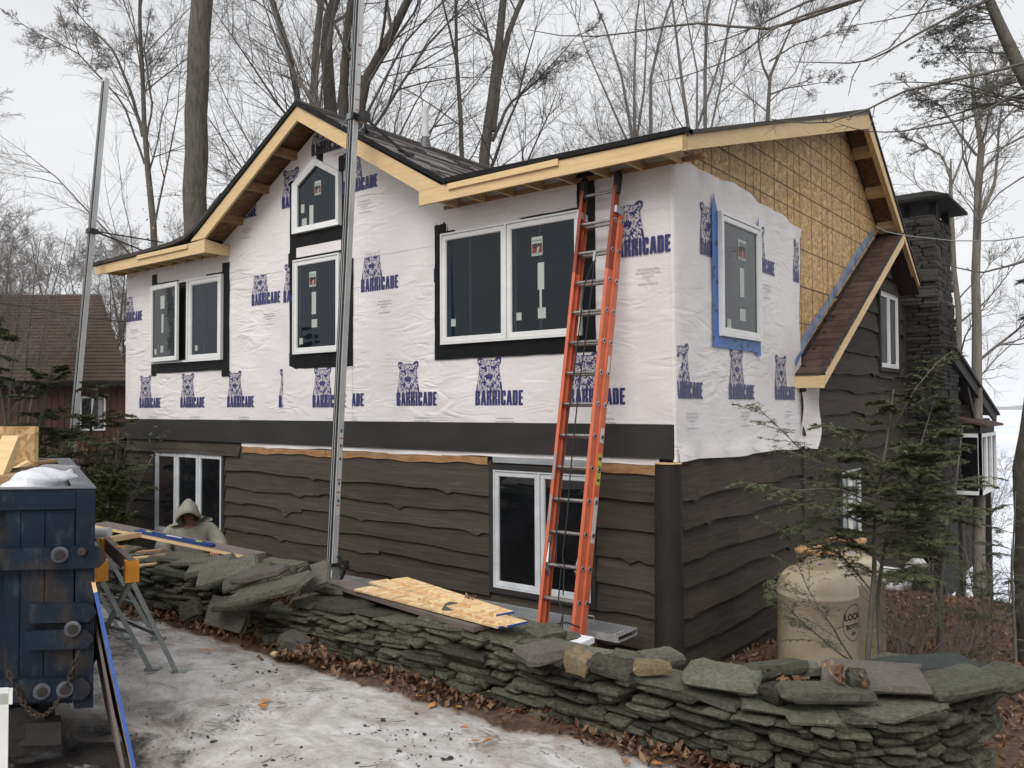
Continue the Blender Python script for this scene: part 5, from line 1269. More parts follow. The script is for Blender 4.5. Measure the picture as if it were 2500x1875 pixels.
# ================================================================== PROPANE TANKS
def prop_tank(x, y, label):
    zb_ = gzf(x, y)-.02; root = empty('propane_tank', (x, y, zb_), label, 'gas tank', 'propane tanks beside the side wall'); zs, r_ = -1.66, .38
    prof = [(.30, zb_+.03), (.36, zb_+.08), (r_, zb_+.16), (r_, zs-.02), (r_+.004, zs-.015), (r_+.004, zs+.005), (r_, zs+.01)]
    for k in range(1, 9): a_ = k/8*math.pi/2*.86; prof.append((.19+.19*math.cos(a_), zs+.01+.235*math.sin(a_)))
    prof.append((.15, zs+.25))
    MB().lathe((x, y, 0), prof, 56).build('body', M['tank'], root, smooth=True)
    MB().lathe((x, y, 0), [(.30, zb_), (.30, zb_+.09)], 40).build('foot_ring', M['tank'], root)
    MB().lathe((x, y, 0), [(.188, zs+.225), (.190, zs+.23), (.190, zs+.40), (.184, zs+.40)], 48).build('collar', M['tank'], root, smooth=False)
    MB().lathe((x, y, 0), [(.191, zs+.222), (.193, zs+.224), (.193, zs+.232), (.190, zs+.234)], 48).build('collar_gap', M['steelblack'], root)
    MB().lathe((x, y, 0), [(.196, zs+.385), (.208, zs+.395), (.206, zs+.42), (.19, zs+.434), (.10, zs+.445), (.01, zs+.448)], 48).build('lid', M['tanklid'], root, smooth=False)
    cd_ = math.atan2(CAM.y-y, CAM.x-x)
    def onc(rad, ang, z): return Vector((x+rad*math.cos(cd_+ang), y+rad*math.sin(cd_+ang), z))
    mb = MB()
    for a0_, a1_ in ((-1.15, -.78),):
        v = []
        for k in range(9): a_ = a0_+(a1_-a0_)*k/8; v += [onc(.1915, a_, zs+.30), onc(.1915, a_, zs+.345)]
        mb.add(v, [(2*k, 2*k+2, 2*k+3, 2*k+1) for k in range(8)])
    mb.build('hand_slot', M['steelblack'], root)
    mb = MB(); v = []
    for k in range(9): a_ = -.02+.42*k/8; v += [onc(.1916, a_, zs+.285), onc(.1916, a_, zs+.325)]
    mb.add(v, [(2*k, 2*k+2, 2*k+3, 2*k+1) for k in range(8)]); mb.cur = 1; c_ = .19
    mb.add([onc(.1925, c_-.045, zs+.305), onc(.1925, c_, zs+.287), onc(.1925, c_+.045, zs+.305), onc(.1925, c_, zs+.323)], [(0, 1, 2, 3)])
    mb.cur = 2
    for a_ in (.03, .28):
        for k in range(3): mb.add([onc(.1925, a_, zs+.294+.010*k), onc(.1925, a_+.10, zs+.294+.010*k), onc(.1925, a_+.10, zs+.298+.010*k), onc(.1925, a_, zs+.298+.010*k)], [(0, 1, 2, 3)])
    mb.build('label', [M['label'], M['red'], M['ink']], root)
    MB().tube([onc(.33, -1.0, zs+.13), onc(.37, -1.0, zs+.19), onc(.34, -.95, zs+.22), onc(.28, -.95, zs+.20)], .012, 6).build('lifting_lug', M['tank'], root)
    return root, onc, zs
tk1, onc, zs = prop_tank(.954, 1.13, 'cream propane tank with a peach lid nearest the house corner')
# oval supplier logo printed on the shell
mb = MB(); ac, zc, ra, rbz, RR = 1.02, -1.885, .40, .175, .3815
N_ = 48
for r0 in (1.0, ):
    v = []
    for k in range(N_+1): t = 2*math.pi*k/N_; v += [onc(RR, ac+ra*math.cos(t), zc+rbz*math.sin(t)), onc(RR, ac+(ra-.018)*math.cos(t), zc+(rbz-.008)*math.sin(t))]
    mb.add(v, [(2*k, 2*k+1, 2*k+3, 2*k+2) for k in range(N_)])
def tank_text(s_, size, zc_, bold, a_c=ac):
    vs_, fs = text_mesh(s_, size, bold); mb.add([onc(RR+.0005, a_c+x/.38, zc_+y) for x, y in vs_], fs)
tank_text('LOCAL', .085, zc+.03, .004, ac+.0); tank_text('BOTTLE', .062, zc-.055, .003); tank_text('609-', .045, zc-.115, .002)
for zz in (zc+.115, zc-.068): mb.add([onc(RR+.0003, ac-.30, zz), onc(RR+.0003, ac+.30, zz), onc(RR+.0003, ac+.30, zz+.004), onc(RR+.0003, ac-.30, zz+.004)], [(0, 1, 2, 3)])
mb.build('printed_logo', M['brownprint'], tk1)
prop_tank(.97, 2.02, 'cream propane tank standing behind the other one towards the chimney')

# ================================================================== BLUE CONTAINER (dumpster)
C0 = at(232, 1192, D=4.0); ztopd = C0.z
A3 = (crt*-1 + cdir*-.12).normalized(); B3 = (crt*-1.42 + cdir*2.45).normalized(); UPZ = Vector((0, 0, 1))
def DP(a, b, z): return Vector((C0.x, C0.y, 0)) + A3*a + B3*b + UPZ*z
dump = empty('dumpster', (DP(.9, 1.2, -1.47)), 'dented dark blue steel skip filled with demolition waste', 'dumpster')
def dbox(name, a0, a1, b0, b1, z0, z1, mat='dump', par=None):
    mb = MB(); v = [DP(a, b, z) for z in (z0, z1) for b in (b0, b1) for a in (a0, a1)]; mb.add(v, [(0,2,3,1), (4,5,7,6), (0,1,5,4), (2,6,7,3), (0,4,6,2), (1,3,7,5)]); return mb.build(name, M[mat], par or dump)
mpx = .00196
def za(v_): return CAM.z - ((v_-CYP)/F_PX - .0283)*4.0
W_ = 2.3; LEN = 2.75
dbox('end_wall', .10, W_, .05, .09, -1.22, ztopd-.01); dbox('side_wall', .02, .07, .05, LEN, -1.22, ztopd-.02); dbox('far_wall', .02, W_, LEN-.05, LEN, -1.22, ztopd-.02); dbox('side_wall', W_-.05, W_, .05, LEN, -1.22, ztopd-.02); dbox('floor', .05, W_, .05, LEN, -1.22, -1.16, 'dumpgrime')
dbox('corner_post', .0, .085, -.03, .08, -1.24, ztopd-.002); dbox('top_rail', .087, W_, -.025, .07, za(1236), ztopd-.004)
dbox('rim', -.004, .10, -.034, LEN+.03, ztopd+.0, ztopd+.006, 'dumprim'); dbox('rim', .10, W_, -.03, .085, ztopd+.001, ztopd+.005, 'dumprim'); dbox('rim', .10, W_, LEN-.06, LEN+.03, ztopd+.001, ztopd+.005, 'dumprim'); dbox('rim_wall', .0, .09, .0, LEN, ztopd-.10, ztopd-.001, 'dumprim')
for (a0, a1) in ((.092, .222), (.226, .330), (.334, .40)): dbox('stiffener', a0, a1, -.005, .048, -1.22, za(1238))
dbox('stiffener', 1.2, 1.3, -.02, .048, -1.22, za(1238))
for (v0, v1, u0, u1, nm) in ((1326, 1377, -700, 258, 'hinge_bar'), (1460, 1505, 84, 236, 'hinge_plate'), (1523, 1568, 77, 230, 'hinge_plate'), (1638, 1690, -700, 226, 'lower_bar')):
    a0, a1 = (232-u1)*mpx, (232-u0)*mpx; z0, z1 = za(v1), za(v0); n_ = 8
    pts = [(a1, z0), (a1, z1)] + [(a0+.035-.035*math.sin(k/n_*math.pi), z1-(z1-z0)*k/n_) for k in range(n_+1)]
    MB().prism([DP(a, -.055, z) for a, z in pts], B3*.05).build(nm, M['dump'], dump)
for (u_, v_, r_) in ((151, 1342, .037), (182, 1519, .036), (115, 1664, .037), (167, 1661, .037), (201, 1336, .018), (4, 1357, .02)):
    c_ = DP((232-u_)*mpx, -.055, za(v_)); d_ = -B3; MB().tube([c_, c_+d_*.022, c_+d_*.024], [r_, r_, r_*.85], 20).build('pin_head', M['dumprim'] if r_ > .03 else M['rust'], dump)
    if r_ > .03: MB().tube([c_+d_*.024, c_+d_*.028], [r_*.62, r_*.55], 20).build('pin_centre', M['dumpgrime'], dump)
# chain of links
cp = []
for k in range(31):
    t = k/30; u_ = 40+(196-40)*t; v_ = 1615 + (1574-1615)*t + 125*math.sin(math.pi*t)**.9; cp.append(DP((232-u_)*mpx, -.075, za(v_)))
for k in range(30):
    a_, b_ = cp[k], cp[k+1]; d_ = (b_-a_).normalized(); s_ = (B3 if k % 2 else d_.cross(B3)).normalized(); c_ = (a_+b_)/2; Lk = (b_-a_).length*.72; ring = [c_+d_*(Lk*math.cos(q))+s_*(.010*math.sin(q)) for q in [2*math.pi*i_/10 for i_ in range(11)]]
    MB().tube(ring, .0035, 5, cap=False).build('chain_link', M['rust'], dump)
dbox('skid', .14, .9, .02, .12, za(1806), za(1752), 'dumpgrime'); dbox('underframe', .16, 2.2, .3, .45, -1.38, -1.22, 'dumpgrime'); dbox('underframe', .16, 2.2, 2.2, 2.35, -1.38, -1.22, 'dumpgrime')
for b_ in (.02, 2.3):
    for a_ in (.33, 1.9):
        c_ = DP(a_, b_, -1.352); MB().tube([c_, c_+B3*.10], .115, 28).build('wheel', M['dumpgrime'], dump); MB().tube([c_-B3*.012, c_], .035, 16).build('hub', M['dumpgrime'], dump)
# waste inside
def db(a, b, z): return DP(a, b, z)
o = MB().obox(at(20, 1100, D=5.2), crt*.175, UPZ*.15, cdir*.012+crt*.006).build('strand_board_offcut', [M['osb']]); tag(o, 'square brown offcut of strand board standing in the skip', 'wood offcut')
p0, p1 = at(-18, 1190, D=4.55), at(28, 1078, D=4.9); o = MB().bar(p0, p1, .085, .085).build('timber_block', M['pine']); tag(o, 'short thick piece of new timber sticking up from the skip', 'timber')
mb = MB()
for k in range(5): mb.bar(at(-25+k*2, 1152+k*6, D=4.75-.04*k), at(95-k*12, 1140+k*7, D=4.85-.05*k), .05, .016)
o = mb.build('insulation_scrap', M['rag']); tag(o, 'ragged brown torn scrap lying across the skip', 'debris')
for k, (u, v_, D_, du, dv, mat_, lab_) in enumerate(((60, 1165, 4.9, 55, 10, 'rawwood', 'thin brown lath lying beside the white bag in the skip'), (115, 1140, 5.4, 35, -6, 'greyplank', 'grey splintered board behind the white bag in the skip'), (30, 1150, 5.0, 40, 22, 'pine', 'pale stick slanting behind the timber block in the skip'), (105, 1128, 5.8, 30, 3, 'card', 'flap of cardboard at the far end of the skip'))):
    o = MB().bar(at(u-du, v_+dv, D=D_), at(u+du, v_-dv, D=D_+.15), .06, .02).build('wood_scrap', M[mat_]); tag(o, lab_, 'wood scrap')
# lumpy helper
def lump(name, c_, ax, ay, az, mat, seed=1, lab=None, cat=None, rough=.18, sub=3, parent=None):
    bm = bmesh.new(); bmesh.ops.create_icosphere(bm, subdivisions=sub, radius=1.0); r_ = random.Random(seed); ph = [r_.uniform(0, 6) for _ in range(6)]
    for v_ in bm.verts:
        p = v_.co; f = 1+rough*(math.sin(3.1*p.x+ph[0])*math.cos(2.7*p.y+ph[1])+.6*math.sin(6.3*p.z+ph[2]+2*p.x)+.4*math.sin(11*p.y+ph[3]))
        v_.co = Vector(c_) + Vector(ax)*p.x*f + Vector(ay)*p.y*f + Vector(az)*p.z*f
    mb = MB(); bm.verts.index_update(); mb.add([v_.co.copy() for v_ in bm.verts], [tuple(v_.index for v_ in f.verts) for f in bm.faces]); bm.free()
    o_ = mb.build(name, mat, parent, smooth=True)
    if lab: tag(o_, lab, cat)
    return o_
lump('rubbish_bag', at(100, 1187, D=4.45), crt*.155, cdir*.25, UPZ*.085, M['bag'], 4, 'bulging white plastic rubbish bag at the front of the skip', 'bag', .13, 4)
lump('rubbish_bag', at(135, 1158, D=5.2), crt*.10, cdir*.2, UPZ*.06, M['labelgrey'], 6, 'grey plastic bag behind the white one in the skip', 'bag', .2)
lump('rubbish_bag', at(158, 1178, D=4.6), crt*.03, cdir*.1, UPZ*.06, M['bag'], 9, 'knotted corner of white plastic against the skip side', 'bag', .25)
o = MB().obox(at(40, 1180, D=4.6), crt*.10, cdir*.15, UPZ*.05).build('cardboard_box', M['card']); tag(o, 'crushed cardboard box beside the white bag in the skip', 'box')
o = MB().obox(DP(1.1, 1.4, -.75), A3*.9, B3*1.2, UPZ*.38).build('debris_heap', M['rag']); tag(o, 'heap of mixed demolition debris filling the skip', 'debris', kind='stuff')
# sheets leaning on the skip, blue sealed edges
def sheet_lean(T, Bt, ext, thick, lab):
    d_ = (T-Bt).normalized(); e_ = Vector(ext); nrm = d_.cross(e_).normalized()*thick
    root = MB().prism([Bt, T, T+e_, Bt+e_], nrm).build('board_sheet', M['greyplank'] if 'dark' in lab else M['osb']); tag(root, lab, 'board sheet', 'sheets leaning on the blue skip'); return root, d_, e_, nrm
T1, B1 = at(222, 1372, D=4.02), at(352, 1962, Z=-1.47)
s1, d_, e_, nrm = sheet_lean(T1, B1, B3*1.1, .014, 'upright sheet with a blue painted edge leaning on the blue skip')
tt = T1-(T1-B1).normalized()*.16
MB().prism([B1-e_.normalized()*.004, tt-e_.normalized()*.004, tt-e_.normalized()*.004+nrm*1.2, B1-e_.normalized()*.004+nrm*1.2], e_.normalized()*.004).build('painted_edge', M['bluepaint'], s1)
MB().prism([tt-e_.normalized()*.004, T1-e_.normalized()*.004, T1-e_.normalized()*.004+nrm*1.2, tt-e_.normalized()*.004+nrm*1.2], e_.normalized()*.004).build('bare_edge', M['osbfresh'], s1)
sheet_lean(at(212, 1392, D=4.15), at(322, 1905, Z=-1.47)+crt*-.02, B3*1.0, .012, 'dark weathered sheet just behind the blue edged sheet')
o = MB().bar(at(210, 1640, D=4.4), at(262, 1520, D=4.5), .035, .03).build('steel_prop', M['steelblack']); tag(o, 'short black steel prop under the leaning sheets', 'prop')
MB
# white window frame leaning at the left edge
wf = empty('spare_window_frame', at(0, 1990, D=2.9), 'white vinyl window frame standing by the skip at the left edge', 'window frame')
P_ = at(31, 1684, D=2.75); wz = P_.z; A2_ = A3
mb = MB(); mb.obox(P_+A2_*.03-UPZ*.42, A2_*.018, B3*.03, UPZ*.42); mb.build('frame_stile', M['frame'], wf); mb = MB(); mb.obox(P_+A2_*.065-UPZ*.44, A2_*.015, B3*.022, UPZ*.40); mb.build('frame_bead', M['framegrey'], wf)
mb = MB(); mb.obox(P_+A2_*.40-UPZ*.02, A2_*.40, B3*.03, UPZ*.018); mb.build('frame_head', M['frame'], wf)

# ================================================================== SAW HORSES, BOARD, LEVEL
def sawhorse(near, far, feet_near, feet_far, lab, seed):
    near, far = Vector(near), Vector(far); d_ = (far-near).normalized(); root = empty('saw_horse', (near+far)/2+Vector((0, 0, -.7)), lab, 'saw horse', 'yellow headed saw horses')
    MB().bar(near-d_*.02, far+d_*.02, .038, .09).build('beam', M['greyplank'], root)
    for c_, feet in ((near+d_*.0, feet_near), (far-d_*.06, feet_far)):
        mb = MB(); s_ = d_.cross(UPZ).normalized()
        mb.obox(c_-UPZ*.02+d_*.0, d_*.032, s_*.037, UPZ*.062); mb.build('bracket', M['yellow'], root)
        MB().obox(c_-UPZ*.02-d_*.034, d_*.003, s_*.028, UPZ*.045).build('bracket_plate', M['yellow'], root)
        for q in (-1, 1): MB().tube([c_+s_*q*.035, c_+s_*q*.050], .007, 8).build('bolt', M['galv'], root)
        for fpt in feet:
            fpt = Vector(fpt); top = c_-UPZ*.07 + (fpt-c_)*.02
            MB().bar(top, fpt+UPZ*.01, .026, .030, up=d_).build('leg', M['galv'], root)
            MB().obox(fpt+UPZ*.008+crt*.02, crt*.045, cdir*.03, UPZ*.008).build('foot', M['galv'], root)
        if len(feet) >= 2:
            a_ = c_+(Vector(feet[0])-c_)*.62; b_ = c_+(Vector(feet[1])-c_)*.62; MB().bar(a_, b_, .012, .022).build('spreader', M['galv'], root)
    return root
G_ = lambda u, v: at(u, v, Z=gzf(*at(u, v, Z=-1.47).xy))
n1, f1_ = at(321, 1385, D=4.85), at(258, 1325, D=5.75)
sawhorse(n1, f1_, [G_(430, 1645), G_(247, 1560)], [G_(380, 1562), G_(212, 1512)], 'saw horse with yellow heads nearer the stone wall', 1)
n2, f2_ = at(246, 1384, D=5.0), at(190, 1325, D=5.9)
sawhorse(n2, f2_, [G_(366, 1636), G_(196, 1590)], [G_(300, 1560), G_(160, 1520)], 'saw horse with yellow heads half hidden behind the blue skip', 2)
MBy = MB().obox(at(293, 1343, D=5.3), crt*.018, cdir*.02, UPZ*.025); o = MBy.build('clamp', M['yellow']); tag(o, 'little yellow stop clipped on the saw horse beam', 'clamp')
P1, P2 = at(603, 1357, Z=-1.10), at(215, 1279, Z=-1.0)
bd = (P2-P1).normalized(); bw = UPZ.cross(bd).normalized(); bw = bw if bw.dot(cdir) > 0 else -bw
lbrd = MB().prism([P1, P2, P2+bw*.21, P1+bw*.21], UPZ*-.027).build('long_board', M['greyplank']); tag(lbrd, 'long weathered grey board lying across the heap of slabs', 'board')
MB().prism([P1-bw*.001, P2-bw*.001, P2-bw*.001-UPZ*.027, P1-bw*.001-UPZ*.027], bw*-.003).build('cut_edge', M['pine'], lbrd)
def alongb(u_):   # parameter on the board for a picture column
    best = min(range(401), key=lambda k: abs(1250+F_PX*((P1+bd*((P2-P1).length*k/400)-CAM).dot(_r)/(P1+bd*((P2-P1).length*k/400)-CAM).dot(_f))-u_)); return (P2-P1).length*best/400
la, lb_ = alongb(508), alongb(322)
lev = empty('spirit_level', P1+bd*la+bw*.05, 'long dark blue spirit level lying on the grey board', 'spirit level')
o_ = P1+bw*.055+UPZ*.014; c_ = o_+bd*((la+lb_)/2); hl = bd*((lb_-la)/2)
MB().obox(c_-bw*.022, hl, bw*.003, UPZ*.013).build('rail', M['levelblue'], lev); MB().obox(c_+bw*.022, hl, bw*.003, UPZ*.013).build('rail', M['levelblue'], lev); MB().obox(c_+UPZ*.002, hl, bw*.020, UPZ*.003).build('web', M['levelblue'], lev)
for f_ in (.18, .84, .5): MB().obox(o_+bd*(la+(lb_-la)*f_)+UPZ*.008, bd*(.035 if f_ != .5 else .11), bw*.012, UPZ*.006).build('vial', M['labelyel'] if f_ != .5 else M['label'], lev)
o = MB().tube([at(224, 1303, D=6.3), at(268, 1300, D=6.3)], .040, 18).build('paper_roll', M['label']); tag(o, 'white rolled up sheet lying beside the skip corner', 'roll')
o = MB().bar(at(248, 1320, D=5.75), at(335, 1305, D=6.3), .07, .035).build('timber_offcut', M['pine']); tag(o, 'short pale timber offcut resting on the far end of the saw horse', 'timber')
for k, (u, v_, l_) in enumerate(((365, 1345, 'curled'), (330, 1362, 'broken'), (400, 1355, 'split'), (345, 1380, 'narrow'))):
    o = MB().obox(at(u, v_, Z=-1.08), crt*.11+UPZ*.01, cdir*.035, UPZ*.006).build('wood_scrap', M['osbfresh'] if k % 2 else M['card']); tag(o, l_+' scrap of tan wood on the stones beside the saw horse', 'wood scrap', 'wood scraps by the saw horse')
# strips of strand board on the wall top
def strip(name, a_, b_, wdt, thick, mat, lab, cat, grp=None, blue=False, lines=0):
    a_, b_ = Vector(a_), Vector(b_); d_ = (b_-a_).normalized(); w_ = UPZ.cross(d_).normalized(); w_ = w_ if w_.dot(cdir) > 0 else -w_
    o_ = MB().prism([a_, b_, b_+w_*wdt, a_+w_*wdt], UPZ*-thick).build(name, M[mat]); tag(o_, lab, cat, grp)
    if blue: MB().prism([b_+d_*.001, b_+w_*wdt+d_*.001, b_+w_*wdt+d_*.001-UPZ*thick, b_+d_*.001-UPZ*thick], d_*.003).build('painted_end', M['bluepaint'], o_)
    for k in range(lines): c_ = a_+(b_-a_)*(.30+.2*k)+w_*wdt*.5; MB().obox(c_+UPZ*.0008, d_*.005, w_*wdt*.48, UPZ*.0004).build('nailing_line', M['rawwood'], o_)
    return o_
strip('long_plank', at(796, 1421, Z=-1.095), at(1156, 1531, Z=-1.095), .17, .030, 'greyplank', 'weathered grey plank lying under the pale strand board strips', 'plank')
strip('board_strip', at(864, 1438, Z=-1.075), at(1216, 1530, Z=-1.075), .15, .012, 'osbfresh', 'pale strand board strip nearest the drive with a blue end', 'board strip', 'strand board strips on the wall', True, 4)
strip('board_strip', at(900, 1420, Z=-1.062), at(1238, 1527, Z=-1.062), .15, .012, 'osbfresh', 'pale strand board strip whose blue end sticks out furthest right', 'board strip', 'strand board strips on the wall', True, 1)
strip('board_strip', at(955, 1414, Z=-1.05), at(1211, 1500, Z=-1.05), .13, .012, 'osbfresh', 'pale strand board strip nearest the house with a blue end', 'board strip', 'strand board strips on the wall', True, 1)
# aluminium walk plank
px = at(1509, 1570, Y=-.62); pk = empty('scaffold_plank', (-2.4, -.45, px.z), 'long ribbed aluminium scaffold plank lying along the foot of the wall', 'scaffold plank')
PX0, PX1, PY0, PY1, PZ = -4.4, px.x, -.62, -.27, px.z
for y in (PY0, PY1-.012): MB().box(PX0, PX1, y, y+.012, PZ, PZ+.066).build('side_rail', M['alufloor'], pk)
MB().box(PX0, PX1-.003, PY0+.012, PY1-.012, PZ+.050, PZ+.055).build('deck', M['labelgrey'], pk)
for k in range(6): y = PY0+.03+k*.053; MB().box(PX0, PX1-.005, y, y+.022, PZ+.055, PZ+.070).build('rib', M['alu'], pk)
for z0 in (.0, .052): MB().box(PX1-.012, PX1+.004, PY0+.002, PY1-.002, PZ+z0, PZ+z0+.012).build('end_frame', M['alufloor'], pk)
MB().box(PX1-.10, PX1-.05, PY0+.02, PY1-.02, PZ+.006, PZ+.052).build('end_inside', M['steelblack'], pk)
for k in range(7): MB().lathe((PX1-.05, PY0+.03+k*.048, PZ+.0665), [(.010, 0), (.008, .004), (.001, .006)], 8).build('rivet', M['alu'], pk)
MB().tube([(-.85, PY1, PZ+.07), (-.85, PY1, PZ+.10), (-.75, PY1, PZ+.10), (-.75, PY1, PZ+.07)], .006, 6).build('handle', M['alu'], pk)
for x_ in (-.8, -3.9): o = MB().box(x_-.1, x_+.1, -.60, -.30, gzf(x_, -.45)-.02, PZ-.001).build('timber_block', M['rawwood']); tag(o, 'wood block propping up the %s end of the scaffold plank' % ('right' if x_ > -2 else 'left'), 'wood block')
o = MB().tube([at(1330, 1545, Y=-1.3), at(1350, 1524, Y=-1.2), at(1385, 1520, Y=-1.1), at(1415, 1532, Y=-1.0)], .008, 6).build('loose_cord', M['rope']); tag(o, 'black cord looping over the scaffold plank at the ladder foot', 'cord')
o = strip('snow_patch', at(1325, 1553, Z=-1.80), at(1420, 1570, Z=-1.80), .22, .05, 'lake', 'patch of old snow behind the wall at the ladder foot', 'snow')

# ================================================================== LEAVES, DEBRIS
def leaves(name, P, mat, size=(.035, .07), label=None, cat=None, tilt=.7, kind='stuff'):
    n_ = len(P); L_ = RNG.uniform(size[0], size[1], n_); W2 = L_*RNG.uniform(.22, .34, n_); az = RNG.uniform(0, 2*np.pi, n_)
    pit = RNG.normal(0, tilt, n_); rol = RNG.normal(0, tilt*.8, n_); fold = RNG.uniform(.0, .9, n_)
    ca, sa = np.cos(az), np.sin(az); a = np.stack([ca*np.cos(pit), sa*np.cos(pit), np.sin(pit)], 1); s = np.stack([-sa*np.cos(rol), ca*np.cos(rol), np.sin(rol)], 1)
    nrm = np.cross(a, s); up = nrm*np.sign(nrm[:, 2:3]+1e-6)
    P = P + np.abs(a[:, 2:3])*L_[:, None]*np.array([[0, 0, .35]])
    v0 = P - a*L_[:, None]*.5; v2 = P + a*L_[:, None]*.5 + up*(L_*RNG.uniform(-.05, .25, n_))[:, None]
    v1 = P + s*W2[:, None] + up*(W2*fold)[:, None]; v3 = P - s*W2[:, None] + up*(W2*fold)[:, None]
    V = np.stack([v0, v1, v2, v3], 1).reshape(-1, 3); b = np.arange(n_)*4
    Fq = np.concatenate([np.stack([b, b+1, b+2], 1), np.stack([b, b+2, b+3], 1)])
    return tag(np_mesh(name, V, Fq, mat), label, cat, kind=kind)
def ground_pts(x, y, lift=.006): return np.stack([x, y, gz(x, y)+lift], 1)
# drift of dead leaves along the wall foot
n_ = 3000; s_ = RNG.uniform(0, seg[-1]-.6, n_); q = np.array([path(a) for a in s_]); dist = np.abs(RNG.normal(0, .085, n_))
wob = .05*np.sin(s_*2.3)+.04*np.sin(s_*5.9)
x = q[:, 0]+np.sin(q[:, 2])*(dist-.02+wob); y = q[:, 1]-np.cos(q[:, 2])*(dist-.02+wob)
P = ground_pts(x, y); P[:, 2] += RNG.uniform(0, .035, n_)*np.exp(-dist/.08)
leaves('leaf_litter', P[:1900], M['leafwet'], (.03, .06)); leaves('leaf_litter', P[1900:], M['leaf'], (.04, .085))
# leaf carpet behind the wall and round the tanks
n_ = 9000; x = RNG.uniform(-.2, 7.5, n_); y = RNG.uniform(-2.6, 9, n_); k = (x > 1.5) | (y > -2.2); P = ground_pts(x[k], y[k]); leaves('leaf_litter', P, M['leaf'], (.05, .11))
n_ = 1800; x = RNG.uniform(-6, 1, n_); y = RNG.uniform(-3.4, -2, n_); leaves('leaf_litter', ground_pts(x, y), M['leaf'], (.05, .09))
# leaves caught between the stones
for (u, v_, Z, m_, sp) in ((665, 1455, -1.17, 120, .10), (640, 1515, -1.38, 170, .10), (690, 1440, -1.12, 60, .06), (2060, 1655, -1.06, 16, .05), (1905, 1668, -1.10, 10, .04), (1140, 1480, -1.10, 26, .05), (1725, 1440, -1.4, 0, .1), (330, 1480, -1.44, 60, .1), (720, 1590, -1.43, 150, .12), (1215, 1600, -1.25, 8, .03)):
    if m_:
        c_ = at(u, v_, Z=Z); P = np.array([c_.x, c_.y, Z]) + RNG.normal(0, 1, (m_, 3))*np.array([sp, sp*.6, .02]); leaves('leaf_litter', P, M['leaf'], (.04, .08))
# single leaves on the ice
sl = [(647, 1710), (1020, 1705), (1055, 1722), (1120, 1727), (1134, 1780), (1190, 1815), (1605, 1868), (1652, 1845), (505, 1590), (1160, 1810)]
LL = ['orange brown leaf lying next to the tan chip of wood on the ice', 'orange leaf on the ice, uppermost of the pair right of mid drive', 'orange leaf on the ice just below the uppermost of the pair', 'dark orange leaf on bare ice nearest the leaf drift', 'orange leaf on the ice below the one nearest the leaf drift', 'orange leaf beside the darkest heap of grit on the ice', 'orange leaf at the bottom edge close to the stone wall', 'orange leaf on the ice nearest the foot of the stone wall at the bottom', 'orange leaf on the ice just right of the saw horse feet', 'orange leaf just left of the one beside the darkest grit']
for k, (u, v_) in enumerate(sl):
    c_ = at(u, v_, Z=gzf(*at(u, v_, Z=-1.47).xy)+.012); leaves('fallen_leaf', np.array([[c_.x, c_.y, c_.z]]), M['leafbright'], (.06, .085), LL[k], 'leaf', .15, kind=None)['group'] = 'single leaves on the ice'
lump('wood_chip', at(672, 1597, Z=-1.45), crt*.030, cdir*.02, UPZ*.02, M['logcut'], 3, 'small pale chunk of wood on the ice before the gap in the wall', 'wood chip', .3, 2)
lump('wood_chip', at(642, 1722, Z=-1.46), crt*.030, cdir*.02, UPZ*.010, M['leafbright'], 5, 'flat tan chip of wood on the ice', 'wood chip', .3, 2)
# dark clods and grit frozen into the ice
mb = MB(); n_ = 0
ico = bmesh.new(); bmesh.ops.create_icosphere(ico, subdivisions=1, radius=1.0); ico.verts.index_update(); IV = [tuple(v_.co) for v_ in ico.verts]; IF = [tuple(v_.index for v_ in f.verts) for f in ico.faces]; ico.free()
random.seed(77)
def clod(x, y, r_):
    z = gzf(x, y); k = [rd(.6, 1.3) for _ in IV]; mb.add([(x+a*r_*k[i_]*1.2, y+b*r_*k[i_], z+max(c_, -.3)*r_*k[i_]*.6) for i_, (a, b, c_) in enumerate(IV)], IF)
cl = [(905, 1770, .16, 60), (970, 1795, .14, 60), (860, 1810, .2, 24), (940, 1850, .2, 50), (1085, 1860, .25, 20), (480, 1765, .05, 5), (350, 1735, .04, 4), (525, 1795, .05, 6), (600, 1668, .03, 3), (625, 1690, .04, 5), (300, 1570, .12, 40), (560, 1640, .1, 30), (640, 1630, .08, 24), (520, 1840, .3, 30), (690, 1830, .3, 40), (760, 1790, .3, 30), (420, 1660, .1, 20), (1180, 1850, .3, 16), (830, 1870, .2, 60)]
for u, v_, sp, c_ in cl:
    p = at(u, v_, Z=-1.47)
    for _ in range(int(c_*.35)): clod(p.x+random.gauss(0, sp), p.y+random.gauss(0, sp*.8), abs(random.gauss(0, .006))+.0025)
for _ in range(500):
    p = at(rd(150, 1500), rd(1640, 1900), Z=-1.47)
    if p.y < -4.0: clod(p.x, p.y, rd(.002, .006))
tag(mb.build('grit', M['grit']), kind='stuff')
mb = MB()
for _ in range(60):
    p = at(rd(330, 1500), rd(1600, 1875), Z=-1.47)
    if p.y > -4.0: continue
    a_ = rd(0, 6.28); l_ = rd(.03, .10); q_ = [(p.x+math.cos(a_+rd(-.3, .3))*l_*t, p.y+math.sin(a_+rd(-.3, .3))*l_*t, gzf(p.x, p.y)+.006) for t in (0, .5, 1)]; mb.tube(q_, [.002, .0018, .001], 4)
tag(mb.build('twigs', M['twigdark']), kind='stuff')

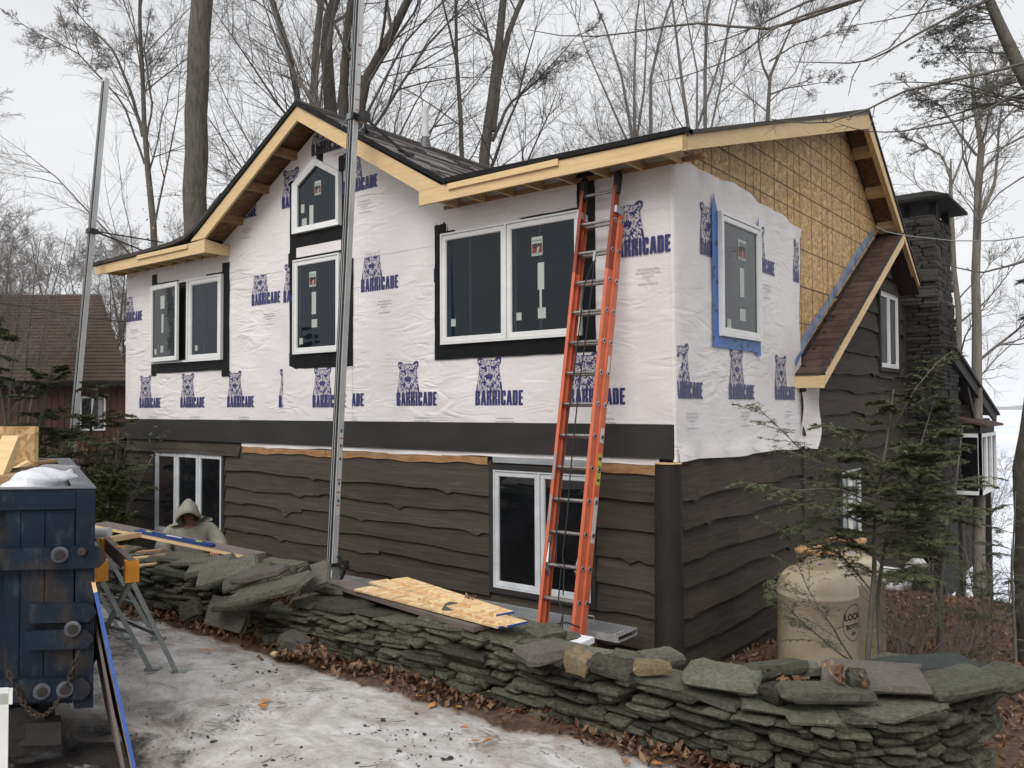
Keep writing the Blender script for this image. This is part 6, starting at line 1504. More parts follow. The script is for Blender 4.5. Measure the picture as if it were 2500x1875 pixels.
# ================================================================== TREES
def unit(a): return a/np.maximum(np.linalg.norm(a, axis=-1, keepdims=True), 1e-9)
def tubes_np(Pn, Rn, sides):
    """Pn (n,K,3), Rn (n,K) -> verts, quads"""
    n_, K, _ = Pn.shape
    T = np.empty_like(Pn); T[:, 1:-1] = Pn[:, 2:]-Pn[:, :-2]; T[:, 0] = Pn[:, 1]-Pn[:, 0]; T[:, -1] = Pn[:, -1]-Pn[:, -2]; T = unit(T)
    ref = np.where(np.abs(T[:, :1, 2:3]) < .9, np.array([[[0, 0, 1.]]]), np.array([[[1., 0, 0]]])); S = unit(np.cross(T, np.broadcast_to(ref, T.shape))); O = np.cross(T, S)
    a = np.arange(sides)*2*np.pi/sides; V = Pn[:, :, None]+Rn[:, :, None, None]*(S[:, :, None]*np.cos(a)[None, None, :, None]+O[:, :, None]*np.sin(a)[None, None, :, None])
    V = V.reshape(-1, 3); base = (np.arange(n_)*K*sides)[:, None, None] + (np.arange(K-1)*sides)[None, :, None]; k = np.arange(sides)[None, None]; k2 = (k+1) % sides
    Q = np.stack([base+k, base+k2, base+sides+k2, base+sides+k], -1).reshape(-1, 4); return V, Q
def join(parts):
    Vs, Qs, o_ = [], [], 0
    for V, Q in parts: Vs.append(V); Qs.append(Q+o_); o_ += len(V)
    return np.concatenate(Vs), np.concatenate(Qs)
def grow(P0, D0, Ln, R0, K, rng, jit=.10, trop=.08, taper=.15):
    n_ = len(P0); P = np.empty((n_, K, 3)); P[:, 0] = P0; d = unit(D0)
    for k in range(1, K):
        P[:, k] = P[:, k-1] + d*(Ln/(K-1))[:, None]; d = unit(d + rng.normal(0, jit, (n_, 3)) + np.array([0, 0, trop]))
    t = np.linspace(0, 1, K)[None]; return P, R0[:, None]*(1-(1-taper)*t)
def kids(P, R, Ln, m_, rng, ang=(.5, .95), tmin=.2, lf=(.35, .6), rf=.55, flat=0.0, expo=1.0):
    n_, K, _ = P.shape; t = tmin+(1-tmin)*rng.random((n_, m_))**expo; f = t*(K-1); i_ = np.minimum(f.astype(int), K-2); fr = (f-i_)[..., None]
    idx = np.arange(n_)[:, None]; p = P[idx, i_]*(1-fr)+P[idx, i_+1]*fr; d = unit(P[idx, i_+1]-P[idx, i_]); rr = R[idx, i_]
    a = rng.normal(0, 1, (n_, m_, 3)); a[..., 2] *= (1-flat); s = unit(a-d*(a*d).sum(-1, keepdims=True)); th = rng.uniform(ang[0], ang[1], (n_, m_))[..., None]
    nd = d*np.cos(th)+s*np.sin(th); ln = Ln[:, None]*rng.uniform(lf[0], lf[1], (n_, m_))*(1.15-.6*t)
    return p.reshape(-1, 3), nd.reshape(-1, 3), ln.ravel(), np.minimum(rr*rf, .06+rr*.3).ravel()
def crown_parts(P, R, Ln, rng, m1=14, m2=8, m3=6, m4=0, len1=(.28, .42), tmin=.25, up=.06, thin=.004, flat=.2, ang=(.45, .9)):
    """limbs, branches and twigs growing from polylines"""
    out = []
    p, d, l_, r_ = kids(P, R, Ln, m1, rng, ang, tmin, len1, .34, flat); r_ = np.maximum(r_, .012); P1, R1 = grow(p, d, l_, r_, 7, rng, .11, up); out.append(tubes_np(P1, R1, 5))
    p, d, l_, r_ = kids(P1, R1, l_, m2, rng, (.45, .9), .12, (.38, .62), .55, flat); r_ = np.maximum(r_, .007); P2, R2 = grow(p, d, l_, r_, 5, rng, .12, up*.8); out.append(tubes_np(P2, R2, 4))
    p, d, l_, r_ = kids(P2, R2, l_, m3, rng, (.4, .9), .1, (.4, .7), .6, flat); r_ = np.maximum(np.minimum(r_, .006), thin); P3, R3 = grow(p, d, l_, r_, 4, rng, .14, up*.6, .3); out.append(tubes_np(P3, R3, 3))
    if m4:
        p, d, l_, r_ = kids(P3, R3, l_, m4, rng, (.4, .9), .2, (.4, .7), .7, flat); r_ = np.full_like(r_, thin*.8); P4, R4 = grow(p, d, l_, r_, 3, rng, .12, .02, .5); out.append(tubes_np(P4, R4, 3))
    return out
def stem_world(pts, D, w0, w1, ground=True, extend=4.0, K=14, rng=None):
    """stem through picture points (base first); widths in picture pixels"""
    W = [np.array(at(u, v_, D=(D+(pts[i_][2] if len(pts[i_]) > 2 else 0)))) for i_, (u, v_) in enumerate([(p[0], p[1]) for p in pts])]
    r0, r1 = w0*D/F_PX/2, w1*D/F_PX/2; rr = list(np.linspace(r0, r1, len(W)))
    if ground:
        g = gzf(W[0][0], W[0][1]); d = W[0]-W[min(1, len(W)-1)]; d = d/max(abs(d[2]), .01)*abs(W[0][2]-g)
        if W[0][2] > g: W.insert(0, np.array([W[0][0]+d[0]*.3, W[0][1]+d[1]*.3, g-.1])); rr.insert(0, r0*1.25)
    if extend: d = W[-1]-W[-2]; d = d/np.linalg.norm(d); W.append(W[-1]+d*extend+np.array([0, 0, .3*extend*.2])); rr.append(r1*.35)
    W = np.array(W); cum = np.concatenate([[0], np.cumsum(np.linalg.norm(np.diff(W, axis=0), axis=1))]); t = np.linspace(0, cum[-1], K)
    P = np.stack([np.interp(t, cum, W[:, k]) for k in range(3)], 1); R = np.interp(t, cum, rr)
    if rng is not None: P[1:-1] += rng.normal(0, min(R.mean()*.25, .012), (K-2, 3))
    return P, R, cum[-1]
def px_tree(stems, D, label, mat='barkmid', tw='twig', seed=0, group=None, **kw):
    rng = np.random.default_rng(seed); tk, cr_ = [], []; base = None
    for st in stems:
        P, R, Ln = stem_world(st[0], D, st[1], st[2], ground=st[3] if len(st) > 3 else True, extend=st[4] if len(st) > 4 else 4.0, K=26 if st[1] > 30 else 14, rng=rng)
        if base is None: base = P[0]
        tk.append(tubes_np(P[None], R[None], 14 if st[1] > 20 else 8)); k2 = dict(kw); k2['m1'] = max(3, int(kw.get('m1', 14)*(st[5] if len(st) > 5 else 1)))
        cr_ += crown_parts(P[None], R[None], np.array([Ln]), rng, **k2)
    root = empty('bare_tree', Vector(base), label, 'tree', group)
    V, Q = join(tk); np_mesh('trunk', V, Q, M[mat], root, smooth=True); V, Q = join(cr_); np_mesh('crown', V, Q, M[tw], root, smooth=False)
    return root
C1 = dict(m1=12, m2=9, m3=7, m4=4)
px_tree([([(477, 600), (478, 500), (481, 350), (477, 260), (484, 150), (495, 0)], 57, 50, True, 9.0, 1.0)], 19, 'thick rough barked trunk rising behind the left half of the roof', 'bark', seed=1, m1=11, m2=8, m3=7, m4=3, tmin=.80, len1=(.20, .32), flat=.3, ang=(.7, 1.3))
px_tree([([(379, 612), (368, 471), (353, 339), (347, 170), (343, 0)], 17, 8, True, 3), ([(349, 332), (324, 234), (279, 124), (211, 57)], 10, 3, False, .5, .8), ([(353, 400), (300, 250), (190, 130), (90, 80)], 6, 2, False, .3, .8), ([(352, 360), (372, 260), (352, 120), (362, 60)], 6, 3, False, .5, .5)], 21, 'slender forked bare tree just left of the thick trunk', 'barkmid', seed=2, m1=13, m2=9, m3=7, m4=4, len1=(.2, .34), tmin=.3)
px_tree([([(728, 260), (716, 170), (682, 38), (664, 0)], 15, 12)], 23, 'leaning dark trunk just behind the gable peak', 'barkdark', seed=3, **C1)
px_tree([([(765, 265), (769, 150), (784, 0)], 20, 16)], 22, 'straight grey trunk right of the gable peak', 'barkmid', seed=4, **C1)
px_tree([([(811, 290), (796, 132), (803, 38), (822, -10)], 32, 24), ([(801, 60), (826, 0), (840, -60)], 16, 10, False)], 20, 'stout dark trunk left of the tall metal mast', 'barkdark', seed=5, **C1)
px_tree([([(836, 280), (844, 150), (859, 0)], 25, 18), ([(870, 270), (901, 162), (946, 98), (984, 30), (1003, -10)], 26, 18, True, 4, 1.2)], 18, 'twin trunks by the tall mast, one sweeping out to the right', 'barkdark', 'twigdark', seed=6, m1=11, m2=9, m3=7, m4=4)
px_tree([([(1180, 415), (1195, 302), (1210, 189), (1221, 75), (1229, 0)], 27, 17), ([(1203, 320), (1221, 162), (1248, 57), (1274, 0)], 16, 12, False), ([(1202, 345), (1240, 256), (1304, 204), (1361, 143)], 9, 3, False, .8, .7)], 19, 'double stemmed grey tree behind the valley of the roofs', 'barkmid', 'twigdark', seed=7, m1=10, m2=9, m3=7, m4=4, tmin=.3)
px_tree([([(1129, 395), (1123, 226), (1114, 132), (1114, 0)], 12, 7), ([(1116, 160), (1098, 75), (1080, 0)], 7, 4, False)], 22, 'thin straight bare tree between vent pipe and double stemmed tree', 'barkmid', seed=8, **C1)
px_tree([([(1545, 345), (1528, 226), (1495, 100), (1450, 0)], 8, 4), ([(1548, 340), (1550, 226), (1545, 110), (1560, 0)], 8, 4), ([(1590, 335), (1585, 226), (1600, 110), (1640, 0)], 10, 5), ([(1552, 340), (1570, 240), (1585, 150), (1575, 40)], 7, 3), ([(1535, 340), (1480, 230), (1440, 150), (1410, 60)], 6, 2)], 24, 'many stemmed bare clump behind the middle of the right roof', 'twig', seed=9, m1=9, m2=7, m3=6, m4=4, len1=(.16, .28), tmin=.3)
px_tree([([(1683, 320), (1672, 220), (1650, 110), (1640, 0)], 10, 5), ([(1724, 312), (1720, 190), (1722, 60), (1735, 0)], 10, 6), ([(1700, 320), (1740, 200), (1770, 110), (1800, 0)], 7, 4), ([(1735, 310), (1765, 200), (1763, 110), (1790, 0)], 6, 3), ([(1700, 320), (1705, 200), (1690, 90), (1665, 0)], 6, 3)], 22, 'fan of slim stems behind the right roof near its peak', 'twig', seed=10, m1=9, m2=7, m3=6, m4=4, len1=(.16, .28), tmin=.3)
px_tree([([(1875, 300), (1881, 211), (1877, 143), (1900, 130), (1930, 70)], 11, 4, True, 1), ([(1880, 200), (1862, 160), (1850, 100), (1860, 40)], 7, 3, False, 1), ([(1882, 230), (1920, 215), (1990, 205)], 5, 2, False, .5, .7), ([(1878, 150), (1940, 110), (2010, 90)], 5, 2, False, .5, .7)], 21, 'forked grey tree right behind the peak of the right gable', 'barkmid', seed=11, m1=10, m2=8, m3=7, m4=3, tmin=.35)
px_tree([([(2341, 900), (2341, 750), (2330, 663), (2324, 565), (2322, 433)], 15, 10, True, .4), ([(2323, 440), (2300, 380), (2240, 350)], 6, 3, False, .5), ([(2324, 450), (2352, 380), (2372, 330)], 6, 3, False, 1.5)], 19, 'slim pale tree against the chimney', 'barkpale', seed=12, m1=8, m2=8, m3=6, m4=4, tmin=.5, len1=(.18, .30))
px_tree([([(2385, 960), (2386, 850), (2379, 738), (2382, 625), (2388, 490), (2382, 415), (2394, 358), (2382, 264)], 24, 12, True, 1), ([(2390, 540), (2428, 452), (2437, 350)], 10, 5, False, 1.5), ([(2385, 380), (2345, 330), (2300, 260), (2250, 230)], 7, 3, False, .5), ([(2392, 370), (2410, 300), (2420, 230)], 7, 3, False, 1)], 17, 'pale crooked tree standing between chimney and lake', 'barkpale', seed=13, m1=8, m2=8, m3=6, m4=4, tmin=.4, len1=(.18, .30))
# bare wood beyond: instances of a few trees
def wood_tree(seed, Ht, r0, stems=1, m1=16):
    rng = np.random.default_rng(seed); tk, cr_ = [], []
    for s_i in range(stems):
        a = rng.uniform(0, 6.28); lean = rng.uniform(.02, .10)+.12*(stems > 1); d0 = np.array([[math.cos(a)*lean, math.sin(a)*lean, 1.]])
        P, R = grow(np.array([[.15*math.cos(a)*(stems > 1), .15*math.sin(a)*(stems > 1), -.3]]), d0, np.array([Ht*rng.uniform(.8, 1)]), np.array([r0]), 14, rng, .035, .01, .12)
        tk.append(tubes_np(P, R, 7)); cr_ += crown_parts(P, R, np.array([Ht]), rng, m1=m1, m2=8, m3=6, m4=4, len1=(.18, .32), tmin=.28, up=.10, thin=.005)
    V, Q = join(tk); V2, Q2 = join(cr_)
    def mk(nm, V, Q, mt):
        me = bpy.data.meshes.new(nm); me.vertices.add(len(V)); me.vertices.foreach_set('co', V.astype(np.float32).ravel()); me.loops.add(Q.size); me.loops.foreach_set('vertex_index', Q.astype(np.int32).ravel())
        me.polygons.add(len(Q)); me.polygons.foreach_set('loop_start', np.arange(0, Q.size, 4, dtype=np.int32)); me.materials.append(mt); me.update(calc_edges=True); me.validate(); return me
    return mk('trunk', V, Q, M['barkmid']), mk('crown', V2, Q2, M['twig'])
WT = [wood_tree(50, 15, .16), wood_tree(51, 14, .13), wood_tree(52, 13, .08, 3, 9), wood_tree(53, 16, .18), wood_tree(54, 11, .06, 4, 8), wood_tree(55, 14, .11, 2, 12)]
random.seed(5)
WOOD = [(20, 24, 4, .80), (75, 30, 2, .75), (120, 26, 5, .7), (-30, 22, 1, .85), (165, 33, 0, .72), (215, 30, 2, .75), (262, 36, 1, .8), (55, 38, 3, .8), (140, 40, 5, .9), (300, 32, 4, .95), (320, 42, 0, .9), (415, 30, 5, .8),
        (430, 40, 2, 1.0), (560, 30, 2, .95), (590, 40, 1, 1.0), (640, 28, 0, .95), (690, 36, 4, 1.15), (740, 34, 5, 1.0), (905, 30, 1, 1.0), (960, 26, 4, 1.1), (1010, 34, 0, 1.0), (1060, 28, 2, .95), (1150, 36, 5, 1.0), (1260, 28, 4, 1.0),
        (1310, 34, 1, .85), (1420, 30, 2, .85), (1500, 38, 5, 1.0), (1620, 32, 4, 1.1), (1690, 36, 0, .95), (1790, 30, 2, .9), (1840, 36, 4, 1.0), (1960, 40, 2, .8), (2290, 30, 4, .9), (2260, 38, 5, .8)]
LM = [(-400, 'picture edge'), (60, 'left hemlock'), (245, 'left mast'), (350, 'slender forked tree'), (480, 'thick rough trunk'), (660, 'gable peak'), (860, 'tall mast'), (1038, 'vent pipe'), (1215, 'double stemmed tree'), (1560, 'many stemmed clump'), (1710, 'fan of stems'), (1880, 'forked gable tree'), (2325, 'slim pale tree'), (2600, 'right edge')]
used_lab = {}
for (u, D, k, s_) in sorted(WOOD):
    p = at(u, 1000, D=D); z = gzf(p.x, p.y); side = 'left' if u < 450 else ('right' if u > 2200 else 'mid')
    q_ = max(i_ for i_ in range(len(LM)) if LM[i_][0] <= u); base_l = 'far bare tree between %s and %s' % (LM[q_][1], LM[min(q_+1, len(LM)-1)][1])
    c_ = used_lab.get(base_l, 0); used_lab[base_l] = c_+1
    lab = base_l + ['', ', second from left', ', third from left', ', fourth from left', ', fifth from left'][min(c_, 4)]
    root = empty('bare_tree', (p.x, p.y, z), lab, 'tree', {'left': 'bare trees behind the neighbour house', 'mid': 'bare trees beyond the roof', 'right': 'bare trees beyond the chimney'}[side], rz=rd(0, 6.28))
    for me_, nm in zip(WT[k], ('trunk', 'crown')):
        o = bpy.data.objects.new(nm, me_); COL.objects.link(o); o.parent = root
    root.scale = (s_, s_, s_)
for k, (x_, y_) in enumerate(((-6, -24), (0, -27), (5, -22), (11, -26), (-13, -21), (17, -20), (-2, -33), (9, -34), (20, -30))):  # unseen trees, added behind the camera so the panes have something to reflect
    root = empty('bare_tree', (x_, y_, gzf(x_, y_)), 'unseen bare tree added behind the viewer for window reflections', 'tree', 'unseen trees added for the windows to reflect', rz=rd(0, 6.28))
    for me_, nm in zip(WT[k % 6], ('trunk', 'crown')):
        o = bpy.data.objects.new(nm, me_); COL.objects.link(o); o.parent = root
    root.scale = (1.1, 1.1, 1.1)
# overhanging tree at the right edge
rng = np.random.default_rng(90)
DD = 6.5
OB = [([(2530, -20), (2300, -60), (2088, 0), (1990, 40), (1877, 70), (1828, 72), (1753, 58), (1666, 56), (1572, 75), (1474, 89), (1368, 87), (1285, 72)], 7, 1.2),
      ([(2200, -60), (1979, 0), (1900, 38), (1828, 72), (1790, 90), (1711, 111)], 5, 1.4), ([(2088, 0), (1960, 38), (1877, 75), (1817, 128), (1760, 155), (1666, 188), (1590, 205)], 4.5, 1),
      ([(2560, -80), (2420, 0), (2363, 19), (2254, 75), (2156, 132), (2100, 155), (2024, 153), (1937, 151)], 6, 1.2), ([(2300, -40), (2265, 0), (2201, 83), (2171, 117), (2103, 151)], 3.5, 1.5), ([(2100, 155), (2081, 188), (2071, 234)], 2.5, 1),
      ([(2600, 120), (2500, 155), (2382, 185), (2288, 204), (2194, 226), (2137, 260), (2081, 279), (2017, 302), (1930, 298), (1877, 290)], 6, 1.2), ([(2600, 160), (2500, 211), (2420, 264), (2345, 294), (2232, 315), (2194, 322), (2134, 323), (2081, 313), (2047, 302)], 5, 1),
      ([(2600, 290), (2500, 332), (2443, 362), (2400, 380)], 6, 1.5), ([(2600, 420), (2500, 430), (2440, 470), (2400, 520)], 4, 1.2), ([(2600, 600), (2500, 638), (2460, 650), (2397, 666), (2333, 653), (2300, 640)], 6, 1), ([(2300, 20), (2160, 50), (2060, 66)], 2.5, 1), ([(2120, -10), (2080, 50), (2040, 140)], 2.5, .8)]
tk = []; cr_ = []
for pts, w0, w1 in OB:
    w0 *= 1.5; w1 *= 1.5
    P, R, Ln = stem_world(pts, DD+rng.uniform(-.3, .3), w0, w1, False, 0, 16); tk.append(tubes_np(P[None], R[None], 6))
    p, d, l_, r_ = kids(P[None], R[None], np.array([Ln]), int(5+Ln*2.2), rng, (.5, 1.1), .1, (.06, .16), .6); P1, R1 = grow(p, d, l_, np.maximum(np.minimum(r_, .004), .0028), 5, rng, .16, .02, .4); cr_.append(tubes_np(P1, R1, 4))
    p, d, l_, r_ = kids(P1, R1, l_, 3, rng, (.6, 1.2), .2, (.2, .5), .8); P2, R2 = grow(p, d, l_, np.maximum(np.minimum(r_, .0026), .0018), 4, rng, .16, .0, .5); cr_.append(tubes_np(P2, R2, 3))
Pt, Rt, _ = stem_world([(2530, 1640, 2.5), (2520, 1400, 2.3), (2512, 1150, 1.9), (2545, 900, 1.4), (2580, 600, .8), (2600, 200, .2), (2610, -200, 0)], DD, 104, 60, True, 2.5, 26, rng)
root = empty('bare_tree', Vector(Pt[0]), 'dark trunk at the right edge with long bare branches hanging over the roof', 'tree'); tk.append(tubes_np(Pt[None], Rt[None], 18))
for pts in ([(2600, 200), (2580, 100), (2530, -20)], [(2605, 60), (2590, -20), (2560, -80)], [(2600, 150), (2600, 120)]):
    P, R, Ln = stem_world(pts, DD, 18, 8, False, 0, 5); tk.append(tubes_np(P[None], R[None], 8))
V, Q = join(tk); np_mesh('trunk', V, Q, M['barkmid'], root, smooth=True); V, Q = join(cr_); np_mesh('crown', V, Q, M['twigdark'], root)

# ---- conifers
def needles(P, nper, rng, ln=(.012, .022), wd=.0045, spread=1.0, drop=.1):
    """flat two-ranked needles along polylines P (n,K,3)"""
    n_, K, _ = P.shape; t = rng.random((n_, nper)); f = t*(K-1); i_ = np.minimum(f.astype(int), K-2); fr = (f-i_)[..., None]; idx = np.arange(n_)[:, None]
    p = (P[idx, i_]*(1-fr)+P[idx, i_+1]*fr).reshape(-1, 3); d = unit(P[idx, i_+1]-P[idx, i_]).reshape(-1, 3); m_ = len(p)
    s = unit(np.cross(d, np.array([0, 0, 1.]))+rng.normal(0, .25, (m_, 3))); sg = np.where(rng.random(m_) < .5, -1, 1)[:, None]; l_ = rng.uniform(ln[0], ln[1], m_)[:, None]
    tip = p + (s*sg*.85*spread + d*.55 + rng.normal(0, .15, (m_, 3)) - np.array([0, 0, drop]))*l_; V = np.stack([p-d*wd*.5, p+d*wd*.5, tip], 1).reshape(-1, 3); return V, np.arange(m_*3).reshape(-1, 3)
def conifer(name, stems, label, seed, Lmax, nb, mat='hem', m2=10, m3=6, nper=12, nl=(.014, .026), wd=.006, tmin=.15, up=.15, group=None, cat='tree', bare=.0, az=None, sag=-.035, boughs=(), bD=7.0):
    """stems: list of world polylines with radii"""
    rng = np.random.default_rng(seed); tk, nd = [], []
    for P, R in stems:
        P = np.asarray(P, float); tk.append(tubes_np(P[None], np.asarray(R, float)[None], 8)); K = len(P); t = np.sort(tmin+(1-tmin)*rng.random(nb)); f = t*(K-1); i_ = np.minimum(f.astype(int), K-2); fr = (f-i_)[:, None]
        p = P[i_]*(1-fr)+P[i_+1]*fr; a = rng.uniform(0, 2*np.pi, nb) if az is None else rng.uniform(az[0], az[1], nb); d = np.stack([np.cos(a), np.sin(a), rng.uniform(up-.15, up+.35, nb)], 1); l_ = Lmax*(1.05-t)**.75*rng.uniform(.6, 1.1, nb)+.12
        P1, R1 = grow(p, d, l_, np.maximum(.010*l_, .004), 8, rng, .07, sag, .2); tk.append(tubes_np(P1, R1, 5))
        if boughs and P is stems[0][0]:
            eb = []
            for bp_ in boughs:
                W_ = np.array([np.array(at(u_, v_, D=bD+rng.uniform(-.12, .12)+.0*k_)) for k_, (u_, v_) in enumerate(bp_)]); cu = np.concatenate([[0], np.cumsum(np.linalg.norm(np.diff(W_, axis=0), axis=1))]); tt_ = np.linspace(0, cu[-1], 8)
                eb.append(np.stack([np.interp(tt_, cu, W_[:, c3]) for c3 in range(3)], 1)); l_ = np.append(l_, cu[-1]*.75)
            eb = np.array(eb); eR = np.repeat(np.linspace(.009, .002, 8)[None], len(eb), 0); P1 = np.concatenate([P1, eb]); R1 = np.concatenate([R1, eR]); tk.append(tubes_np(eb, eR, 5))
        def plan(Pp, ln, m_, lf, tm):
            n_, K_, _ = Pp.shape; t_ = tm+(1-tm)*(np.arange(m_)[None]+rng.random((n_, m_)))/m_; f_ = t_*(K_-1); ii = np.minimum(f_.astype(int), K_-2); fr_ = (f_-ii)[..., None]; ix = np.arange(n_)[:, None]
            q_ = Pp[ix, ii]*(1-fr_)+Pp[ix, ii+1]*fr_; dd = unit(Pp[ix, ii+1]-Pp[ix, ii]); s_ = unit(np.cross(dd, np.array([0, 0, 1.]))); sg = np.where(np.arange(m_) % 2 == 0, 1, -1)[None, :, None]; th = rng.uniform(.7, 1.1, (n_, m_))[..., None]
            return q_.reshape(-1, 3), (dd*np.cos(th)+s_*sg*np.sin(th)+rng.normal(0, .12, dd.shape)).reshape(-1, 3), (ln[:, None]*rng.uniform(lf[0], lf[1], (n_, m_))*(1.1-.75*t_)).ravel()
        q_, dd, l2 = plan(P1, l_, m2, (.35, .6), .15+bare); P2, R2 = grow(q_, dd, l2, np.maximum(.006*l2, .0022), 6, rng, .08, sag*1.3, .3); tk.append(tubes_np(P2, R2, 3))
        q_, dd, l3 = plan(P2, l2, m3, (.35, .6), .1); P3, R3 = grow(q_, dd, l3, np.full(len(l3), .0016), 4, rng, .08, sag*1.3, .4)
        nd.append(needles(P3, nper, rng, nl, wd)); nd.append(needles(P2, nper*2, rng, nl, wd)); nd.append(needles(P1[:, 4:], nper*2, rng, nl, wd))
    base = stems[0][0][0]; root = empty(name, Vector(base), label, cat, group)
    V, Q = join(tk); np_mesh('trunk', V, Q, M['barkmid'], root, smooth=False); V, Q = join(nd); np_mesh('crown', V, Q, M[mat], root); return root
def stemw(pts, D, r0, r1, K=14, ground=True):
    P, R, _ = stem_world(pts, D, r0*2*F_PX/D, r1*2*F_PX/D, ground, 0, K); return P, R
BG = [[(2083, 1615), (2048, 1596), (2017, 1569), (1998, 1550), (1956, 1519), (1902, 1457), (1882, 1442)], [(2083, 1613), (2060, 1581), (2040, 1540), (2013, 1505), (1986, 1467), (1965, 1421), (1952, 1396), (1940, 1334), (1898, 1288)],
      [(2125, 1440), (2090, 1396), (2048, 1349), (2017, 1336), (1986, 1353)], [(2134, 1191), (2062, 1145), (2005, 1138), (1975, 1115), (1930, 1074), (1892, 1032), (1855, 1002), (1821, 996)], [(2134, 1228), (2043, 1191), (1930, 1198), (1873, 1187), (1817, 1175)],
      [(2134, 1173), (2081, 1071), (2043, 1040), (2002, 1040)], [(2134, 1290), (2060, 1255), (1990, 1262), (1930, 1292)], [(2134, 1360), (2070, 1310), (2010, 1310), (1960, 1335)], [(2134, 1260), (2080, 1210), (2000, 1225), (1900, 1240)], [(2150, 1120), (2110, 1100), (2060, 1110), (2010, 1095)]]
conifer('hemlock', [stemw([(2118, 1610), (2134, 1401), (2137, 1250), (2165, 1080), (2182, 950)], 6.9, .024, .006)],
        'ragged green hemlock growing between the wall and the propane tanks', 200, .62, 26, 'hem', 13, 9, 19, (.018, .031), .0095, .50, .30, sag=-.045, boughs=BG, bD=6.9)
BG2 = [[(2175, 1059), (2232, 953), (2284, 889), (2318, 861)], [(2156, 1172), (2232, 1115), (2307, 1089), (2356, 1096)], [(2137, 1228), (2232, 1191), (2345, 1172), (2420, 1163)], [(2160, 1280), (2240, 1235), (2330, 1230), (2400, 1245)]]
conifer('hemlock', [stemw([(2150, 1610), (2142, 1450), (2165, 1300), (2235, 1130), (2280, 980)], 7.1, .022, .004)],
        'taller hemlock with a curved leader tip in front of the chimney', 210, .75, 28, 'hem', 13, 9, 19, (.018, .031), .0095, .42, .22, az=(-1.0, 2.6), sag=-.045, boughs=BG2, bD=7.1)
conifer('hemlock', [stemw([(2290, 1600), (2300, 1400), (2330, 1220), (2350, 1040)], 8.4, .025, .006)], 'dark young hemlock in front of the bay window', 201, .60, 26, 'hem', 11, 8, 13, (.018, .030), .009, .30, .1, sag=-.05)
conifer('hemlock', [stemw([(2478, 1560), (2470, 1400), (2480, 1200)], 7.6, .016, .005)], 'thin hemlock sapling beside the trunk at the right edge', 202, .5, 22, 'hemdark', 9, 6, 12, (.018, .03), .008, .15, .1)
conifer('hemlock', [stemw([(2580, 300), (2500, 190), (2440, 60), (2390, -60)], 13, .12, .06, ground=False)], 'hemlock boughs hanging into the top right corner', 203, 2.4, 22, 'hemdark', 10, 7, 14, (.03, .050), .012, .0, .0, az=(2.4, 4.4), sag=-.05)
conifer('hemlock', [stemw([(2700, 1500), (2680, 1000), (2600, 740), (2560, 560)], 8.0, .06, .02)], 'hemlock sprays reaching in from the right edge above the lake', 204, .95, 10, 'hemdark', 10, 7, 14, (.02, .03), .008, .55, .0, az=(1.9, 4.2))
conifer('hemlock', [stemw([(70, 1250), (90, 1100), (105, 1000), (125, 900)], 12.5, .06, .012), stemw([(200, 1250), (215, 1120), (225, 1020), (238, 940)], 13.0, .03, .01)], 'wide green hemlock before the brown roofed neighbour house', 205, 1.3, 44, 'hem', 13, 9, 17, (.03, .045), .016, .15, .25, sag=-.05)
conifer('hemlock', [stemw([(-110, 1200), (-90, 950), (-50, 800), (-20, 740)], 11.5, .07, .02)], 'dark hemlock at the left edge behind the skip', 206, 1.15, 40, 'hem', 14, 9, 17, (.03, .045), .016, .15, .2, sag=-.05)
conifer('arborvitae', [stemw([(262, 1330), (262, 1250), (270, 1170)], 12.0, .03, .01)], 'small yellow green evergreen bush at the left house corner', 207, .55, 110, 'yew', 9, 6, 16, (.02, .035), .016, .02, .5, cat='bush', sag=.0)
# broad-leaved shrub behind it
rng = np.random.default_rng(31); c_ = np.array(at(262, 1140, D=13)); 
Pp = c_ + rng.normal(0, 1, (60, 3))*np.array([.25, .25, .32]); root = empty('rhododendron', Vector((c_[0], c_[1], gzf(c_[0], c_[1]))), 'leafy broad leaved shrub above the yellow green bush', 'bush')
g0 = np.array([c_[0], c_[1], gzf(c_[0], c_[1])]); st = [np.stack([g0+(p-g0)*t+np.array([0, 0, .2])*math.sin(t*3) for t in np.linspace(0, 1, 5)]) for p in Pp[:24]]
V, Q = tubes_np(np.array(st), np.full((24, 5), .010), 4); np_mesh('stem', V, Q, M['twig'], root)
n_ = 900; cl_ = Pp[rng.integers(0, 60, n_)]+rng.normal(0, .07, (n_, 3)); az = rng.uniform(0, 6.28, n_); l_ = rng.uniform(.05, .10, n_)[:, None]; a_ = np.stack([np.cos(az), np.sin(az), rng.uniform(-.7, .1, n_)], 1); s_ = np.stack([-np.sin(az), np.cos(az), rng.normal(0, .3, n_)], 1)
V = np.stack([cl_, cl_+a_*l_*.5+s_*l_*.22, cl_+a_*l_, cl_+a_*l_*.5-s_*l_*.22], 1).reshape(-1, 3); np_mesh('foliage', V, np.arange(n_*4).reshape(-1, 4), M['rhodo'], root)
